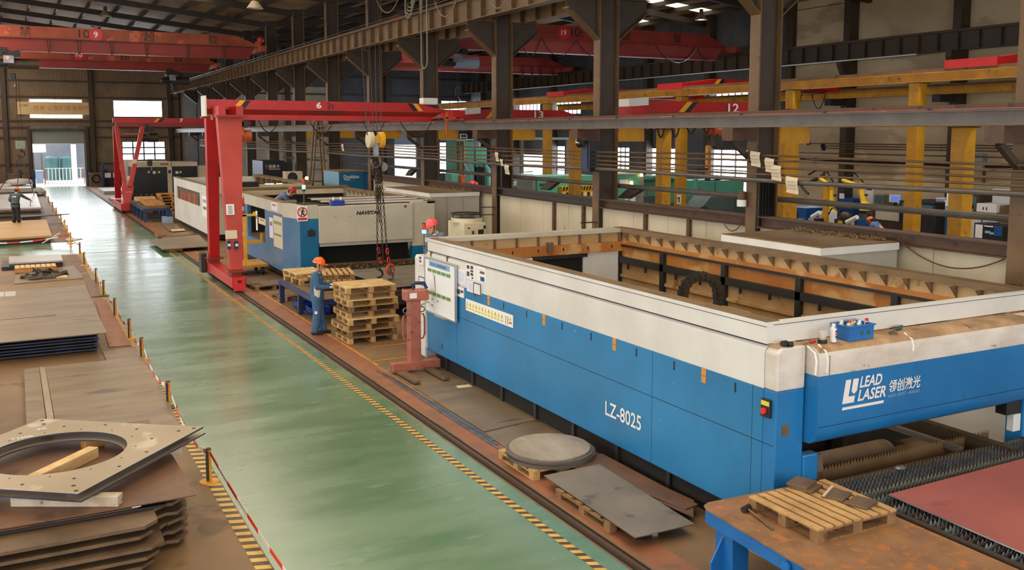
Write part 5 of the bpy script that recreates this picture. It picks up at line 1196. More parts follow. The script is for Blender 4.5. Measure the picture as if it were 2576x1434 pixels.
pal = make_pallet('wooden_pallet', 'pale wooden pallet holding four dark plates on the rusty platform table', .92, 1.03, 'wood', None, 9, .14, 'wood_dark')
put(pal, (6.90, 6.57, .753), PI/2)
# four dark plates, each a thing
for i, (x, y, z, r, lab) in enumerate(((7.06, 6.92, .90, .35, 'dark square steel piece, farthest of four on the pale pallet'), (7.16, 6.62, .90, .42, 'dark square steel piece in the middle of the pale pallet under the thin strip'), (7.22, 6.36, .90, .3, 'dark square steel piece nearest the front of the pale pallet'), (7.04, 6.98, .93, .38, 'upper dark square steel piece stacked on the farthest one'))):
    q = MB().box((-.13, -.11, 0), (.13, .11, .026)); o = tag(q.build('steel_offcut', 'offcut_brown', bevel=.003), lab, 'plate', 'dark steel pieces on the pale pallet'); put(o, (x, y, .8935 if i < 3 else .92), r)
o = tag(MB().box((-.16, -.012, 0), (.16, .012, .012)).build('steel_strip', 'cream_machine'), 'thin pale strip lying across the dark steel pieces on the pallet', 'strip'); put(o, (7.12, 6.70, .921), .5)
t = thing('hammer', 'long handled hammer lying on the rusty platform left of the pallet', 'hammer', (6.2, 6.9, .753))
a = gz(1880, 1278, .79); b = gz(1945, 1332, .765)
MB().cyl((a.x, a.y, .785), (b.x, b.y, .765), .012, n=10).build('handle', 'offcut_brown', t, smooth=True); MB().cyl((a.x-.06, a.y-.01, .785), (a.x+.06, a.y+.03, .785), .032, n=12).build('head', 'black_steel', t, smooth=True)

# ================================================================== SECOND MACHINE (WHITE FRONT, BLUE CORNERS)
NX, NX1, NY, NY1, NH = 7.25, 11.75, 27.55, 36.6, 2.42
t = thing('laser_cutting_machine', 'white fronted cutting machine with blue corners and open top, behind the hanging chains', 'machine', (NX, NY, 0))
ym0, ym1 = 31.05, 33.6      # window in the side
q = MB()
# side wall toward the aisle: blue below, pale band above, chamfered front corner
q.box((NX, NY+1.2, .30), (NX+.12, ym0, 2.06)).box((NX, ym1, .30), (NX+.12, NY1, 2.06)).box((NX, ym0, .30), (NX+.12, ym1, .95))
q.build('side_panel', 'navstar_side_blue', t)
MB().prism([(NX, NY+1.2, .30), (NX+.2, NY+.012, .30), (NX+.32, NY+.012, .30), (NX+.12, NY+1.2, .30)], (0, 0, 1.70)).build('chamfer_panel', 'navstar_side_blue', t)
MB().box((NX, NY+1.2, 2.06), (NX+.12, NY1, NH)).prism([(NX, NY+1.2, 2.0), (NX+.2, NY+.012, 2.0), (NX+.32, NY+.012, 2.0), (NX+.12, NY+1.2, 2.0)], (0, 0, NH-2.0)).build('side_band', 'navstar_white', t)
MB().box((NX-.01, NY+1.1, NH), (NX+.22, NY1, NH+.02)).build('side_ledge', 'dust_top', t)
# front
fx = [gy(p, 600, NY).x for p in (742, 802, 1038, 1094)]
MB().box((NX+.2, NY, .28), (fx[1], NY+.2, 2.0)).build('front_corner', 'navstar_blue', t, bevel=.01)
MB().box((NX+.2, NY, 2.0), (fx[1], NY+.2, NH-.02)).build('front_corner_cap', 'navstar_white', t, bevel=.01)
MB().box((fx[1], NY-.06, 1.25), (fx[2], NY+.2, NH-.06)).build('front_cover', 'navstar_white', t, bevel=.02)
MB().box((fx[1]+.02, NY-.03, 1.16), (fx[2], NY+.2, 1.26)).build('cover_sill', 'cabinet_grey', t)
MB().box((fx[2], NY, 1.02), (fx[3], NY+.25, NH-.02)).build('front_corner_cap', 'navstar_white', t, bevel=.01); MB().box((fx[2], NY, .3), (fx[3], NY+.25, 1.02)).build('front_corner', 'navstar_blue', t, bevel=.01)
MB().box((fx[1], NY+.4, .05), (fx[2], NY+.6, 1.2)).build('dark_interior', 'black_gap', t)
text('NAVSTAR', 'lettering', 'black_paint', t, (gy(896, 538, NY-.06).x, NY-.06, gy(896, 541, NY-.06).z), (1, 0, 0), (0, 0, 1), gy(957, 538, NY).x-gy(896, 538, NY).x, .115, shear=.25, th=.004, bold=.05)
p = gy(783, 587, NY); o = MB().box((p.x-.11, NY-.03, p.z-.09), (p.x+.11, NY, p.z+.09)).build('display', 'black_paint', t, bevel=.005); MB().box((p.x-.03, NY-.03, p.z+.1), (p.x+.04, NY, p.z+.13)).build('tab', 'black_paint', o)
for px_, r in ((844, .05), (880, .04), (1020, .05)): p = gy(px_, 545 if px_ < 1000 else 519, NY-.065); MB().cyl((p.x, NY-.064, p.z), (p.x, NY-.06, p.z), r, n=16).build('smudge', 'dust_top' if px_ > 1000 else 'cabinet_grey', t)
# prohibition sign
a, b = gy(747, 519, NY-.03), gy(774, 556, NY-.03)
t2 = thing('prohibition_sign', 'white no entry sign with a red ring and walking figure on the second machine', 'sign', ((a.x+b.x)/2, NY-.03, b.z))
MB().box((a.x, NY-.03, b.z), (b.x, NY-.01, a.z)).build('plate', 'white_paint', t2)
cxn, czn, R_ = (a.x+b.x)/2, a.z-(a.z-b.z)*.40, (b.x-a.x)*.43
MB().tube([(cxn+R_*math.cos(k*PI/12), NY-.035, czn+R_*math.sin(k*PI/12)) for k in range(24)], .018, 5, closed=True).build('ring', 'sign_ring_red', t2)
MB().bar((cxn-R_*.7, NY-.037, czn+R_*.7), (cxn+R_*.7, NY-.037, czn-R_*.7), .01, .03, up=(0, -1, 0)).build('slash', 'sign_ring_red', t2)
q = MB().cyl((cxn+.02, NY-.04, czn+.09), (cxn+.02, NY-.033, czn+.09), .025, n=10).bx((cxn, NY-.036, czn+.01), (.06, .006, .10)).bar((cxn, NY-.036, czn-.03), (cxn-.05, NY-.036, czn-.12), .006, .03).bar((cxn+.01, NY-.036, czn-.03), (cxn+.06, NY-.036, czn-.11), .006, .03).bar((cxn+.02, NY-.036, czn+.05), (cxn+.08, NY-.036, czn), .006, .02)
q.build('figure', 'black_paint', t2); MB().box((a.x+.02, NY-.034, b.z+.03), (b.x-.02, NY-.03, b.z+.1)).build('caption_bar', 'sign_ring_red', t2)
# side things: papers, label, red post
for (xa, ya, xb, yb, m, lab) in ((687, 541, 711, 628, 'paper_tan', 'tall pale chart with green marks on the blue side of the second machine'), (677, 546, 687, 600, 'paper_lilac', 'narrow red edged sheet on the blue side of the second machine'), (650, 546, 668, 568, 'paper_tan', 'cream label plate on the blue side of the second machine'), (643, 530, 648, 580, 'paper', 'narrow white strip at the window edge of the second machine'), (682, 508, 697, 532, 'paper_lilac', 'small white sheet with dark print on the pale band of the second machine')):
    p = gx(xa, ya, NX-.012); r_ = gx(xb, yb, NX-.012)
    o = thing('paper_notice', lab, 'paper', (NX-.012, (p.y+r_.y)/2, (p.z+r_.z)/2), 'papers on the second machine'); MB().box((NX-.012, r_.y, r_.z), (NX, p.y, p.z)).build('sheet', m, o)
    w, h = p.y-r_.y, p.z-r_.z
    if m == 'paper_tan' and h > .5:
        for i in range(4): MB().box((NX-.016, r_.y+.1*w+.22*i*w, p.z-.26*h), (NX-.012, r_.y+.25*w+.22*i*w, p.z-.16*h)).build('printed_block', 'magnet_green', o)
        MB().box((NX-.016, r_.y+.1*w, p.z-.62*h), (NX-.012, p.y-.1*w, p.z-.56*h)).build('printed_block', 'magnet_green', o)
    else: MB().box((NX-.016, r_.y+.2*w, p.z-.4*h), (NX-.012, p.y-.2*w, p.z-.2*h)).build('printed_block', 'ink_brown', o)
y = NX*rat(610); t2 = thing('guard_post', 'thin red and white striped post at the side opening of the second machine', 'post', (NX-.06, y, 0))
for i in range(10): MB().box((NX-.1, y-.05, .9+.15*i), (NX-.02, y+.05, 1.05+.15*i)).build('band', 'sign_red' if i % 3 else 'white_paint', t2)
MB().box((NX-.1, y-.05, 0), (NX-.02, y+.05, .9)).build('band', 'sign_red', t2)
# machine shell: right wall, rear beam, middle beam, back opening
MB().box((NX1-.12, NY+.27, .3), (NX1, NY1, NH-.08)).build('right_side_wall', 'navstar_white', t); MB().box((NX1-.25, NY, NH-.08), (NX1+.03, NY1, NH)).build('right_rim', 'dust_top', t)
q = MB()
for k in range(16): q.prism([(NX1-.12, NY+.5+k*.5, NH-.08), (NX1-.26, NY+.5+k*.5, NH-.08), (NX1-.12, NY+.5+k*.5, NH-.26)], (0, .02, 0))
o = q.build('rim_gusset', 'stained_cream', t); o['kind'] = 'stuff'
MB().box((NX, NY1-.5, NH-.10), (NX1, NY1, NH+.06)).build('rear_beam', 'dust_top', t); MB().box((NX+.05, NY1-.52, NH-.22), (NX1, NY1-.5, NH-.04)).build('rear_beam_face', 'cream_machine', t)
MB().box((NX+.1, NY1-.1, .3), (NX1, NY1, NH-.2)).build('rear_wall', 'black_steel', t)
for i, (y, z) in enumerate(((NY+.35, NH+.02), (NY+.75, NH+.06), (NY+1.25, NH+.10))):
    MB().box((fx[1]+.15+.5*(2-i)*.3, y, z-.02), (fx[3]-.1-.2*i, y+.42, z)).build('cover_plate', 'dust_top', t); MB().box((fx[1]+.15+.5*(2-i)*.3, y-.02, z-.05), (fx[3]-.1-.2*i, y, z)).build('plate_lip', 'machine_white', t)
MB().box((fx[1]-.2, NY+.2, NH-.16), (fx[3], NY+1.7, NH-.04)).build('front_top_frame', 'dark_steel', t)
MB().box((NX+.3, NY+1.8, .7), (NX1-.2, NY1-.3, .8)).build('bed_floor', 'dust_top', t); MB().box((NX+.2, NY+.5, .05), (NX1-.2, NY1-.2, .3)).build('chassis', 'black_steel', t)
p = gy(726, 500, 31.5); MB().box((p.x-.1, 31.4, .8), (p.x+.25, 31.7, 2.3)).build('inner_panel', 'cabinet_grey', t)
def tower(lab, X, Y, z0, h, segs, r=.05):
    o = thing('signal_tower', lab, 'lamp', (X, Y, z0)); MB().cyl((X, Y, z0), (X, Y, z0+h), .015, n=8).build('pole', 'grey_steel', o); z = z0+h
    for hh, m in segs: MB().cyl((X, Y, z), (X, Y, z+hh), r, n=14).build('lamp_segment', m, o, smooth=True); z += hh+.004
    return o
p = gy(765, 518, NY+.1); tower('signal tower with a green light on the corner of the second machine', p.x, NY+.1, NH-.02, .42, ((.06, 'black_paint'), (.12, 'lamp_green'), (.10, 'lamp_red'), (.08, 'lamp_red')))
p = gy(842, 518, NY+.35); t2 = thing('parts_bin', 'small dark blue crate of bottles on top of the second machine', 'bin', (p.x, NY+.15, NH-.04))
MB().box((p.x-.2, NY-.02, NH-.06), (p.x+.2, NY+.2, NH+.10)).build('tub', 'royal_blue', t2, bevel=.01)
for d in (-.1, .13): tag(MB().cyl((p.x+d, NY+.14, NH+.10), (p.x+d, NY+.14, NH+.2), .03, n=10).build('bottle', 'can_white'), 'white bottle with a dark cap standing in the small dark blue crate, %s' % ('left one' if d < 0 else 'right one'), 'bottle', 'bottles in the dark blue crate')
# dark slatted table in front of it, with the big grey plate
t = thing('cutting_table', 'low dark slatted table littered with swarf in front of the second machine', 'table', (9.3, 25, 0))
MB().box((7.9, 21.6, .35), (11.6, 27.3, .58)).build('tray', 'black_steel', t)
q = MB()
for k in range(36): q.box((8.0, 21.8+k*.15, .58), (11.5, 21.82+k*.15, .64))
o = q.build('slat', 'dark_steel', t); o['kind'] = 'stuff'
MB().box((7.85, 21.5, .45), (7.95, 27.4, .66)).box((11.55, 21.5, .45), (11.65, 27.4, .66)).box((7.95, 27.3, .45), (11.55, 27.42, .66)).build('frame', 'brown_steel', t)
for x in (8.2, 11.2):
    for y in (22, 26.8): MB().box((x-.1, y-.1, 0), (x+.1, y+.1, .35)).build('leg', 'black_steel', t)
q = MB()
for k in range(260):
    x, y = random.uniform(8.0, 11.5), random.choice([random.uniform(25.9, 27.2), random.uniform(25.9, 27.2), random.uniform(21.7, 22.6)]); s = random.uniform(.03, .09)
    q.prism([(x, y, .645), (x+s, y+random.uniform(-.05, .05), .645), (x+s*.5, y+s*.6, .645+random.uniform(0, .02))], (0, 0, .008))
o = q.build('swarf', 'swarf', t); o['kind'] = 'stuff'
c0 = [gz(x, y, .67) for x, y in ((873, 683), (958, 668), (1052, 700), (1048, 757), (1002, 735))]
tag(MB().prism([(8.05, 25.6, .665), (11.0, 25.9, .665), (11.3, 22.5, .665), (8.3, 22.2, .665)], (0, 0, .02)).build('steel_sheet', 'steel_plate_grey'), 'large pale grey steel sheet on the slatted table behind the hanging hooks', 'plate')

# ================================================================== THIRD AND FOURTH MACHINE
t = thing('laser_cutting_machine', 'long off white cutting machine with a dark side window, left of the red leg', 'machine', (7.25, 45, 0))
WX, WY0, WY1 = 7.25, 41.0, 50.5
wz = lambda y: 2.33
MB().box((WX, WY0, .28), (WX+.12, WY1, 1.34)).box((WX, WY0, 1.95), (WX+.12, WY1, 2.34)).box((WX, WY0, 1.34), (WX+.12, 43.0, 1.95)).box((WX, 49.5, 1.34), (WX+.12, WY1, 1.95)).build('side_panel', 'machine_white', t)
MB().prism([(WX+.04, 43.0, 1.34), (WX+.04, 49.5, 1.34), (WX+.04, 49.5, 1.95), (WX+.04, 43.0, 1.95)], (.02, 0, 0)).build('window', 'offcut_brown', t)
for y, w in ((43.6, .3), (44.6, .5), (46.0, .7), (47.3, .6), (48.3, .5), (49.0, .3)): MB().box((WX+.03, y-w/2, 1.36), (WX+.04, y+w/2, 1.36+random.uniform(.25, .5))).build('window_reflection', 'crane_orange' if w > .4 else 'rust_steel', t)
MB().box((WX-.01, WY0, 2.34), (WX+.2, WY1, 2.37)).build('side_ledge', 'dust_top', t); MB().box((WX, WY1-.12, .28), (11.6, WY1, 2.3)).build('rear_wall', 'machine_white', t)
MB().box((11.4, WY0, .3), (11.6, WY1, 2.3)).build('right_side_wall', 'stained_cream', t); MB().box((11.2, WY0, 2.3), (11.65, WY1, 2.4)).build('right_rim', 'dust_top', t); MB().box((WX, WY0, .28), (11.6, WY0+.2, 2.2)).build('front_wall', 'navstar_white', t)
for k in range(8): MB().box((11.15, WY0+.8+k*1.1, 1.5), (11.4, WY0+.9+k*1.1, 2.3)).build('rib', 'dust_top', t)
MB().box((WX+.2, WY0+.3, .05), (11.4, WY1-.2, .3)).build('chassis', 'black_steel', t); MB().box((WX+.2, WY0+.3, .8), (11.3, WY1-.2, .9)).build('bed_floor', 'black_steel', t)
MB().box((WX+.3, 40.4, 2.05), (11.2, 40.9, 2.36)).build('portal_beam', 'cream_machine', t); MB().box((8.4, 40.3, 2.3), (9.2, 40.7, 2.5)).build('motor_cover', 'black_paint', t)
for d, w in ((9.9, .35), (10.4, .22)): MB().box((d, 42.0, 2.2), (d+w, 42.2, 2.32)).build('work_light', 'lamp_white', t)
for (xa, ya, xb, yb, m, lab) in ((508, 492, 521, 548, 'paper', 'tall chart sheet on the off white machine just left of the red leg'), (505, 470, 511, 482, 'paper_lilac', 'tiny sheet high on the off white machine left of the red leg')):
    p = gx(xa, ya, WX-.012); r_ = gx(xb, yb, WX-.012); o = thing('paper_notice', lab, 'paper', (WX-.012, p.y, p.z), 'papers on the off white machine'); MB().box((WX-.012, r_.y, r_.z), (WX, p.y, p.z)).build('sheet', m, o)
    for i in range(2): MB().box((WX-.016, r_.y+.1*(p.y-r_.y), p.z-(.3+.35*i)*(p.z-r_.z)), (WX-.012, p.y-.2*(p.y-r_.y), p.z-(.15+.35*i)*(p.z-r_.z))).build('printed_block', 'board_blue' if i == 0 else 'magnet_green', o)
BY = 61.5
gyb = lambda px_, py_: gy(px_, py_, BY)
t = thing('laser_cutting_machine', 'black and cream enclosed cutting machine far behind the red A frame leg', 'machine', (8.6, BY, 0))
a, b, c, d = gyb(332, 408), gyb(434, 495), gyb(438, 408), gyb(497, 443)
MB().box((a.x, BY, .3), (b.x-.25, BY+2.2, gyb(332, 421).z)).build('black_door', 'machine_black', t); MB().box((a.x, BY-.02, gyb(332, 421).z), (b.x-.02, BY+2.2, a.z)).build('cream_band', 'cream_machine', t)
MB().box((b.x-.25, BY-.04, .3), (b.x+.02, BY+2.2, gyb(332, 421).z)).build('control_column', 'cream_machine', t); MB().box((b.x-.2, BY-.06, 2.1), (b.x-.05, BY-.04, 2.3)).build('screen', 'black_paint', t)
MB().box((b.x+.04, BY, .3), (d.x, BY+2.2, gyb(332, 420).z)).build('black_door', 'machine_black', t); MB().box((b.x+.02, BY-.02, gyb(332, 420).z), (d.x, BY+2.2, c.z)).build('cream_band', 'cream_machine', t)
MB().box((d.x, BY+.1, .3), (d.x+1.1, BY+2.2, gyb(500, 418).z)).build('cream_cabinet', 'cream_machine', t)
for px_ in (374, 400, 454): p = gyb(px_, 433); MB().box((p.x-.06, BY-.03, p.z-.06), (p.x+.06, BY, p.z+.06)).build('warning_mark', 'warn_yellow', t)
for px_ in (388, 445): p = gyb(px_, 434); MB().box((p.x-.08, BY-.03, p.z-.08), (p.x+.08, BY, p.z+.08)).build('number_mark', 'plastic_white', t)
MB().box((gyb(403, 412).x, BY-.03, gyb(403, 415).z), (gyb(424, 412).x, BY-.02, gyb(403, 411).z)).build('brand_strip', 'crane_orange', t)
MB().box((a.x+.1, BY+.1, 0), (d.x, BY+2, .3)).build('plinth', 'black_steel', t)
b = gz(345, 470, 0); 
tag(MB().box((6.15, 63.8, 0), (6.75, 64.2, 2.9)).build('white_panel', 'machine_white'), 'tall white panel standing between the legs of gantry 7', 'panel')

# boxed ducts against the low wall
def box_room(lab, x0, x1, y0, y1, h, swarf_):
    t = thing('boxed_duct', lab, 'enclosure', (x0, y0, 0), 'boxed enclosures against the low wall')
    MB().box((x0, y0, 0), (x0+.05, y1, h-.14)).build('side_panel', 'panel_cream', t); MB().box((x0+.05, y0, 0), (x1, y0+.05, h-.14)).build('front_panel', 'cabinet_grey', t)
    MB().box((x0-.04, y0-.04, h-.14), (x1, y1, h-.02)).build('top_trim', 'machine_white', t); MB().box((x0-.02, y0-.02, h-.02), (x1, y1, h)).build('dusty_top', 'dust_top', t)
    q = MB()
    for f in (.33, .66): q.box((x0-.004, y0+(y1-y0)*f-.006, 0), (x0, y0+(y1-y0)*f+.006, h-.14)); q.box((x0+(x1-x0)*f-.006, y0-.004, 0), (x0+(x1-x0)*f+.006, y0, h-.14))
    q.build('panel_joints', 'cabinet_grey' if swarf_ else 'dust_top', t)
    q = MB()
    for k in range(170):
        y = random.uniform(y0+(y1-y0)*.05, y1-(y1-y0)*.1); x = x1-.04-abs(random.gauss(0, .12)); s = random.uniform(.03, .09)
        q.prism([(x, y, h), (x-s, y+random.uniform(-.05, .05), h), (x-s*.4, y+s, h+random.uniform(.02, .07))], (0, 0, .015))
    o = q.build('debris', 'swarf', t); o['kind'] = 'stuff'
box_room('grey boxed enclosure with a dusty brown flat top, behind the blue machine at right', 11.80, 13.62, 11.45, 13.9, 2.64, True)
box_room('grey boxed enclosure with a dusty top left of the cream chiller', 11.88, 13.62, 28.2, 32.2, 2.62, False)
# chiller
p = gz(1180, 570, 1.35); t = thing('chiller', 'cream industrial chiller with a fan guard on top beside the cable column', 'chiller', (12.6, 23.2, 0))
cx0, cx1, cy0, cy1, chh = 12.1, 13.25, 23.0, 24.1, 1.75
# locate from the picture: front right bottom corner of the cabinet at the column's left side
fxa, fxb = gy(1167, 570, 25.2).x, gy(1222, 570, 25.2).x; cy0 = 25.2; cz = gy(1195, 561, 25.2).z
MB().box((fxa, cy0, .1), (fxb, cy0+1.15, cz)).build('cabinet', 'chiller_cream', t, bevel=.02); MB().box((fxa+.06, cy0-.015, .2), (fxb-.05, cy0, cz-.12)).build('front_door', 'chiller_cream', t, bevel=.006)
xm, ymm = (fxa+fxb)/2, cy0+.57
MB().cyl((xm, ymm, cz), (xm, ymm, cz+.12), .47, n=24).build('fan_shroud', 'chiller_cream', t, smooth=True)
for k in range(8): MB().cyl((xm+.45*math.cos(k*PI/4), ymm+.45*math.sin(k*PI/4), cz+.1), (xm+.45*math.cos(k*PI/4), ymm+.45*math.sin(k*PI/4), cz+.24), .015, n=6).build('stay', 'dark_steel', t)
q = MB()
for r in (.1, .2, .3, .4, .47): q.tube([(xm+r*math.cos(k*PI/12), ymm+r*math.sin(k*PI/12), cz+.25) for k in range(24)], .012, 5, closed=True)
for k in range(8): q.bar((xm, ymm, cz+.25), (xm+.47*math.cos(k*PI/4), ymm+.47*math.sin(k*PI/4), cz+.25), .02, .02)
q.build('fan_guard', 'dark_steel', t); MB().cyl((xm, ymm, cz+.21), (xm, ymm, cz+.24), .44, n=24).build('fan', 'black_steel', t)
p = gy(1209, 583, cy0); MB().box((p.x-.09, cy0-.03, p.z-.07), (p.x+.09, cy0-.015, p.z+.07)).build('display', 'black_paint', t); p = gy(1189, 585, cy0); MB().box((p.x-.035, cy0-.04, p.z-.05), (p.x+.035, cy0-.015, p.z+.05)).build('switch', 'rust_steel', t)
p = gy(1179, 574, cy0); MB().box((p.x-.04, cy0-.02, p.z-.02), (p.x+.04, cy0-.015, p.z+.02)).build('badge', 'ink', t); p = gy(1218, 571, cy0); MB().box((p.x-.03, cy0-.04, p.z-.05), (p.x+.03, cy0-.015, p.z+.05)).build('latch', 'black_paint', t)
for x in (fxa+.1, fxb-.1): MB().box((x-.06, cy0+.1, 0), (x+.06, cy0+1.0, .1)).build('skid', 'dark_steel', t)
# blue dust collector with lettering
DY = 40.5
a, b, c = gy(853, 433, DY), gy(930, 430, DY), gy(853, 475, DY)
t = thing('dust_collector', 'blue dust collector cabinet with white brand lettering behind the second machine', 'cabinet', ((a.x+b.x)/2, DY, 0))
MB().box((a.x, DY, .1), (gy(915, 430, DY).x, DY+2.3, a.z)).build('front_face', 'donaldson_blue', t); MB().box((gy(915, 430, DY).x+.02, DY+.1, .1), (b.x, DY+2.2, a.z-.05)).build('side_module', 'donaldson_blue', t)
MB().box((a.x-.012, DY+.02, .1), (a.x, DY+2.28, a.z)).build('side_face', 'donaldson_side', t); MB().box((a.x-.02, DY-.02, a.z), (b.x, DY+2.3, a.z+.04)).build('top', 'dust_top', t); MB().box((a.x+.1, DY+.1, 0), (b.x-.1, DY+2, .1)).build('plinth', 'black_steel', t)
text('Donaldson', 'lettering', 'white_paint', t, (gy(865, 450, DY).x, DY, gy(865, 449, DY).z), (1, 0, 0), (0, 0, 1), gy(903, 450, DY).x-gy(865, 450, DY).x, .15, th=.006)
text('Torit', 'lettering', 'white_paint', t, (gy(866, 455, DY).x, DY, gy(866, 454, DY).z), (1, 0, 0), (0, 0, 1), .25, .07, shear=.2, th=.006, bold=.02)
# black cabinet with pale side
EY = 50.6
a, b = gy(661, 405, EY), gy(712, 405, EY); e = gy(737, 407, EY)
t = thing('generator_cabinet', 'black cabinet with pale blue side and a bull head emblem behind the red leg', 'cabinet', (a.x, EY, 0))
MB().box((a.x, EY, .2), (b.x+.1, EY+2.4, a.z)).build('front_face', 'machine_black', t); MB().box((b.x+.1, EY+.1, .2), (e.x, EY+2.3, e.z-.05)).build('rear_module', 'machine_black', t); MB().box((a.x-.015, EY+.02, .2), (a.x, EY+2.38, a.z)).build('side_face', 'light_blue_grey', t)
MB().box((a.x+.1, EY+.2, 0), (e.x-.1, EY+2.2, .2)).build('plinth', 'black_steel', t)
zc = gy(680, 419, EY).z; x0 = gy(676, 419, EY).x
text('西昊卡', 'lettering', 'white_paint', t, (x0, EY, zc-.08), (1, 0, 0), (0, 0, 1), gy(703, 419, EY).x-x0, .17, th=.008)
q = MB(); xe = gy(670, 419, EY).x
q.prism([(xe-.12, EY-.01, zc+.14), (xe-.06, EY-.01, zc+.05), (xe, EY-.01, zc-.14), (xe+.06, EY-.01, zc+.05), (xe+.12, EY-.01, zc+.14), (xe+.04, EY-.01, zc+.07), (xe-.04, EY-.01, zc+.07)], (0, .006, 0)); q.build('emblem', 'crane_pink_red', t)
MB().box((x0, EY-.008, zc-.16), (x0+.6, EY-.002, zc-.12)).build('caption_strip', 'cabinet_grey', t)
# air conditioner unit
AY = 44.5
a, b = gy(716, 432, AY), gy(762, 458, AY); t = thing('outdoor_fan_unit', 'cream air conditioner unit with a round black fan, on a stand near the ladder', 'fan unit', ((a.x+b.x)/2, AY, 0))
MB().box((a.x, AY, b.z), (b.x, AY+.4, a.z)).build('casing', 'cream_machine', t, bevel=.02); c = gy(736, 446, AY)
MB().cyl((c.x, AY-.012, c.z), (c.x, AY, c.z), .235, n=28).build('fan_grille', 'black_paint', t); MB().cyl((c.x, AY-.02, c.z), (c.x, AY-.01, c.z), .05, n=14).build('hub', 'dark_steel', t)
for k in range(5): MB().box((a.x-.004, AY+.05, b.z+.08+.08*k), (a.x, AY+.35, b.z+.11+.08*k)).build('louvre', 'dark_steel', t)
for x in (a.x+.08, b.x-.08): MB().box((x-.03, AY+.05, 0), (x+.03, AY+.35, b.z)).build('stand_leg', 'dark_steel', t)
# stepladders
for (px0, px1, top, Y, lab) in ((776, 826, 305, 44.0, 'dark A frame stepladder standing in front of the columns left of the dust collector'),):
    t = thing('stepladder', lab, 'ladder', (gy(800, 440, Y).x, Y, 0)); xa, xb = gy(px0, 455, Y).x, gy(px1, 455, Y).x; xt = gy(803, top, Y).x; zt_ = gy(803, top, Y).z; zb_ = 0
    for s, y in ((xa, Y), (xb, Y)): MB().bar((s, y, 0), (xt+(-.1 if s == xa else .1), y, zt_), .07, .1, up=(0, 1, 0)).bar((s, y+.5, 0), (xt+(-.1 if s == xa else .1), y+.5, zt_), .07, .1, up=(0, 1, 0)).build('side_rail', 'brown_steel', t)
    for k in range(1, 9):
        f = k/9; l, r_ = xa+(xt-.1-xa)*f, xb+(xt+.1-xb)*f
        for y in (Y, Y+.5): MB().box((l, y-.02, zt_*f-.02), (r_, y+.04, zt_*f+.02)).build('rung', 'brown_steel', t)
    MB().box((xt-.15, Y-.05, zt_-.02), (xt+.15, Y+.55, zt_+.02)).build('cap', 'brown_steel', t)
p = gy(770, 448, 45.5); t = thing('work_lamp', 'small glowing work lamp next to the cream fan unit', 'lamp', (p.x, 45.4, 0)); MB().cyl((p.x, 45.4, 0), (p.x, 45.4, p.z-.05), .02, n=8).build('pole', 'dark_steel', t); MB().ball((p.x, 45.4, p.z), .09, 10).build('bulb', 'lamp_amber', t)

# ================================================================== PALLETS, TABLES AND PLATES RIGHT OF THE AISLE
# pallet stack beside the worker
protoA = make_pallet('wooden_pallet', 'x', 1.12, .92, 'wood', 'pallets in the tall stack', 7, .135, 'wood_dark')
protoB = make_pallet('wooden_pallet', 'x', 1.12, .90, 'wood_dark', 'pallets in the tall stack', 7, .135, 'wood')
protoC = make_pallet('wooden_pallet', 'x', 1.14, .94, 'wood_pale', 'pallets in the tall stack', 8, .14, 'wood')
z = 0.0
cen = (6.80, 19.85)
layers = [(protoB, 0, 0, .02), (protoA, .02, .08, .0), (protoB, -.06, .10, PI+.03), (protoC, .03, -.02, -.02), (protoB, .00, .12, .04), (protoA, .05, .03, PI), (protoC, .0, .0, .03), (protoB, -.03, .02, PI-.02), (protoC, -.02, .03, .02)]
n = len(layers); first = {}
for i, (pr, dx, dy, r) in enumerate(layers):
    lab = 'wooden pallet in the tall stack beside the worker, %s' % (ORD[n-1-i] if i else 'lowest, with a whitish front board')
    hgt = .135 if pr is not protoC else .14
    if pr in first: o = dup(pr, (0, 0, 0), 0, lab)
    else: o = pr; first[pr] = 1; o['label'] = lab
    put(o, (cen[0]+dx, cen[1]+dy, z), r); z += .1285 if pr is not protoC else .134
    z += .0065 if pr is not protoC else .006
q = MB().box((-.55, -.475, .0), (.55, -.463, .12)); bo = q.build('face_board', 'wood_grey', bpy.data.objects['wooden_pallet.002'] if False else layers[0][0])
text('Z 20  CLQ  BCMN', 'stencil', 'ink', layers[0][0], (0, 0, 0), (1, 0, 0), (0, 0, 1), .8, .045) if False else None
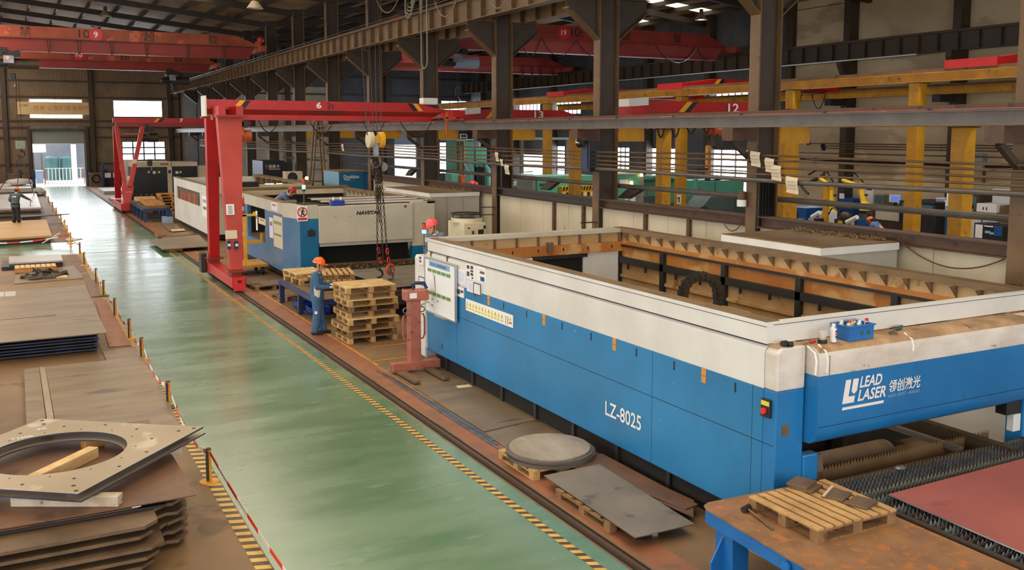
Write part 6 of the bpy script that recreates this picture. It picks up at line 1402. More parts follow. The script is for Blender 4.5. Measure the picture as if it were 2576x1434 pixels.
# dark blue work table with pallets on it
t = thing('work_table', 'low dark blue steel table holding loose pallets behind the worker', 'table', (6.9, 23.4, 0), 'dark blue steel tables')
MB().box((6.22, 21.6, .50), (6.32, 25.3, .62)).box((7.6, 21.6, .50), (7.7, 25.3, .62)).box((6.32, 25.2, .5), (7.6, 25.3, .62)).box((6.32, 21.6, .5), (7.6, 21.7, .62)).build('frame', 'deep_blue', t)
MB().box((6.3, 21.65, .60), (7.65, 25.25, .625)).build('top', 'offcut_brown', t)
for y in (21.7, 23.3, 25.15):
    for x in (6.27, 7.62): MB().box((x-.06, y-.06, 0), (x+.06, y+.06, .52)).build('leg', 'deep_blue', t)
for px_, py_, lab in ((752, 775, 'bright blue plastic crate under the dark blue table, farther one'), (782, 788, 'bright blue plastic crate under the dark blue table, nearer one beside the worker')):
    p = gz(px_, py_, 0); o = thing('crate', lab, 'crate', (p.x+.25, p.y, 0), 'blue crates under the table'); x, y = p.x+.15, p.y
    q = MB().box((x-.2, y-.3, 0), (x+.3, y+.3, .02)).box((x-.2, y-.3, 0), (x-.18, y+.3, .17)).box((x+.28, y-.3, 0), (x+.3, y+.3, .17)).box((x-.2, y-.3, 0), (x+.3, y-.28, .17)).box((x-.2, y+.28, 0), (x+.3, y+.3, .17)); q.build('tub', 'royal_blue', o)
    for k in range(4): MB().box((x-.21, y-.25+.15*k, .02), (x-.2, y-.22+.15*k, .16)).build('rib', 'crate_blue', o)
for i, (x, y, zz, r, m, lab) in enumerate(((6.85, 24.6, .625, .12, protoC, 'wooden pallet at the far end of the dark blue table, lower one'), (6.82, 24.65, .765, .05, protoC, 'wooden pallet at the far end of the dark blue table, upper pale one'), (7.05, 23.1, .625, -.15, protoB, 'brown wooden pallet in the middle of the dark blue table, lowest'), (7.0, 23.2, .76, -.1, protoA, 'brown wooden pallet in the middle of the dark blue table, second layer'), (7.15, 23.3, .895, -.2, protoA, 'wooden pallet on top of the pile right behind the worker helmet'))):
    dup(m, (x, y, zz), r+PI/2, lab, 'pallets on the dark blue table')
# low pallet with plates by the gantry foot
o = make_pallet('wooden_pallet', 'dark low pallet under cut plates right of the red gantry foot', 1.15, .95, 'wood_dark', None, 6, .12); put(o, (6.60, 27.9, 0), .1)
for i, (x, y, w, d, r) in enumerate(((6.55, 27.8, .55, .8, .15), (6.95, 28.0, .45, .7, .1), (6.3, 28.1, .4, .5, -.1))):
    o = tag(MB().box((-w/2, -d/2, 0), (w/2, d/2, .02)).build('steel_offcut', 'offcut_brown'), 'flat brown steel piece on the low pallet by the gantry foot, %s' % ('middle', 'right', 'left')[i], 'plate', 'plates on the low pallet'); put(o, (x, y, .122+.001*i), r)
o = make_pallet('wooden_pallet', 'dark pallet lying on the floor under the dark blue table', 1.1, .9, 'wood_dark', None, 5, .12); put(o, (6.85, 25.9, 0), .3)
# yellow hand trolley
t = thing('hand_trolley', 'yellow steel hand trolley with an upright mast right behind the red leg', 'trolley', (6.65, 30.9, 0))
MB().box((6.25, 30.5, .26), (7.2, 31.9, .34)).build('deck', 'yellow_steel', t)
for x in (6.5, ): MB().box((x-.05, 30.55, .34), (x+.05, 30.65, 1.95)).build('mast', 'yellow_paint', t)
MB().box((6.45, 30.55, 1.90), (6.85, 30.65, 1.97)).box((6.78, 30.55, 1.97), (6.85, 30.65, 2.03)).build('top_arm', 'yellow_paint', t); MB().box((6.3, 30.57, 1.02), (7.05, 30.63, 1.12)).box((6.99, 30.57, 1.12), (7.05, 30.63, 1.34)).build('middle_arm', 'yellow_steel', t)
for x in (6.35, 7.05):
    for y in (30.7, 31.7): MB().cyl((x-.04, y, .13), (x+.04, y, .13), .13, n=14).build('wheel', 'cable_black', t)
# floor plates along the rail
def plate(lab, pts, z, th, m, grp=None, edge=None, name='steel_plate'):
    o = tag(MB().prism([(x, y, z) for x, y in pts], (0, 0, th)).build(name, [m]), lab, 'plate', grp); return o
plate('long brown floor plate in front of the blue machine, far one under the red stacker', [(6.15, 12.6), (7.30, 12.78), (7.45, 17.3), (6.15, 17.3)], .002, .018, 'steel_plate', 'floor plates before the blue machine')
plate('notched brown floor plate in front of the blue machine, nearer the disc stack', [(6.1, 11.7), (7.28, 11.8), (7.3, 12.72), (6.9, 12.7), (6.14, 12.55)], .002, .012, 'steel_plate', 'floor plates before the blue machine')
for i, dx in enumerate((0, .045, .09)):
    tag(MB().bar((5.99+dx, 16.95-.3*i, .015), (6.0+dx, 11.75+.2*i, .015), .03, .02).build('flat_bar', 'bright_steel'), 'long thin bright steel bar lying along the floor rail, %s of three' % ('leftmost', 'middle', 'rightmost')[i], 'bar', 'bright bars on the floor')
p = gz(1165, 972, .025); tag(MB().prism([(p.x-.12, p.y-.05, .021), (p.x+.14, p.y-.08, .021), (p.x+.16, p.y+.08, .021), (p.x-.1, p.y+.1, .021)], (0, 0, .003)).build('paper_scrap', 'paper_tan'), 'torn pale paper scrap on the floor plate right of the stacker forks', 'paper')
# disc stack on a pallet
o = make_pallet('wooden_pallet', 'wooden pallet under the stack of round steel discs', 1.0, 1.0, 'wood', None, 5, .125); put(o, (6.33, 10.98, 0), .0)
for i in range(5):
    r = .60 if i < 4 else .555; dx, dy = random.uniform(-.02, .02), random.uniform(-.02, .02)
    tag(MB().cyl((6.36+dx, 10.95+dy, .127+.025*i), (6.36+dx, 10.95+dy, .150+.025*i), r, n=64).build('steel_disc', 'disc_steel' if i == 4 else 'grey_steel', smooth=True), 'round steel disc in the stack on the pallet, %s of five' % (ORD[4-i] if i else 'lowest'), 'disc', 'round steel discs')
# grey plate on a pallet and two brown plates
o = make_pallet('wooden_pallet', 'dark pallet beneath the slanted grey steel plate', .8, 1.2, 'wood_dark', None, 6, .12); put(o, (6.20, 9.25, 0), 0)
plate('large grey steel plate laid on a pallet between the disc stack and the blue table', [(5.86, 10.25), (6.72, 10.28), (6.60, 8.14), (5.80, 8.15)], .135, .012, 'steel_plate_grey')
bpy.data.objects['steel_plate'].name
plate('reddish brown plate sticking out behind the grey plate, long one', [(6.35, 10.5), (7.0, 10.65), (7.02, 8.6), (6.8, 8.55)], .122, .011, 'steel_plate_red', 'reddish plates under the grey plate')
plate('reddish brown plate tip sticking out behind the grey plate, short lower one', [(6.5, 10.2), (6.95, 10.3), (7.08, 8.75), (6.75, 8.35)], .108, .011, 'steel_plate_red', 'reddish plates under the grey plate')
t = thing('chuck_roller', 'short dark steel roller on the floor in front of the grey plate', 'roller', (6.15, 8.0, 0)); p = gz(1620, 1348, .05)
MB().cyl((p.x-.08, p.y+.06, .045), (p.x+.1, p.y, .045), .04, n=14).build('body', 'black_steel', t, smooth=True); MB().cyl((p.x+.1, p.y, .045), (p.x+.16, p.y-.02, .045), .045, n=14).build('head', 'bright_steel', t, smooth=True)
# red stacker
sx, sy = 6.60, 16.55
t = thing('hand_stacker', 'faded red hand pallet stacker with two forks standing before the whiteboard', 'stacker', (sx, sy, 0))
MB().box((sx-.10, sy-.10, .12), (sx+.12, sy+.10, 1.42)).build('mast', 'stacker_red', t, bevel=.015)
MB().box((sx-.18, sy-.14, 1.38), (sx+.28, sy+.14, 1.58)).build('hydraulic_head', 'stacker_red', t, bevel=.025); MB().box((sx-.12, sy-.145, 1.44), (sx+.02, sy-.14, 1.54)).build('rating_plate', 'cloth_white', t)
MB().tube([(sx+.0, sy, 1.58), (sx+.0, sy+.02, 1.68), (sx+.06, sy+.02, 1.70), (sx+.24, sy+.02, 1.69), (sx+.28, sy, 1.58)], .035, 8).build('top_handle', 'deep_blue', t, smooth=True)
MB().bar((sx+.12, sy, 1.25), (sx+.42, sy+.3, 1.28), .03, .03).build('tiller', 'cream_machine', t)
for s in (-1, 1): MB().tube([(sx+s*.10, sy, 1.12), (sx+s*.20+.01, sy, 1.1), (sx+s*.22+.01, sy, 1.02), (sx+s*.22+.01, sy, .72), (sx+s*.19+.01, sy, .64), (sx+s*.10, sy, .63)], .018, 8).build('side_handle', 'stacker_red', t, smooth=True)
MB().box((sx-.46, sy-.12, .06), (sx+.5, sy+.06, .22)).build('cross_beam', 'stacker_red', t, bevel=.012)
for s, x in ((-1, sx-.32), (1, sx+.24)):
    MB().prism([(x-.08, sy-.1, .05), (x+.08, sy-.1, .05), (x+.07, sy-.95, .05), (x+.04, sy-1.0, .05), (x-.04, sy-1.0, .05), (x-.07, sy-.95, .05)], (0, 0, .045)).build('fork', 'brown_steel', t)
    MB().cyl((x-.03, sy-.9, .03), (x+.03, sy-.9, .03), .03, n=10).build('roller', 'black_steel', t); MB().cyl((x-.03, sy-.05, .05), (x+.03, sy-.05, .05), .05, n=10).build('caster', 'black_steel', t)
for s in (-.17, .17): MB().tube([(sx+s+.045*math.cos(k*PI/6), sy-.04, 1.2+.05*math.sin(k*PI/6)) for k in range(12)], .01, 5, closed=True).build('lifting_ring', 'bright_steel' if s < 0 else 'rust_steel', t)
# far blue table with pallets and timber
t = thing('work_table', 'far dark blue table with yellow timber on top, left of the off white machine', 'table', (6.7, 54, 0), 'dark blue steel tables')
MB().box((5.95, 51.6, .70), (7.2, 57.6, .78)).build('top', 'offcut_brown', t); MB().box((5.95, 51.55, .58), (7.2, 51.65, .70)).box((5.9, 51.6, .58), (6.0, 57.6, .7)).build('frame', 'deep_blue', t)
for y in (51.7, 53.2, 54.7, 56.2, 57.5):
    for x in (6.0, 7.15): MB().box((x-.07, y-.07, 0), (x+.07, y+.07, .6)).build('leg', 'deep_blue', t)
MB().box((5.95, 51.6, .1), (7.2, 51.7, .16)).build('lower_rail', 'deep_blue', t)
for k in range(7): tag(MB().box((6.15+.02*k, 52.6+.55*k, .78), (7.1, 52.95+.55*k, .90)).build('timber', 'wood_orange'), 'orange timber batten lying on the far dark blue table, %s from the front' % NTH[k], 'timber', 'timber on the far table')
tag(MB().box((6.1, 56.7, .78), (7.15, 57.4, .98)).build('foam_board', 'wood_pale'), 'pale block at the far end of the timber on the far table', 'block')
for k in range(6):
    tag(MB().cyl((6.1+.3*k, 59.3, 0), (6.1+.3*k, 59.3, 1.0), .14, n=14).build('wire_coil', 'coil_dark', smooth=True), 'dark upright coil behind the far table, %s from left' % NTH[k], 'coil', 'dark coils behind the far table')
o0 = None
for k in range(7):
    lab = 'orange wooden pallet in the far stack beside the off white machine, %s' % (ORD[6-k] if k < 7 else '')
    q = MB()
    for j in range(6): q.box((-.65, -.55+.2*j, .12), (.65, -.42+.2*j, .15))
    for x in (-.6, 0, .6): q.box((x-.06, -.55, 0), (x+.06, .58, .12))
    o = tag(q.build('wooden_pallet', 'wood_orange'), lab, 'pallet', 'pallets in the far stack'); put(o, (8.0+random.uniform(-.04, .04), 57.0, .165*k), random.uniform(-.05, .05))
# small steps, plates on the floor
t = thing('step_block', 'dark grey steel step block on the floor left of the off white machine', 'step', (7.0, 51.2, 0)); MB().box((6.75, 50.7, 0), (7.2, 51.45, .3)).build('low_step', 'light_blue_grey', t); MB().box((6.95, 51.05, .3), (7.2, 51.45, .6)).build('high_step', 'deep_blue', t)
o = plate('wide brown steel plate raised on a block, lying across the floor rail', [(4.95, 37.8), (6.75, 38.05), (7.1, 42.6), (4.92, 41.4)], .13, .03, 'steel_plate')
p = gz(440, 632, .05); tag(MB().box((5.3, 38.3, 0), (5.75, 38.6, .13)).build('wood_block', 'wood_orange'), 'wood block carrying the wide brown plate on the floor rail', 'block'); tag(MB().box((5.4, 41.0, 0), (6.4, 41.2, .13)).build('wood_block', 'wood_dark'), 'hidden dark wood block under the far side of the wide brown plate', 'block')
for i, (pts, m, lab) in enumerate((([(5.9, 43.9), (7.2, 44.2), (7.3, 45.6), (5.95, 45.3)], 'steel_plate', 'brown plate on the floor just behind the wide raised plate'), ([(6.35, 46.2), (6.9, 45.9), (7.15, 49.3), (6.6, 50.6)], 'steel_plate', 'narrow brown plate lying along the off white machine'), ([(6.4, 45.5), (7.0, 45.6), (7.05, 46.4), (6.45, 46.3)], 'wood_pale', 'small pale board lying on the narrow brown plates'))):
    plate(lab, pts, .03*i, .03, m, 'small plates by the off white machine')
for k in range(4): tag(MB().box((5.55+.12*k, 43.8+.1*k, 0), (5.62+.12*k, 44.9, .07)).build('timber', 'wood_dark'), 'short dark timber under the edge of the small brown plate, %s from left' % NTH[k], 'timber', 'short timbers by the plate')
plate('grey plate stack on the floor beyond gantry 7 by the rail', [(5.9, 66.5), (6.9, 66.5), (6.9, 71), (5.9, 71)], 0, .15, 'steel_plate')
plate('pale sheets on the floor near the far gate, right side', [(6.1, 77), (7.8, 77), (7.8, 82), (6.1, 82)], 0, .25, 'steel_plate_pale')
# rails and painted lines
for x, lab in ((5.60, 'steel crane rail set in the floor along the aisle'),):
    t = thing('floor_rail', lab, 'rail', (x, -6, 0)); MB().box((x-.025, -6, .0), (x+.025, 88, .018)).build('rail_head', 'rail_steel', t)
    for d in (-.06, .06): MB().box((x+d-.025, -6, .0005), (x+d+.025, 88, .003)).build('slot', 'black_gap', t)
def hazard(lab, pts, w, step):
    t = thing('hazard_stripe', lab, 'floor tape', (pts[0][0], pts[0][1], 0)); (x0, y0), (x1, y1) = pts
    MB().quad([(x0-w/2, y0, .002), (x0+w/2, y0, .002), (x1+w/2, y1, .002), (x1-w/2, y1, .002)]).build('yellow_band', 'hazard_yellow', t)
    q = MB(); n = int((y1-y0)/step)
    for i in range(n):
        y = y0+step*i; x = x0+(x1-x0)*i/n; q.quad([(x-w/2, y, .003), (x+w/2, y-.05, .003), (x+w/2, y-.05+step*.48, .003), (x-w/2, y+step*.48, .003)])
    o = q.build('dark_bands', 'hazard_dark', t); o['kind'] = 'stuff'
hazard('yellow and dark striped floor tape along the right side of the green aisle', [(5.22, 4), (5.21, 40)], .11, .16)
hazard('yellow and dark striped floor tape along the left edge of the green aisle', [(2.12, 4), (2.16, 39)], .16, .19)
for pts, lab in (([(6.16, 14.5), (6.16, 38)], 'yellow painted line beside the red floor strip'), ):
    (x0, y0), (x1, y1) = pts; tag(MB().quad([(x0-.035, y0, .003), (x0+.035, y0, .003), (x1+.035, y1, .003), (x1-.035, y1, .003)]).build('floor_line', 'line_yellow'), lab, 'floor line', 'yellow painted lines')
a, b = gz(945, 918, .003), gz(1050, 905, .003); tag(MB().quad([(6.16, 17.7, .003), (7.0, 17.7, .003), (7.0, 17.76, .003), (6.16, 17.76, .003)]).build('floor_line', 'line_yellow'), 'short yellow line across the floor left of the red stacker', 'floor line', 'yellow painted lines')
tag(MB().quad([(6.6, 18.9, .003), (8.0, 18.9, .003), (8.0, 18.96, .003), (6.6, 18.96, .003)]).build('floor_line', 'line_yellow'), 'yellow line across the floor right in front of the tall pallet stack', 'floor line', 'yellow painted lines')
for y, lab in ((39.2, 'thin dark line across the aisle at the near side of the cross aisle'), (43.5, 'thin dark line across the aisle at the far side of the cross aisle')):
    tag(MB().quad([(2.2, y, .002), (5.4, y, .002), (5.4, y+.06, .002), (2.2, y+.06, .002)]).build('floor_line', 'grey_concrete'), lab, 'floor line', 'cross aisle lines')

# ================================================================== LEFT SIDE: STACKS OF STEEL
def sheet(lab, pts, z, th, m, grp=None, name='steel_plate', holes=None):
    return tag(MB().prism([(x, y, z) for x, y in pts], (0, 0, th)).build(name, m), lab, 'plate', grp)
# floor blotches are in the floor's own finish; front stack: cut shapes, brown plates, timbers, two ring plates
z = 0.0
for i in range(5):
    d = random.uniform(-.04, .04); s = (i % 3)*.05
    pts = [(-1.6, 9.93+d), (.98+s, 9.97+d), (1.12+s, 10.10+d), (1.12+s, 10.42), (1.30, 10.52), (1.42-s, 10.50), (1.55, 10.68+d), (1.50, 10.95), (1.60, 11.10), (1.56, 13.3), (-1.6, 13.3)]
    tag(MB().prism([(-1.6, 10.45, z), (.85, 10.45, z), (1.1, 11.0, z), (1.1, 13.2, z), (-1.6, 13.2, z)], (0, 0, .07)).build('gap_filler', 'black_steel'), 'black filler for the shaded gap in the front stack of cut shapes, %s' % ('lowest' if i == 0 else ORD[4-i]), 'board', 'gap fillers in the front stack')  # black board fills the shaded gap below each shape
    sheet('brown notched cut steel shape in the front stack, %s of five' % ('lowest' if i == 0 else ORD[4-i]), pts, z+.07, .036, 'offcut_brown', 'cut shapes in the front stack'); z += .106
q = MB()
tag(MB().box((-1.5, 10.4, .539), (1.3, 13.0, .565)).build('gap_filler', 'black_steel'), 'black filler for the shaded gap under the large brown plates of the front stack', 'board')  # black fillers here too, for the shade under the brown plates
sheet('large brown steel plate below the top one of the front stack', [(-1.7, 10.40), (1.02, 10.42), (1.02, 10.6), (1.5, 11.0), (1.5, 13.4), (-1.7, 13.4)], .566, .014, 'steel_plate_red')
p = gz(362, 1294, .55); tag(MB().bx((1.0, 10.46, .595), (.09, .1, .028)).build('wood_block', 'cloth_white'), 'small white block between the brown plates at the front of the stack', 'block')
tag(MB().box((-1.5, 10.6, .58), (1.3, 13.2, .609)).build('gap_filler', 'black_steel'), 'black filler for the shaded gap right under the topmost brown plate', 'board')
sheet('topmost large brown steel plate of the front stack, under the timbers', [(-1.9, 10.33), (1.60, 10.37), (1.57, 11.7), (1.50, 13.5), (-1.9, 13.5)], .610, .014, 'steel_plate_red')
ZP = .624
for (a, b, w, h, m, lab) in (((gz(40, 1274, .624).x-.02, gz(40, 1274, .624).y+.065), (gz(300, 1276, .624).x+.02, gz(300, 1276, .624).y+.065), .13, .115, 'wood_grey', 'weathered white timber lying on the brown plate under the plate corner'), ((.05, 11.45), (.72, 12.2), .14, .13, 'wood_pale', 'split pale timber seen through the round hole'), ((1.25, 12.0), (1.7, 11.9), .14, .115, 'wood_grey', 'grey timber under the right corner of the ring plates'), ((-1.0, 11.2), (-.7, 12.4), .12, .115, 'wood_dark', 'dark timber under the left of the ring plates'), ((.62, 12.55), (.85, 12.65), .12, .115, 'wood_orange', 'short orange timber under the back of the round hole')):
    tag(MB().bar((a[0], a[1], ZP+h/2), (b[0], b[1], ZP+h/2), w, h).build('timber', m, bevel=.008), lab, 'timber', 'timbers of the front stack')
def ring_plate(lab, cor, c, r, z, th, m, bolts=True):
    n = 96; A_ = [Vector((x, y, 0)) for x, y in cor]; out = []
    c = Vector((c[0], c[1], 0))
    def hit(a):
        d = Vector((math.cos(a), math.sin(a), 0)); best = 1e9
        for i in range(4):
            p, q_ = A_[i], A_[(i+1) % 4]; e = q_-p; den = d.x*e.y-d.y*e.x
            if abs(den) < 1e-9: continue
            w = p-c; tt = (w.x*e.y-w.y*e.x)/den; uu = (w.x*d.y-w.y*d.x)/den
            if tt > 0 and -1e-6 <= uu <= 1+1e-6: best = min(best, tt)
        return c+d*best
    angs = sorted([2*PI*i/n for i in range(n)]+[math.atan2((v-c).y, (v-c).x) % (2*PI) for v in A_]); m_ = len(angs); vs = []; fs = []
    for a in angs:
        o_ = hit(a); i_ = c+Vector((math.cos(a), math.sin(a), 0))*r
        vs += [(o_.x, o_.y, z), (i_.x, i_.y, z), (o_.x, o_.y, z+th), (i_.x, i_.y, z+th)]
    fm = []
    for k in range(m_):
        a = 4*k; b = 4*((k+1) % m_)
        fs += [(a+2, b+2, b+3, a+3), (a, a+1, b+1, b), (a, b, b+2, a+2), (a+1, a+3, b+3, b+1)]; fm += [0, 0, 1, 1]
    mb = MB(); mb.add(vs, fs); mb.m = fm
    o = tag(mb.build('ring_plate', [m, 'plate_edge']), lab, 'plate', None)
    if bolts:
        for k in range(26):
            a = 2*PI*k/26; rr = r+.10 if k % 2 else r+.28
            p = c+Vector((math.cos(a), math.sin(a), 0))*rr; MB().cyl((p.x, p.y, z+th), (p.x, p.y, z+th+.0015), .012 if k % 2 else .02, n=10).build('drilled_hole', 'slot_black', o)
        for v in A_:
            for f in (.82, .93): p = c+(v-c)*f; MB().cyl((p.x, p.y, z+th), (p.x, p.y, z+th+.0015), .024, n=10).build('drilled_hole', 'slot_black', o)
    return o
cor = [(.19, 13.34), (1.97, 12.02), (.44, 10.30), (-1.34, 11.62)]
ring_plate('lower square steel plate with a round hole, just under the upper ring plate', [(x+.03, y+.04) for x, y in cor], (.31, 11.82), .72, ZP+.132, .018, 'steel_plate_light', False)
for i, (x, y) in enumerate(((-.7, 11.6), (1.55, 12.0), (.42, 10.62), (.25, 13.0))): tag(MB().bx((x, y, ZP+.185), (.12, .14, .068)).build('spacer_block', 'wood_dark' if i != 2 else 'wood_grey'), 'short wooden spacer between the two ring plates, at its %s' % ('left', 'right corner', 'front corner', 'back corner')[i], 'block', 'spacers between the ring plates')
up_ = ring_plate('upper square tan steel plate with a round hole and drilled bolt holes', cor, (.31, 11.82), .75, ZP+.222, .02, 'steel_plate_light', True)
for s, x, y in (('T2506', -.15, 12.5), ('XK', .13, 12.78)): text(s, 'chalk_marks', 'paper', up_, (x, y, ZP+.244), (1, .2, 0), (-.2, 1, 0), .24 if s[0] == 'T' else .13, .09)
p = gz(30, 1085, .1); t = thing('bundle', 'dark bundle of bars behind the front stack at the left edge', 'bars', (-.25, 14.6, 0))
for i in range(4): MB().cyl((-1.5, 14.2+.12*i, .06+.03*(i % 2)), (.12, 14.5+.1*i, .06+.03*(i % 2)), .04, n=10).build('bar', 'deep_blue' if i % 2 else 'black_steel', t, smooth=True)
# second stack: wide low plate and strips
for i in range(3): sheet('plate under the wide low plate on the left floor, %s' % ('lowest', 'middle one', 'upper one')[i], [(.06+.02*i, 15.2), (2.06, 14.85), (2.1, 19.5), (.06+.01*i, 19.6)], .034*i, .03, 'dark_edge', 'low plate stack on the left floor')
sheet('wide low stained brown plate nearest behind the front stack', [(.42, 14.9), (2.08, 14.65), (2.16, 19.75), (.40, 19.7)], .102, .02, 'steel_plate')
sheet('long narrow strip along the left side of the wide low plate, inner one', [(.31, 15.2), (.405, 15.2), (.395, 19.7), (.30, 19.7)], .102, .02, 'steel_plate_light', 'narrow strips beside the low plate')
sheet('long narrow strip at the far left of the wide low plate, outer one', [(.02, 15.35), (.29, 15.3), (.29, 19.72), (.04, 19.65)], .102, .02, 'steel_plate', 'narrow strips beside the low plate')
# third stack: dark blue edged sheets
for i in range(7):
    z = .062*i; d = .04*(i % 2)
    tag(MB().box((-1.3, 21.4, z), (1.3, 27.2, z+.04)).build('gap_filler', 'black_steel'), 'black filler for the shaded gap in the blue edged sheet stack, %s' % ('lowest' if i == 0 else ORD[6-i]), 'board', 'gap fillers in the blue edged stack')  # black board stands in for the shade between sheets
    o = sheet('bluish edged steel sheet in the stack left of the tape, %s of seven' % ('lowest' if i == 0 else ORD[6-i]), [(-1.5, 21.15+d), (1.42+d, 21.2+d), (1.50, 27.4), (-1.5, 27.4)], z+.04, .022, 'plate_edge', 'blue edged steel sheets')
sheet('large brown plate overhanging the top of the blue edged sheet stack', [(-1.6, 20.75), (1.58, 20.85), (1.62, 27.75), (-1.6, 27.5)], .436, .018, 'steel_plate')
sheet('upper brown plate lying on the left half of the overhanging plate', [(-1.6, 23.2), (.75, 23.4), (.72, 27.6), (-1.6, 27.4)], .454, .010, 'steel_plate')
for i, (x0, x1) in enumerate(((-.62, -.30), (-.28, -.04))): sheet('small pale square plate at the far edge of the overhanging plate, %s one' % ('left', 'right')[i], [(x0, 26.6), (x1, 26.6), (x1, 27.4), (x0, 27.4)], .464, .01, 'steel_plate_pale', 'small pale plates')
# reddish plates on the floor beside the tape
for i, (pts, lab) in enumerate((([(1.80, 28.4), (2.04, 28.4), (2.2, 31.7), (1.86, 31.75)], 'pinkish plate lying along the tape beyond the blue edged stack'), ([(1.66, 21.45), (2.09, 21.4), (2.13, 27.6), (1.85, 27.6)], 'reddish brown plate strip between the blue edged stack and the tape'), ([(1.5, 20.05), (2.19, 20.1), (2.15, 21.2), (1.5, 21.0)], 'small brown plate lying right before the wide low plate'))):
    sheet(lab, pts, .003, .022, 'red_floor_paint' if i == 1 else ('steel_plate_red' if i == 0 else 'steel_plate'), 'plates beside the left tape')
# pale plates, crate, chain heap
sheet('dark plate lowest under the pale plate pile', [(-.42, 35.4), (1.42, 35.6), (1.45, 37.2), (-.4, 37.3)], 0, .12, 'dark_edge')
sheet('pale grey steel plate pile, lower plate, in front of the cross aisle', [(-.15, 35.7), (1.36, 35.7), (1.4, 37.6), (-.2, 37.7)], .12, .06, 'steel_plate_grey'); sheet('pale grey steel plate on top of the pile in front of the cross aisle', [(-.2, 35.6), (1.42, 35.55), (1.44, 37.3), (-.2, 37.5)], .18, .05, 'steel_plate_pale')
sheet('flat brown plate on the floor under the heap of rusty chain', [(-.08, 32.0), (1.86, 32.3), (1.75, 35.6), (.0, 34.2)], .003, .02, 'steel_plate')
t = thing('wood_crate', 'long tan timber crate with slatted top behind the rusty chain heap', 'crate', (.56, 34.75, .025))
MB().box((-.04, 34.4, .025), (1.18, 35.0, .17)).build('sides', 'wood_orange', t)
for k in range(8): MB().box((-.03+.153*k, 34.36, .17), (.10+.153*k, 35.04, .20)).build('slat', 'wood_pale', t)
t = thing('chain_heap', 'heap of dark rusty chain on the flat brown plate at left', 'chain', (.75, 33.2, .025))
for k in range(95):
    a, r = random.uniform(0, 2*PI), abs(random.gauss(0, .5)); r = min(r, .95); x, y = .75+.62*r*math.cos(a), 33.2+.6*r*math.sin(a); zc = .05+.16*(1-r)*random.random(); u = Vector((random.uniform(-1, 1), random.uniform(-1, 1), random.uniform(-.4, .4))).normalized(); w = u.cross(Vector((0, 0, 1))).normalized()
    L_ = random.uniform(.14, .22); MB().tube([Vector((x, y, zc))+u*(L_*math.cos(q_*PI/5))+w*(L_*.55*math.sin(q_*PI/5)) for q_ in range(10)], .03, 5, closed=True).build('link', 'chain_steel' if k % 3 else 'rust_steel', t, smooth=True)
MB().ball((.75, 33.2, .03), (.62, .6, .16), 14, zmin=0).build('core', 'coil_dark', t, smooth=True)
sheet('small pale board at the right end of the rusty chain heap', [(1.1, 32.55), (1.42, 32.55), (1.42, 33.0), (1.12, 33.0)], .025, .03, 'wood_pale')
# tan plates with the worker, grey plates beyond
for i in range(4): sheet('tan steel plate pile carrying the worker, %s' % ('lowest sheet', 'second sheet from the floor', 'third sheet from the floor', 'topmost wide sheet')[i], [(-1.6, 43.4-.25*(i == 3)), (1.33+.06*(i == 3), 43.8-.25*(i == 3)), (1.43, 52.0), (-1.6, 51.4)], .082*i, .076, 'steel_plate_tan' if i == 3 else ('dark_edge' if i < 2 else 'offcut_brown'), 'tan plates under the worker')
for i in range(6): sheet('grey steel sheet pile behind the worker, %s of six' % ('lowest' if i == 0 else ORD[5-i]), [(-1.8, 55.8+.1*(i % 2)), (1.30+.04*(i % 2), 56.2), (1.42, 69.5), (-1.8, 69.0)], .11*i, .085 if i % 2 else .105, 'steel_plate_pale' if i == 5 else ('dark_edge' if i % 2 else 'offcut_brown'), 'grey sheets behind the worker')
for i in range(3): sheet('pale sheet pile farthest along the left side, %s' % ('lowest', 'middle', 'topmost')[i], [(-2, 72), (1.25, 72.3), (1.4, 80), (-2, 79.5)], .3*i, .26, 'steel_plate_pale' if i == 2 else 'steel_plate_grey', 'farthest pale sheets')
q = MB().prism([(.2, 53.6, .42), (1.42, 53.2, .44), (2.52, 52.6, .47), (1.4, 52.3, .44), (.2, 52.2, .42)], (0, 0, .03)); tag(q.build('pointed_plate', 'dark_edge'), 'dark pointed steel plate jutting over the aisle behind the worker', 'plate')
tag(MB().box((.4, 52.3, 0), (1.2, 53.3, .42)).build('trestle', 'black_steel'), 'dark trestle block under the pointed plate', 'block')
for (px_, py_, z, s, lab) in ((46, 466, .86, (1.1, .9, .45), 'grey sack bundle on top of the farthest pale sheets'), (97, 484, 0, (.5, .9, .55), 'pale sack bundle on the floor by the tape at the far left')):
    p = gz(px_, py_+4, z) if z else gz(px_, 492, 0); y = p.y if z == 0 else 76.0; x = y/rat(px_)
    q = MB()
    for k in range(7): q.ball((x+random.uniform(-.5, .5)*s[0], y+random.uniform(-.4, .4)*s[1], z+.16+.1*random.random()), (.42*s[0], .4*s[1], .2), 10)
    q.ball((x, y, z+.1), (s[0]*.8, s[1]*.8, s[2]*.9), 12, zmin=0); tag(q.build('sack_bundle', 'bag_grey', smooth=True), lab, 'sack')
sheet('pale plate scrap lying across the tape line beyond the cross aisle', [(2.0, 43.9), (2.6, 44.6), (2.1, 45.4), (1.9, 44.6)], .003, .02, 'steel_plate_pale')
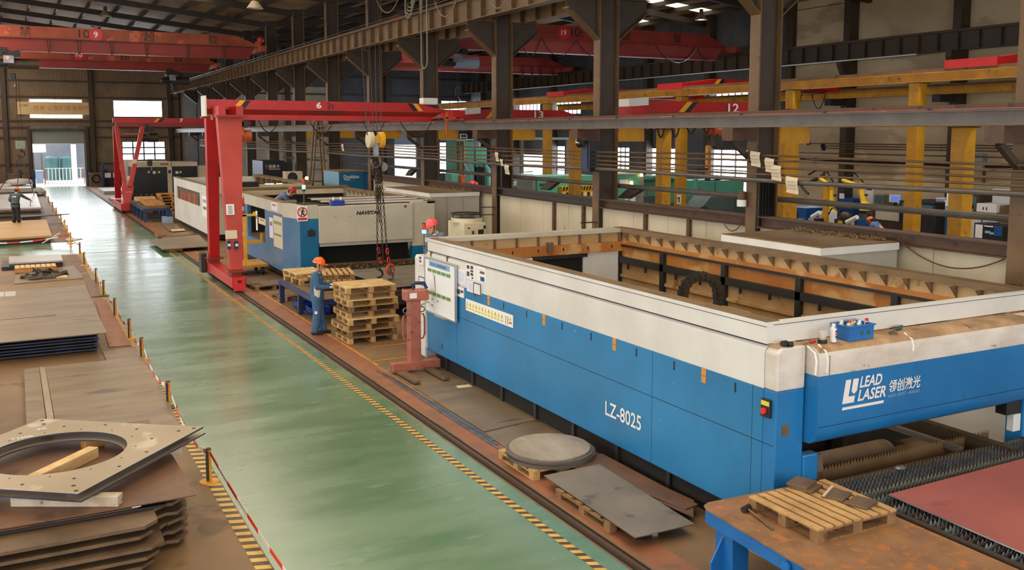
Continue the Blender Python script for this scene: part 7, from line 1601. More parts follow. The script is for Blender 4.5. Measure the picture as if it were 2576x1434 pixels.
# hook with sling ropes over the plates at the far left
HB = gy(52, 366, 57.0); t = thing('crane_hook', 'green grey hook block with long sling ropes at the far left', 'hook', tuple(HB))
MB().box((HB.x-.24, HB.y-.12, HB.z-.2), (HB.x+.24, HB.y+.12, HB.z+.25)).build('block', 'plastic_grey', t, bevel=.04)
for d in (-.1, .1): MB().tube([(HB.x+d, HB.y, HB.z+.2), (HB.x+d*.6, HB.y-.4, 7.4)], .02, 5).build('rope', 'wire', t)
MB().tube([(HB.x, HB.y, HB.z-.2)]+[(HB.x+.16*math.sin(k*.5), HB.y, HB.z-.45+.16*math.cos(k*.5)) for k in range(10)], .045, 7).build('hook', 'chain_steel', t, smooth=True)
for (x, y) in ((-1.5, 57.2), (.1, 56.8), (1.25, 68.0), (-.9, 67.0)): MB().tube([(HB.x, HB.y, HB.z-.55), (x, y, .66)], .03, 5).build('sling', 'chain_steel', t)
# tape barrier
PP = [(2.087, 12.406), (2.12, 16.2), (2.15, 20.0), (2.15, 22.2), (2.125, 25.2), (2.138, 28.5), (2.143, 31.15), (2.102, 35.6), (2.16, 38.9), (2.05, 43.0), (2.10, 46.5), (2.15, 49.6), (2.15, 53.4), (2.12, 58), (2.12, 63), (2.1, 69), (2.1, 76)]
for i, (x, y) in enumerate(PP):
    nm = 'short yellow and black barrier post beside the left tape, %s from the camera' % NTH[i] if i < 16 else 'short barrier post farthest along the left tape'
    t = thing('barrier_post', nm, 'post', (x, y, 0), 'tape barrier posts')
    MB().cyl((x, y, 0), (x, y, .02), .135, .125, 22).build('base', 'post_black' if i in (1, 5, 6) else 'post_yellow', t, smooth=True)
    MB().cyl((x, y, .02), (x, y, .44), .032, n=12).build('tube', 'post_yellow', t, smooth=True)
    if i < 9: MB().box((x-.034, y-.034, .03), (x-.005, y+.034, .43)).build('black_side', 'post_black', t)
    MB().cyl((x, y, .44), (x, y, .455), .035, n=12).build('cap', 'post_black', t)
def tape(lab, a, b, sag, grp='red and white barrier tape'):
    t = thing('barrier_tape', lab, 'tape', tuple(a), grp); a = Vector(a); b = Vector(b); L_ = (b-a).length; n = max(4, int(L_/.42)); pts = hang(a, b, sag, n)
    for mi, m in ((0, 'tape_red'), (1, 'tape_white')):
        q = MB()
        for i in range(n):
            if i % 2 != mi: continue
            p, r = pts[i], pts[i+1]
            q.prism([(p.x, p.y, p.z-.028), (r.x, r.y, r.z-.028), (r.x, r.y, r.z+.028), (p.x, p.y, p.z+.028)], (.004, 0, 0))
        o = q.build('%s_bands' % ('red' if mi == 0 else 'white'), m, t); o['kind'] = 'stuff'
for i in range(len(PP)-1):
    (x0, y0), (x1, y1) = PP[i], PP[i+1]; tape('red and white tape sagging between the %s and %s barrier posts from the camera' % (NTH[min(i, 15)], NTH[min(i+1, 15)]), (x0, y0, .40), (x1, y1, .40), .26 if i < 8 else .15)
tape('red and white tape running from the nearest barrier post out of the photo', (2.10, 12.38, .40), (2.35, 7.6, .05), .1)
tape('tape strung across the left end of the cross aisle in front of the tan plates', (-1.2, 42.9, .2), (2.05, 43.0, .38), .12)
# big tape posts at the cross aisle
tag(MB().bar((1.0, 43.2, .05), (1.7, 44.0, .36), .03, .03).build('stick', 'tape_white'), 'pale stick leaning over the tape by the tan plates', 'stick')

# ================================================================== RIGHT BAY: GREEN MACHINES
GY = 36.5
def gbox(t, x0, y0, x1, y1, Y, d, m, part, bev=.015):
    a = gy(x0, y0, Y); b = gy(x1, y1, Y); return MB().box((a.x, Y, max(0, b.z)), (b.x, Y+d, a.z)).build(part, m, t, bevel=bev)
t = thing('press_machine', 'long green press machine behind the two yellow columns', 'machine', (28.5, GY, 0), 'green machines in the right bay')
gbox(t, 1612, 458, 1752, 620, GY, 2.2, 'machine_green', 'main_body'); gbox(t, 1620, 494, 1656, 620, GY-.03, .05, 'machine_teal_grey', 'dark_window')
a, b = gy(1610, 456, GY), gy(1706, 456, GY); MB().box((a.x, GY-.1, a.z-.03), (b.x, GY+2.2, a.z+.08)).build('top_rim', 'machine_green_dark', t)
gbox(t, 1662, 512, 1700, 620, GY-.04, .06, 'machine_teal_grey', 'lower_panel'); gbox(t, 1716, 456, 1724, 620, GY-.3, .3, 'machine_green', 'pipe_cover')
gbox(t, 1640, 443, 1700, 458, GY+.6, 1.0, 'machine_green', 'upper_housing'); gbox(t, 1643, 446, 1657, 453, GY+.57, .05, 'machine_teal_grey', 'housing_window')
for (x0, y0, x1, y1) in ((1604, 490, 1611, 502),): gbox(t, x0+20, y0-10, x1+20, y1-10, GY-.02, .02, 'ink_brown', 'plate')
t = thing('press_machine', 'large plain green cabinet machine left of the thick brown column', 'machine', (31, GY+1, 0), 'green machines in the right bay')
gbox(t, 1753, 456, 1871, 487, GY, 2.0, 'machine_green', 'upper_body'); gbox(t, 1749, 450, 1756, 500, GY-.1, .2, 'machine_green', 'corner_pipe'); gbox(t, 1760, 487, 1866, 640, GY+.2, 1.7, 'machine_teal_grey', 'lower_body')
q = MB()
a = gy(1799, 458, GY); b = gy(1799, 486, GY); q.box((a.x-.02, GY-.01, b.z), (a.x+.02, GY, a.z)); q.build('door_joint', 'machine_green_dark', t)
gbox(t, 1755, 469, 1766, 477, GY-.02, .02, 'plastic_grey', 'name_plate')
a = gy(1755, 452, GY-.2); b = gy(1860, 452, GY-.2); MB().tube([(a.x-.6, GY+.1, a.z-.05), (a.x, GY+.1, a.z-.12), (b.x-1.4, GY+.1, a.z-.1), (b.x-.6, GY+.1, a.z+.05)], .06, 6).build('cable_hose', 'cable_black', t, smooth=True)
a = gy(1800, 430, GY-.6); MB().box((a.x-.9, GY+.3, a.z+.02), (a.x+.3, GY+.5, a.z+.1)).build('boom_arm', 'dark_steel', t); MB().box((a.x+.25, GY+.3, a.z-.3), (a.x+.45, GY+.5, a.z+1.2)).build('boom_post', 'wood_orange', t)
MB().box((a.x+.25, GY+.3, gy(1800, 456, GY).z), (a.x+.45, GY+.5, a.z-.3)).build('boom_base', 'dark_steel', t)
a = gy(1848, 496, GY-1); t = thing('control_pedestal', 'round shouldered grey green pedestal machine low behind the wall, left of the thick column', 'machine', (a.x, GY-2.5, 0))
a, b = gy(1756, 496, GY-2.6), gy(1848, 530, GY-2.6); MB().prism([(a.x, GY-2.6, 0), (b.x, GY-2.6, 0), (b.x, GY-2.6, a.z-.05), (b.x-.3, GY-2.6, a.z), (a.x+.7, GY-2.6, a.z), (a.x+.2, GY-2.6, a.z-.5), (a.x, GY-2.6, a.z-.9)], (0, 1.2, 0)).build('body', 'machine_teal_grey', t, bevel=.03)
MB().box((a.x+.6, GY-2.63, a.z-.75), (b.x-.1, GY-2.6, a.z-.45)).build('shelf_step', 'machine_teal_grey', t, bevel=.02); MB().cyl((a.x+.3, GY-2.65, a.z-.85), (a.x+.3, GY-2.6, a.z-.85), .42, n=24).build('side_wheel', 'dark_steel', t)
t = thing('press_machine', 'green machine with white notices right beside the pale piped column', 'machine', (25, 38, 0), 'green machines in the right bay')
Y = 34.4; gbox(t, 1556, 437, 1607, 640, Y, 1.6, 'machine_green', 'main_body'); gbox(t, 1607, 440, 1617, 640, Y+.1, 1.5, 'plastic_grey', 'side_cover'); gbox(t, 1552, 434, 1610, 438, Y-.1, 1.9, 'machine_white', 'top_lid')
for (x0, y0, x1, y1, m) in ((1559, 452, 1579, 466, 'paper'), (1572, 482, 1582, 503, 'paper'), (1586, 478, 1598, 510, 'paper_lilac'), (1602, 492, 1611, 502, 'ink_brown')): gbox(t, x0, y0, x1, y1, Y-.02, .02, m, 'notice', 0)
for px_, py_, m in ((1614, 437, 'lamp_amber'), (1589, 459, 'lamp_amber')): p = gy(px_, py_, Y-.1); MB().cyl((p.x, p.y, p.z-.12), (p.x, p.y, p.z+.06), .07, .05, 12).build('warning_lamp', m, t, smooth=True)
t = thing('press_machine', 'green machine with a yellow hazard band left of the pale piped column', 'machine', (22.5, 40, 0), 'green machines in the right bay')
Y = 39.0; gbox(t, 1352, 444, 1492, 700, Y, 1.8, 'machine_green', 'main_body'); gbox(t, 1388, 447, 1404, 458, Y-.02, .03, 'plastic_grey', 'grey_plate'); gbox(t, 1340, 450, 1352, 700, Y+.1, 1.6, 'plastic_grey', 'side_cover')
gbox(t, 1414, 470, 1494, 700, Y-.35, .35, 'yellow_paint', 'guard_bar', 0)
a, b = gy(1414, 470, Y-.36), gy(1494, 477, Y-.36)
for k in range(11): x = a.x+(b.x-a.x)*(k+.2)/11; MB().prism([(x, Y-.36, b.z), (x+.09, Y-.36, b.z), (x+.15, Y-.36, a.z), (x+.06, Y-.36, a.z)], (0, -.006, 0)).build('hazard_mark', 'black_paint', t)
for k in range(9): x = a.x+(b.x-a.x)*(k+.2)/9; MB().box((x, Y-.37, b.z-.3), (x+.11, Y-.36, b.z-.1)).build('tooth_mark', 'black_paint' if k % 2 else 'white_paint', t)
for (x0, y0, x1, y1, m) in ((1358, 462, 1372, 468, 'ink'), (1372, 463, 1380, 468, 'paper'), (1462, 456, 1480, 461, 'paper')): gbox(t, x0, y0, x1, y1, Y-.02, .02, m, 'notice', 0)
# things by the bright door at the right wall
t = thing('work_bench', 'grey bench with white boxes in front of the bright side door', 'bench', (24, 44, 0)); Y = 43.5
gbox(t, 1296, 467, 1332, 471, Y, 1.0, 'plastic_grey', 'top', 0)
a, b = gy(1297, 470, Y), gy(1331, 470, Y)
for x in (a.x+.1, b.x-.1): MB().box((x-.04, Y+.1, 0), (x+.04, Y+.2, a.z)).build('leg', 'grey_steel', t)
for i, (x0, x1, y0) in enumerate(((1298, 1305, 458), (1309, 1316, 460))):
    a = gy(x0, y0, Y+.3); b = gy(x1, 467, Y+.3); tag(MB().box((a.x, Y+.2, gy(1300, 467, Y).z), (b.x, Y+.6, a.z)).build('carton', 'cloth_white'), 'white carton on the grey bench by the side door, %s one' % ('left', 'right')[i], 'box', 'cartons on the bench')
t = thing('machine_cover', 'white cabinet with a curved rail between the bright door and the green machine', 'cabinet', (24.5, 45, 0)); gbox(t, 1325, 438, 1341, 640, 42.2, .8, 'plastic_white', 'body')
a = gy(1322, 437, 42.2); b = gy(1340, 437, 42.2); MB().tube([(a.x-.3, 42.2, a.z-.6), (a.x-.3, 42.2, a.z+.08), (b.x, 42.2, a.z+.1)], .03, 6).build('rail', 'grey_steel', t)
# tall press at the far end, seen left of the cable column
Y = 56.0; t = thing('power_press', 'tall pale green power press in the far right bay, left of the cable column', 'machine', (26, Y, 0))
gbox(t, 1159, 355, 1193, 640, Y, 2.4, 'machine_green', 'frame'); gbox(t, 1148, 351, 1174, 355, Y-.2, 2.6, 'plastic_grey', 'top_beam', 0); gbox(t, 1155, 354, 1160, 640, Y-.3, .4, 'brown_steel', 'front_post', 0); gbox(t, 1167, 357, 1171, 640, Y-.3, .3, 'wood_orange', 'guide_post', 0); gbox(t, 1172, 350, 1192, 353, Y-.1, .5, 'cream_machine', 'platform', 0)
gbox(t, 1197, 372, 1225, 470, Y+.4, 1.8, 'machine_green', 'right_housing'); gbox(t, 1199, 420, 1221, 466, Y+.2, .3, 'black_steel', 'motor')
a = gy(1228, 415, Y-.2); b = gy(1228, 468, Y-.2); MB().tube([(a.x-.6, Y, a.z+.0), (a.x-.2, Y-.1, a.z+.02), (a.x, Y-.2, a.z-.3), (b.x, Y-.2, 0)], .16, 12).build('duct', 'machine_green', t, smooth=True)
for (xa, ya, xb, yb) in ((1168, 412, 1190, 460), (1180, 412, 1196, 440)): a = gy(xa, ya, Y-.4); b = gy(xb, yb, Y-.4); MB().bar(a, b, .08, .08, up=(0, 1, 0)).build('strut', 'light_blue_grey', t)
q = MB()
for z in (gy(1158, 346, Y).z, gy(1158, 338, Y).z): q.box((gy(1157, 0, Y).x, Y, z-.03), (gy(1174, 0, Y).x, Y+.06, z+.03))
for px_ in (1157, 1173): q.box((gy(px_, 0, Y).x-.03, Y, gy(1158, 352, Y).z), (gy(px_, 0, Y).x+.03, Y+.06, gy(1158, 337, Y).z))
q.build('guard_rail', 'aluminium', t)
for i, (px_, r) in enumerate(((1115, .5), (1129, .5))):
    a = gy(px_, 424, Y-1); tag(MB().cyl((a.x, Y+.6+.9*i, 0), (a.x, Y+.6+.9*i, a.z-.2), .42, n=18).ball((a.x, Y+.6+.9*i, a.z-.2), (.42, .42, .3), 18, zmin=0).build('round_hopper', 'machine_green_dark', smooth=True), 'rounded dark green hopper below the window left of the press, %s one' % ('left', 'right')[i], 'hopper', 'green hoppers by the press')
t = thing('control_cabinet', 'wide green cabinet beneath the window between two columns, left of the press', 'cabinet', (24, Y-2, 0)); gbox(t, 1136, 437, 1158, 640, Y-2.2, 1.0, 'machine_green', 'body'); gbox(t, 1160, 441, 1172, 640, Y-2.6, .6, 'hoist_orange', 'orange_crate')
a = gy(1190, 462, Y-2.4); tag(MB().ball((a.x, Y-2.4, a.z-.1), (.35, .25, .3), 12).box((a.x-.2, Y-2.5, 0), (a.x+.2, Y-2.2, a.z-.2)).build('covered_motor', 'sign_red', smooth=True), 'red covered motor low in front of the press', 'motor')
# grey high platform with railing near the right wall
t = thing('mezzanine_rail', 'pale railing on a small platform behind the yellow bracket right of the cable column', 'railing', (29, 52, 4.4)); Y = 52
q = MB()
a, b = gy(1313, 330, Y), gy(1334, 346, Y)
for px_ in (1314, 1323, 1333): x = gy(px_, 330, Y).x; q.box((x-.05, Y, b.z), (x+.05, Y+.06, a.z+.2))
for z in (a.z-.05, b.z+.1): q.box((a.x, Y, z), (b.x, Y+.06, z+.07))
q.build('rails', 'plastic_grey', t); MB().box((a.x-.5, Y-.1, b.z-.14), (gy(1440, 346, Y).x, Y+.5, b.z)).build('platform', 'plastic_grey', t)
for px_ in (1316, 1430): x = gy(px_, 346, Y).x; MB().box((x-.1, Y+.1, 0), (x+.1, Y+.3, b.z-.14)).build('support', 'grey_steel', t)
# ================================================================== RIGHT BAY: ROBOT CELL BY THE PLASTERED WALL
def robot(lab, X, Y, base_z, pts, flip=1):
    t = thing('welding_robot', lab, 'robot', (X, Y, 0), 'yellow welding robots')
    MB().box((X-.35, Y-.35, 0), (X+.35, Y+.35, base_z)).build('pedestal', 'robot_blue', t, bevel=.02); MB().cyl((X, Y, base_z), (X, Y, base_z+.18), .26, .2, 20).build('turntable', 'black_steel', t, smooth=True)
    P = [Vector(p) for p in pts]
    MB().cyl(P[0]-Vector((0, 0, .15)), P[0]+Vector((0, 0, .1)), .22, .19, 18).ball(P[0]+Vector((0, 0, .1)), (.2, .2, .14), 14).build('shoulder', 'robot_yellow', t, smooth=True)
    MB().cyl(P[0], P[1], .15, .11, 14).build('lower_arm', 'robot_yellow', t, smooth=True); MB().ball(P[1], .17, 14).build('elbow', 'robot_yellow', t, smooth=True)
    MB().cyl(P[1], P[2], .11, .08, 14).build('upper_arm', 'robot_yellow', t, smooth=True); MB().cyl(P[2], P[3], .06, .03, 10).build('wrist', 'black_steel', t, smooth=True)
    MB().tube([P[1]+Vector((0, -.1, .2)), (P[1]+P[2])/2+Vector((0, -.1, .45)), P[2]+Vector((0, -.05, .1)), P[3]], .03, 6).build('hose', 'cable_black', t, smooth=True)
    for p in (P[0], P[0]*.4+P[1]*.6): MB().cyl(p+Vector((0, -.24, 0)), p+Vector((0, -.1, 0)), .04, n=10).build('bolt_cover', 'black_paint', t)
    return t
def rp(px_, py_, X): return gx(px_, py_, X)
RXX = 31.0
a = rp(2176, 528, RXX); robot('yellow welding robot arm leaning right above the bending worker', RXX, a.y, 1.05, [rp(2176, 520, RXX), rp(2166, 470, RXX), rp(2120, 453, RXX), rp(2098, 468, RXX)])
a = rp(2094, 528, RXX); robot('yellow welding robot arm upright, left of the dark wall column', RXX, a.y, 1.0, [rp(2094, 522, RXX), rp(2091, 470, RXX), rp(2062, 447, RXX), rp(2040, 462, RXX)])
# torch boom with black hose and dark welding gun
p = rp(2030, 470, RXX); t = thing('welding_boom', 'thin dark welding boom with cables left of the upright robot', 'boom', (RXX+1, p.y, 0))
MB().tube([rp(2034, 440, RXX+1), rp(2060, 424, RXX+1), rp(2072, 432, RXX+1), rp(2074, 470, RXX+1), (RXX+1, rp(2074, 470, RXX+1).y, 0)], .05, 6).build('boom', 'dark_steel', t); MB().tube([rp(2005, 465, RXX+1), rp(2015, 468, RXX+1), rp(2028, 483, RXX+1), rp(2034, 488, RXX+1)], .05, 6).build('gun', 'black_steel', t)
MB().tube([rp(2074, 440, RXX+1), rp(2050, 450, RXX+1), rp(2020, 466, RXX+1), rp(2008, 465, RXX+1)], .04, 6).build('cable', 'cable_black', t)
def wbox(name, lab, cat, px0, py0, px1, py1, X, d, parts, floor_=True, grp=None):
    """box with its face towards the hall (-X); px0 is its left picture edge"""
    a, b = gx(px0, py0, X), gx(px1, py1, X); t = thing(name, lab, cat, (X, (a.y+b.y)/2, 0 if floor_ else b.z), grp)
    z0 = 0 if floor_ else b.z
    MB().box((X, b.y, z0), (X+d, a.y, a.z)).build('body', parts[0], t, bevel=.01)
    for (u0, v0, u1, v1, m, nm) in parts[1:]:
        y0, y1 = a.y+(b.y-a.y)*u0, a.y+(b.y-a.y)*u1; zt_, zb_ = a.z+(b.z-a.z)*v0, a.z+(b.z-a.z)*v1
        MB().box((X-.02, y1, zb_), (X, y0, zt_)).build(nm, m, t)
    return t
wbox('welding_table', 'dark blue welding fixture with light blue parts at the left yellow column', 'fixture', 1988, 520, 2028, 560, 29.5, 1.2, ['robot_blue', (.1, .3, .5, .7, 'black_paint', 'dark_part'), (.5, .75, .85, 1, 'board_blue', 'pale_part'), (.0, -.2, .3, .1, 'cloth_white', 'white_part')])
wbox('welding_table', 'small blue white fixture with a pale roller beside the yellow pole', 'fixture', 2030, 548, 2052, 565, 28.5, .8, ['black_steel', (.2, 0, .8, .5, 'board_blue', 'pale_part')])
p = rp(2038, 541, 28.4); tag(MB().cyl((28.4, p.y-.1, p.z-.08), (28.4, p.y-.5, p.z+.14), .09, n=12).build('gas_roll', 'plastic_white', smooth=True), 'white roll lying on the small fixture left of the yellow pole', 'roll', 'white rolls on fixtures')
p = rp(2146, 553, 28.4); tag(MB().cyl((28.4, p.y+.3, p.z-.12), (28.4, p.y-.2, p.z+.12), .09, n=12).box((28.38, p.y-.05, 0), (28.42, p.y+.1, p.z-.02)).build('gas_roll', 'plastic_white', smooth=True), 'white roll lying beside the dark pump left of the bending worker', 'roll', 'white rolls on fixtures')
wbox('cabinet', 'pale grey floor cabinet left of the thin yellow pole', 'cabinet', 2060, 531, 2078, 570, 29.0, .6, ['plastic_white', (.1, .1, .9, .9, 'cabinet_grey', 'door')])
y = 29*rat(2082); a = gx(2082, 465, 29); tag(MB().box((28.93, y-.11, 0), (29.07, y+.11, a.z)).build('yellow_pole', 'yellow_steel'), 'thin yellow pole in front of the upright welding robot', 'pole')
p = rp(2128, 545, 28.8); t = thing('wire_feeder', 'dark wire feeder pump with a yellow front between the robots', 'machine', (28.8, p.y, 0)); MB().box((28.5, p.y-.3, 0), (29.1, p.y+.3, p.z-.1)).build('base', 'black_steel', t); MB().ball((28.8, p.y, p.z), (.2, .25, .22), 12).build('head', 'dark_steel', t, smooth=True); MB().box((28.46, p.y-.12, p.z-.5), (28.5, p.y+.08, p.z-.15)).build('front_label', 'yellow_paint', t)
MB().tube([gx(2084, 540, 28.6), gx(2092, 524, 28.6), gx(2104, 522, 28.6), gx(2112, 540, 28.6)], .03, 6).build('hose', 'cable_black', t, smooth=True)
wbox('cabinet', 'tall blue cabinet standing against the dark wall column with a small picture', 'cabinet', 2112, 498, 2144, 560, 35.3, .9, ['robot_blue', (0, -.2, .35, 0.02, 'paper_lilac', 'picture'), (.1, .5, .9, .95, 'black_paint', 'dark_opening')])
wbox('wall_cabinet', 'small grey cabinet on the bench left of the computer screen', 'cabinet', 2199, 489, 2220, 514, 35.6, .7, ['plastic_grey', (.08, .08, .92, .92, 'machine_teal_grey', 'door')], False)
a = gx(2237, 489, 35.3); t = thing('computer_screen', 'computer screen showing a blue desktop on the bench', 'monitor', tuple(gx(2250, 514, 35.3))); b = gx(2264, 510, 35.3)
MB().box((35.3, b.y, b.z), (35.4, a.y, a.z)).build('casing', 'plastic_white', t); MB().box((35.28, b.y+.05, b.z+.08), (35.3, a.y-.12, a.z-.05)).build('screen', 'screen_blue', t); m_ = (a.y+b.y)/2; MB().box((35.33, m_-.08, b.z-.16), (35.38, m_+.08, b.z)).build('stand', 'black_paint', t)
wbox('work_bench', 'dark bench carrying the computer screen along the plastered wall', 'bench', 2196, 516, 2275, 560, 35.0, 1.2, ['dark_steel', (.0, .0, 1, .12, 'black_steel', 'edge'), (.1, .3, .9, .95, 'panel_cream', 'front_panel')])
t = wbox('welding_booth', 'blue framed booth with a black curtain behind the yellow column', 'booth', 2264, 504, 2353, 570, 33.6, 2.0, ['black_steel', (0, 0, .04, 1, 'deep_blue', 'post'), (.96, 0, 1, 1, 'deep_blue', 'post'), (0, 0, 1, .06, 'deep_blue', 'top_rail'), (.5, .05, .54, 1, 'deep_blue', 'post'), (.58, .12, .92, .42, 'machine_teal_grey', 'window'), (.06, .1, .45, .45, 'machine_teal_grey', 'window')])
wbox('wall_cabinet', 'pale blue white cabinet with a dangling cable right of the booth', 'cabinet', 2355, 497, 2375, 526, 34.5, .6, ['plastic_white', (.1, .1, .9, .9, 'light_blue_grey', 'door')], False)
wbox('notice_board', 'white notice and blue box mounted on the dark wall column by the thick yellow column', 'notice', 2379, 503, 2396, 560, 33.5, .5, ['robot_blue', (.15, -.35, .75, .0, 'paper', 'notice'), (.0, 0, 1, .28, 'white_paint', 'meter_box'), (.0, .3, 1, .55, 'board_blue', 'poster')])
wbox('wall_cabinet', 'brown framed glass cabinet right of the thick yellow column', 'cabinet', 2438, 489, 2462, 532, 34.0, .8, ['dark_steel', (.1, .1, .75, .9, 'machine_teal_grey', 'glass'), (.05, .6, .5, .95, 'paper', 'paper')], False)
wbox('metal_cabinet', 'white metal cabinet with two black handles near the right edge', 'cabinet', 2457, 511, 2506, 536, 33.0, .9, ['machine_white', (.33, .4, .37, .75, 'black_paint', 'handle'), (.5, .4, .54, .75, 'black_paint', 'handle')], False)
wbox('metal_cabinet', 'cream lower cabinet under the white handled one near the right edge', 'cabinet', 2440, 540, 2500, 600, 33.0, .9, ['cream_machine', (.48, .05, .52, .35, 'ink', 'lock')])
wbox('shelf_cabinet', 'brown side cabinet right of the white handled cabinet', 'cabinet', 2508, 516, 2522, 600, 33.2, .9, ['dust_top', (.1, .05, .9, .35, 'offcut_brown', 'door')])
wbox('blue_frame_cart', 'blue framed cart with white sheets near the right edge, left of the welder set', 'cart', 2451, 560, 2478, 600, 30.5, .8, ['deep_blue', (.15, .1, .9, 1, 'cloth_white', 'sheet')])
wbox('welder_set', 'black and dark blue welding power set with light blue trim at the right edge', 'welder', 2472, 566, 2520, 598, 29.5, 1.0, ['black_paint', (.62, .0, 1, .9, 'robot_blue', 'blue_side'), (.1, .02, .55, .12, 'white_paint', 'white_strip'), (.15, .5, .42, .72, 'board_blue', 'panel'), (.4, .6, .6, .8, 'board_blue', 'panel')])
for i, (px_, py_, w, h, lab) in enumerate(((2186, 490, .5, .9, 'white printed sheet on the plaster wall above the worker'), (2520, 500, .9, .8, 'faded notice sheet on the plaster wall near the right edge'), (2310, 490, .2, .35, 'small white switch plate on the wall right of the yellow column'))):
    p = gx(px_, py_, XW-.02); o = thing('wall_notice', lab, 'notice', tuple(p), 'notices on the plaster wall'); MB().box((XW-.02, p.y-w/2, p.z-h/2), (XW, p.y+w/2, p.z+h/2)).build('sheet', 'paper', o)
    MB().box((XW-.024, p.y-w*.35, p.z+h*.25), (XW-.02, p.y+w*.35, p.z+h*.33)).build('print', 'ink', o)
# rod rack: pipes along the plastered wall with dark round ends
for i, (py0, py1, px_) in enumerate(((361, 365, 2035), (367, 372, 2070), (373, 379, 2072), (384, 392, 2008))):
    a = gx(px_, py0, 35.6); b = gx(2545, py1, 35.6); zc = (a.z+b.z)/2
    t = thing('wall_pipe', 'dark thin pipe on the plaster wall, %s of four' % (ORD[i] if i < 3 else 'lowest'), 'pipe', (35.6, a.y, a.z), 'pipes on the plaster wall')
    MB().cyl(a, (35.6, 10, a.z), .03, n=8).build('pipe', 'rust_steel', t); 
    if i < 3: MB().cyl((35.6, a.y-.05, a.z), (35.6, a.y+.05, a.z), .12, n=14).build('end_cap', 'black_steel', t)
    for y in (27.85, 21.75): MB().box((35.55, y-.03, a.z-.03), (XW-.6, y+.03, a.z+.03)).build('bracket', 'black_steel', t)
for i, (ya, yb) in enumerate(((398, 404), (401, 410))):
    a = gx(2010, ya, 36.0); b = gx(2545, yb, 36.0); tag(MB().tube([(36.1, a.y-(a.y-11)*k/14, a.z-.08*abs(math.sin(k*.9))) for k in range(15)], .04, 6).build('wall_cable', 'cable_black', smooth=True), 'thick black cable strung along the plaster wall, %s' % ('upper one', 'lower one')[i], 'cable', 'black cables on the plaster wall')
p = gx(2458, 405, 35.9); tag(MB().box((35.9, p.y-.25, p.z-.3), (36.2, p.y+.25, p.z+.3)).build('junction_box', 'plastic_grey'), 'grey junction box on the plaster wall right of the thick yellow column', 'box')
p = gx(2456, 440, 36.0); tag(MB().cyl((36.5, p.y, 2.4), (36.5, p.y, p.z+.7), .06, n=8).build('wall_conduit', 'rust_steel'), 'rusty vertical conduit on the plaster wall below the junction box', 'conduit')

# ================================================================== PEOPLE
def capsule(mb, p0, r0, p1, r1, n=12):
    p0 = Vector(p0); p1 = Vector(p1); d = p1-p0
    if d.length < 1e-5: return mb.ball(p0, r0, n)
    d.normalize(); u, w = basis(d); rows = []
    for k in range(4): t = PI/2*k/4; rows.append((p0-d*(r0*math.cos(t)), r0*math.sin(t)))
    rows += [(p0, r0), (p1, r1)]
    for k in range(1, 5): t = PI/2*k/4; rows.append((p1+d*(r1*math.sin(t)), r1*math.cos(t)))
    vs = []
    for c, r in rows:
        r = max(r, 1e-4); vs += [c+(u*math.cos(2*PI*i/n)+w*math.sin(2*PI*i/n))*r for i in range(n)]
    fs = [(j*n+i, j*n+(i+1) % n, (j+1)*n+(i+1) % n, (j+1)*n+i) for j in range(len(rows)-1) for i in range(n)]
    fs += [tuple(range(n))[::-1], tuple(range((len(rows)-1)*n, len(rows)*n))]
    return mb.add(vs, fs)
def blob(name, fn, m, parent, vox=.012, it=4, M=None):
    mb = MB(); fn(mb)
    me = bpy.data.meshes.new(name); me.from_pydata([v for v in mb.v], [], mb.f)
    o = bpy.data.objects.new(name, me); COL.objects.link(o)
    r = o.modifiers.new('r', 'REMESH'); r.mode = 'VOXEL'; r.voxel_size = vox
    s = o.modifiers.new('s', 'SMOOTH'); s.iterations = it; s.factor = .5
    dg = bpy.context.evaluated_depsgraph_get(); dg.update()
    m2 = bpy.data.meshes.new_from_object(o.evaluated_get(dg)); bpy.data.objects.remove(o); bpy.data.meshes.remove(me)
    m2.materials.clear(); m2.materials.append(MATS[m]); m2.name = name
    m2.polygons.foreach_set('use_smooth', [True]*len(m2.polygons))
    o = bpy.data.objects.new(name, m2); COL.objects.link(o); o.parent = parent
    return o
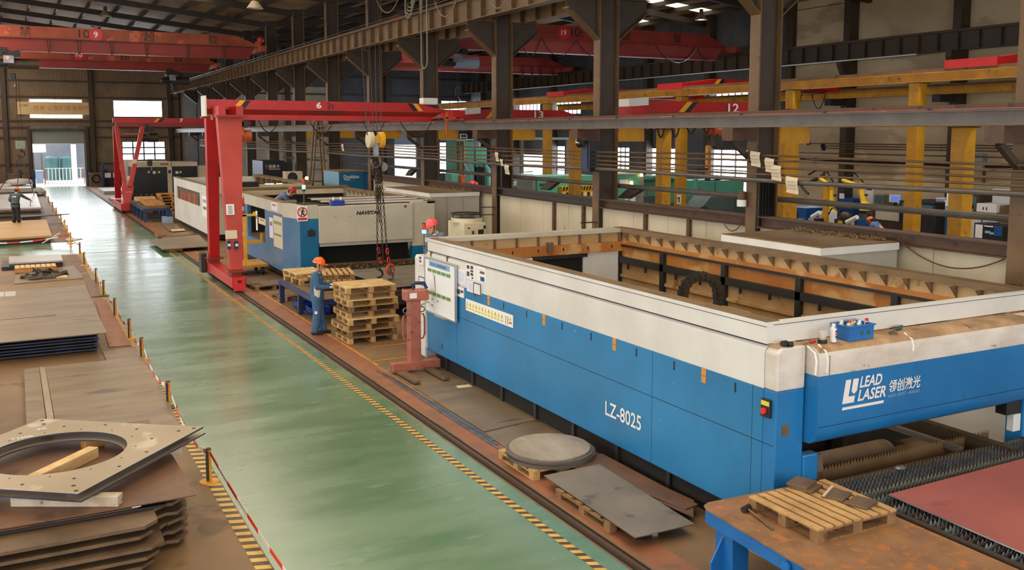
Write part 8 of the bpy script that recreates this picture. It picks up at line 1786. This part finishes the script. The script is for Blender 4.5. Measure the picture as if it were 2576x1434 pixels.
def person(lab, loc, face, J, jacket, trousers, helmet, gloves=True, vox=.011, trim='cloth_cream', extra=None):
    """built facing +X with the left side at +Y, then turned; J holds joint positions"""
    t = thing('person', lab, 'person', (0, 0, 0))
    V = Vector; g = lambda k: V(J[k])
    hip, chest, neck, head = g('hip'), g('chest'), g('neck'), g('head')
    hd = V(J.get('look', (1, 0, 0))).normalized(); hs = V((0, 0, 1)).cross(hd).normalized(); hu = hd.cross(hs).normalized()
    def H(x, y, z): return head+hd*x+hs*y+hu*z
    def body(mb):
        capsule(mb, hip, .11, chest, .12); mb.ball(H(-.008, 0, .03), .098, 16); capsule(mb, H(.02, 0, -.02), .075, H(.045, 0, -.085), .05)
        capsule(mb, H(.085, 0, .0), .016, H(.103, 0, -.028), .017); capsule(mb, H(.075, -.03, .03), .016, H(.075, .03, .03), .016); capsule(mb, H(.083, -.02, -.065), .012, H(.083, .02, -.065), .012); capsule(mb, H(.07, 0, -.10), .022, H(.075, 0, -.105), .022)
        for s in (-1, 1):
            mb.ball(H(-.01, s*.098, .0), (.022, .016, .034), 8); capsule(mb, H(.05, s*.04, -.02), .03, H(.05, s*.035, -.03), .028)
        capsule(mb, neck, .058, H(-.025, 0, -.05), .055); capsule(mb, chest, .11, neck, .06)
        for s in ('l', 'r'):
            capsule(mb, g('sh'+s), .055, g('el'+s), .042); capsule(mb, g('el'+s), .042, g('ha'+s), .028); capsule(mb, chest, .09, g('sh'+s), .06)
            capsule(mb, g('hp'+s), .085, g('kn'+s), .058); capsule(mb, g('kn'+s), .056, g('an'+s), .04); capsule(mb, hip, .1, g('hp'+s), .09); capsule(mb, g('an'+s)+V((-.04, 0, -.04)), .035, g('an'+s)+V((.13, 0, -.05)), .03)
            hand(mb, s, .0)
    def hand(mb, s, gr):
        h, e = g('ha'+s), g('el'+s); d = (h-e).normalized(); sd = -1 if s == 'l' else 1
        side = V((0, 0, 1)).cross(d)
        side = side.normalized() if side.length > .1 else V((0, 1, 0)); dn = d.cross(side).normalized()
        if dn.z > 0: dn = -dn
        c = h+d*.05
        for k in range(3): capsule(mb, h+side*(-.022+.022*k), .017+gr, h+d*.085+side*(-.026+.026*k), .015+gr, 8)
        for k in range(4):
            b = h+d*.09+side*(-.034+.0225*k); L_ = (.032, .042, .040, .030)[k]
            m1 = b+d*L_*.9+dn*.012; m2 = m1+d*L_*.45+dn*L_*.8
            capsule(mb, b, .0095+gr, m1, .009+gr, 8); capsule(mb, m1, .009+gr, m2, .0075+gr, 8)
        b = h+d*.03+side*(sd*.03); m1 = b+d*.035+side*(sd*.03)+dn*.012; capsule(mb, b, .013+gr, m1, .011+gr, 8); capsule(mb, m1, .011+gr, m1+d*.03+dn*.012, .009+gr, 8)
    blob('body', body, 'skin', t, vox)
    def coat(mb):
        w = (g('shl')-g('shr')).normalized(); mid = (hip+chest)/2
        for k in range(7):
            f = k/6; c = hip.lerp(chest, f)-V((0, 0, .10*(1-f))); ry = .205-.02*math.sin(f*PI)+.01*f; rx = .16-.005*f
            n0 = len(mb.v); mb.ball((0, 0, 0), (rx, ry, .11), 14)
            ang = math.atan2(w.y, w.x)-PI/2
            for v in mb.v[n0:]:
                x, y = v.x, v.y; v.x, v.y = x*math.cos(ang)-y*math.sin(ang), x*math.sin(ang)+y*math.cos(ang); v += c
        capsule(mb, chest+V((0, 0, .05)), .115, neck-V((0, 0, .03)), .075)
        for s in ('l', 'r'):
            capsule(mb, g('sh'+s), .083, g('el'+s), .066); capsule(mb, g('el'+s), .066, g('ha'+s)-(g('ha'+s)-g('el'+s)).normalized()*.03, .048); capsule(mb, chest+V((0, 0, .03)), .105, g('sh'+s), .082)
    o = blob('jacket', coat, jacket, t, vox+.003, 5)
    def collar(mb):
        mb.tube([neck+V((.068*math.cos(k*PI/6)+.004, .072*math.sin(k*PI/6), -.015-.03*math.cos(k*PI/6))) for k in range(12)], .02, 6, closed=True)
    q = MB(); collar(q); q.build('collar', trim, t, smooth=True)
    def pants(mb):
        mb.ball(hip+V((0, 0, -.04)), (.15, .185, .13), 14)
        for s in ('l', 'r'): capsule(mb, g('hp'+s), .122, g('kn'+s), .098); capsule(mb, g('kn'+s), .098, g('an'+s)+V((0, 0, .03)), .088); capsule(mb, hip-V((0, 0, .03)), .125, g('hp'+s), .122)
    blob('trousers', pants, trousers, t, vox+.003, 5)
    def shoes(mb):
        for s in ('l', 'r'):
            a = g('an'+s); capsule(mb, a+V((-.05, 0, -.035)), .046, a+V((.05, 0, -.035)), .048); capsule(mb, a+V((.05, 0, -.035)), .048, a+V((.15, 0, -.045)), .038)
    blob('shoes', shoes, 'cloth_black', t, .013, 3)
    if gloves: blob('gloves', lambda mb: (hand(mb, 'l', .004), hand(mb, 'r', .004)), gloves if isinstance(gloves, str) else 'glove', t, .0055, 2)
    # hair, eyes and helmet
    def hair(mb):
        mb.ball(H(-.028, 0, .03), (.094, .098, .098), 14); mb.ball(H(-.06, 0, -.02), (.055, .08, .055), 12)
        for s in (-1, 1): mb.ball(H(.03, s*.088, .02), (.02, .012, .035), 8)
    blob('hair', hair, 'hair', t, .012, 2)
    for s in (-1, 1):
        MB().ball(H(.083, s*.034, .008), .0105, 10).build('eye', 'hair', t, smooth=True); MB().bar(H(.088, s*.018, .032), H(.080, s*.052, .034), .008, .007).build('eyebrow', 'hair', t)
    MB().bar(H(.092, -.022, -.066), H(.092, .022, -.066), .004, .006).build('lips', 'offcut_brown', t)
    if helmet:
        q = MB(); vs = []; n, rows = 28, 8
        for j in range(rows+1):
            th = PI/2*j/rows; rr = math.cos(th)**.75 if j < rows else .001
            for i in range(n):
                a = 2*PI*i/n; vs.append(H(-.005+.142*rr*math.cos(a), .122*rr*math.sin(a), .055+.125*math.sin(th)))
        fs = [(j*n+i, j*n+(i+1) % n, (j+1)*n+(i+1) % n, (j+1)*n+i) for j in range(rows) for i in range(n)]+[tuple(range(n))[::-1]]
        q.add(vs, fs); hm = q.build('helmet', helmet, t, smooth=True)
        q = MB(); top_, bot = [], []
        for i in range(n):
            a = 2*PI*i/n; f = max(0, math.cos(a))**1.5; rx, ry = .146+.065*f, .126
            top_.append(H(-.005+rx*math.cos(a), ry*math.sin(a), .060-.012*f)); bot.append(H(-.005+rx*math.cos(a), ry*math.sin(a), .050-.014*f))
        q.add(top_+bot, [tuple(range(n)), tuple(range(n, 2*n))[::-1]]+[(i, (i+1) % n, n+(i+1) % n, n+i) for i in range(n)]); q.build('brim', helmet, hm, smooth=False)
        MB().tube([H(-.11+.24*k/8, 0, .06+.128*math.sin(PI*(k+.6)/9.2)) for k in range(9)], .012, 6).build('ridge', helmet, hm, smooth=True)
        for s in (-1, 1): MB().tube([H(.03, s*.106, .05), H(.035, s*.102, -.02), H(.045, s*.07, -.09), H(.05, s*.02, -.125), H(.05, 0, -.127)], .006, 5).build('chin_strap', 'cloth_black', hm)
    if extra: extra(t, g, H)
    t.location = loc; t.rotation_euler = (0, 0, face); return t
def stand(**k):
    J = dict(hip=(0, 0, .93), chest=(.0, 0, 1.27), neck=(.005, 0, 1.44), head=(.03, 0, 1.575), shl=(0, .185, 1.38), shr=(0, -.185, 1.38), ell=(.0, .24, 1.10), elr=(.0, -.24, 1.10), hal=(.12, .22, .88), har=(.12, -.22, .88),
             hpl=(0, .09, .87), hpr=(0, -.09, .87), knl=(.02, .10, .48), knr=(.02, -.10, .48), anl=(-.02, .11, .085), anr=(-.02, -.11, .085)); J.update(k); return J
# main worker by the pallets, in profile facing the stack, forearms raised with gloves
def vest(t, g, H):
    q = MB()
    for s in (-1, 1): q.prism([(.085, s*.188, 1.20), (.02, s*.205, 1.02), (.005, s*.20, .84), (.13, s*.165, .84), (.09, s*.20, 1.05)], (0, s*.012, 0))
    pass
J = stand(head=(.045, 0, 1.57), look=(1, 0, -.22), chest=(-.005, 0, 1.27), ell=(.03, .23, 1.11), elr=(.04, -.23, 1.11), hal=(.30, .10, 1.12), har=(.29, -.12, 1.09), knl=(.04, .10, .48), anl=(.10, .11, .085), anr=(-.05, -.10, .085), knr=(.0, -.10, .48))
def side_panel(t, g, H):
    def fn(mb):
        for s in (-1, 1):
            mb.ball((.025, s*.180, 1.03), (.075, .034, .22), 16)
    blob('jacket_panel', fn, 'cloth_cream', t, .012, 3)
    MB().box((-.035, -.215, .50), (.02, -.195, .56)).build('badge', 'paper', t)
person('worker in blue overalls and orange helmet standing in profile beside the pallet stack', (5.97, 20.75, 0), math.radians(-24), J, 'uniform_blue', 'uniform_blue', 'helmet_orange', 'glove', .009, 'cloth_cream', side_panel)
# worker on the tan plates, seen from behind, holding a rod
J = stand(hip=(-.03, 0, .90), chest=(.08, 0, 1.22), neck=(.16, 0, 1.38), head=(.21, 0, 1.50), look=(1, -.25, -.35), shl=(.10, .20, 1.33), shr=(.12, -.19, 1.33), ell=(.08, .30, 1.08), elr=(.30, -.32, 1.18), hal=(.22, .26, .92), har=(.50, -.44, 1.05), knl=(.08, .10, .47), knr=(.05, -.09, .47), anl=(-.02, .10, .085), anr=(.02, -.10, .085))
def rod(t, g, H):
    h = g('har'); MB().cyl(h+Vector((.03, -.02, .06)), h+Vector((-.02, -.02, -.32)), .014, n=8).build('rod', 'black_steel', t)
    MB().bar((-.06, .09, 1.235), (-.06, -.09, 1.235), .03, .05).build('back_print', 'paper', t); MB().bar((-.075, .09, 1.26), (-.075, .01, 1.26), .02, .03).build('back_print', 'sign_red', t)
person('worker in grey green jacket and orange helmet seen from behind on tan plates', (.12, 50.6, .322), math.radians(62), J, 'uniform_grey', 'cloth_black', 'helmet_orange', False, .012, 'cloth_cream', rod)
# worker in the pink helmet behind the blue machine, on a step platform
p = gx(1094, 590, 7.72); pz = gx(1083, 545, 7.72).z
t = thing('step_platform', 'low grey step platform behind the blue machine under the pink helmeted worker', 'platform', (7.9, 18.05, 0)); bz = pz-1.755
MB().box((7.45, 17.75, bz-.05), (8.3, 18.4, bz)).build('deck', 'grey_steel', t)
for x in (7.5, 8.25):
    for y in (17.8, 18.35): MB().box((x-.04, y-.04, 0), (x+.04, y+.04, bz-.05)).build('leg', 'grey_steel', t)
J = stand(look=(1, .25, -.22), head=(.11, 0, 1.565), neck=(.03, 0, 1.44))
person('worker in a slate jacket and pink helmet looking down behind the blue machine', (p.x+.02, p.y, bz), math.radians(197), J, 'uniform_slate', 'uniform_blue', 'helmet_pink', False, .010)
# worker bending inside the second machine
J = stand(hip=(-.18, 0, .90), chest=(.13, 0, 1.10), neck=(.27, 0, 1.18), head=(.38, 0, 1.24), look=(1, 0, -.7), shl=(.18, .19, 1.12), shr=(.18, -.19, 1.12), ell=(.28, .22, .86), elr=(.28, -.22, .86), hal=(.45, .14, .75), har=(.45, -.14, .75), hpl=(-.15, .09, .85), hpr=(-.15, -.09, .85))
p = gy(700, 497, 31.8); person('worker in a light blue jacket and red cap bending inside the second machine', (p.x+.05, 31.8, p.z-1.06), math.radians(-22), J, 'uniform_slate', 'uniform_blue', 'helmet_red', False, .013, 'cloth_white')
t = thing('work_step', 'hidden step under the bending worker inside the second machine', 'step', (p.x, 31.8, .8)); MB().box((p.x-.4, 31.45, .80), (p.x+.45, 32.15, p.z-1.06)).build('top', 'dark_steel', t)
# worker bending at the robots
X = 28.6; p = gx(2215, 566, X); person('worker in white and blue with an orange helmet bending beside the welding robot', (X, p.y, p.z-.98), math.radians(170), J, 'uniform_slate', 'uniform_blue', 'helmet_orange', False, .013, 'cloth_white') if False else person('worker in white and blue with an orange helmet bending beside the welding robot', (X-.05, p.y, 0), math.radians(95), J, 'uniform_slate', 'uniform_blue', 'helmet_orange', False, .013, 'cloth_white')
print('worker5', p)
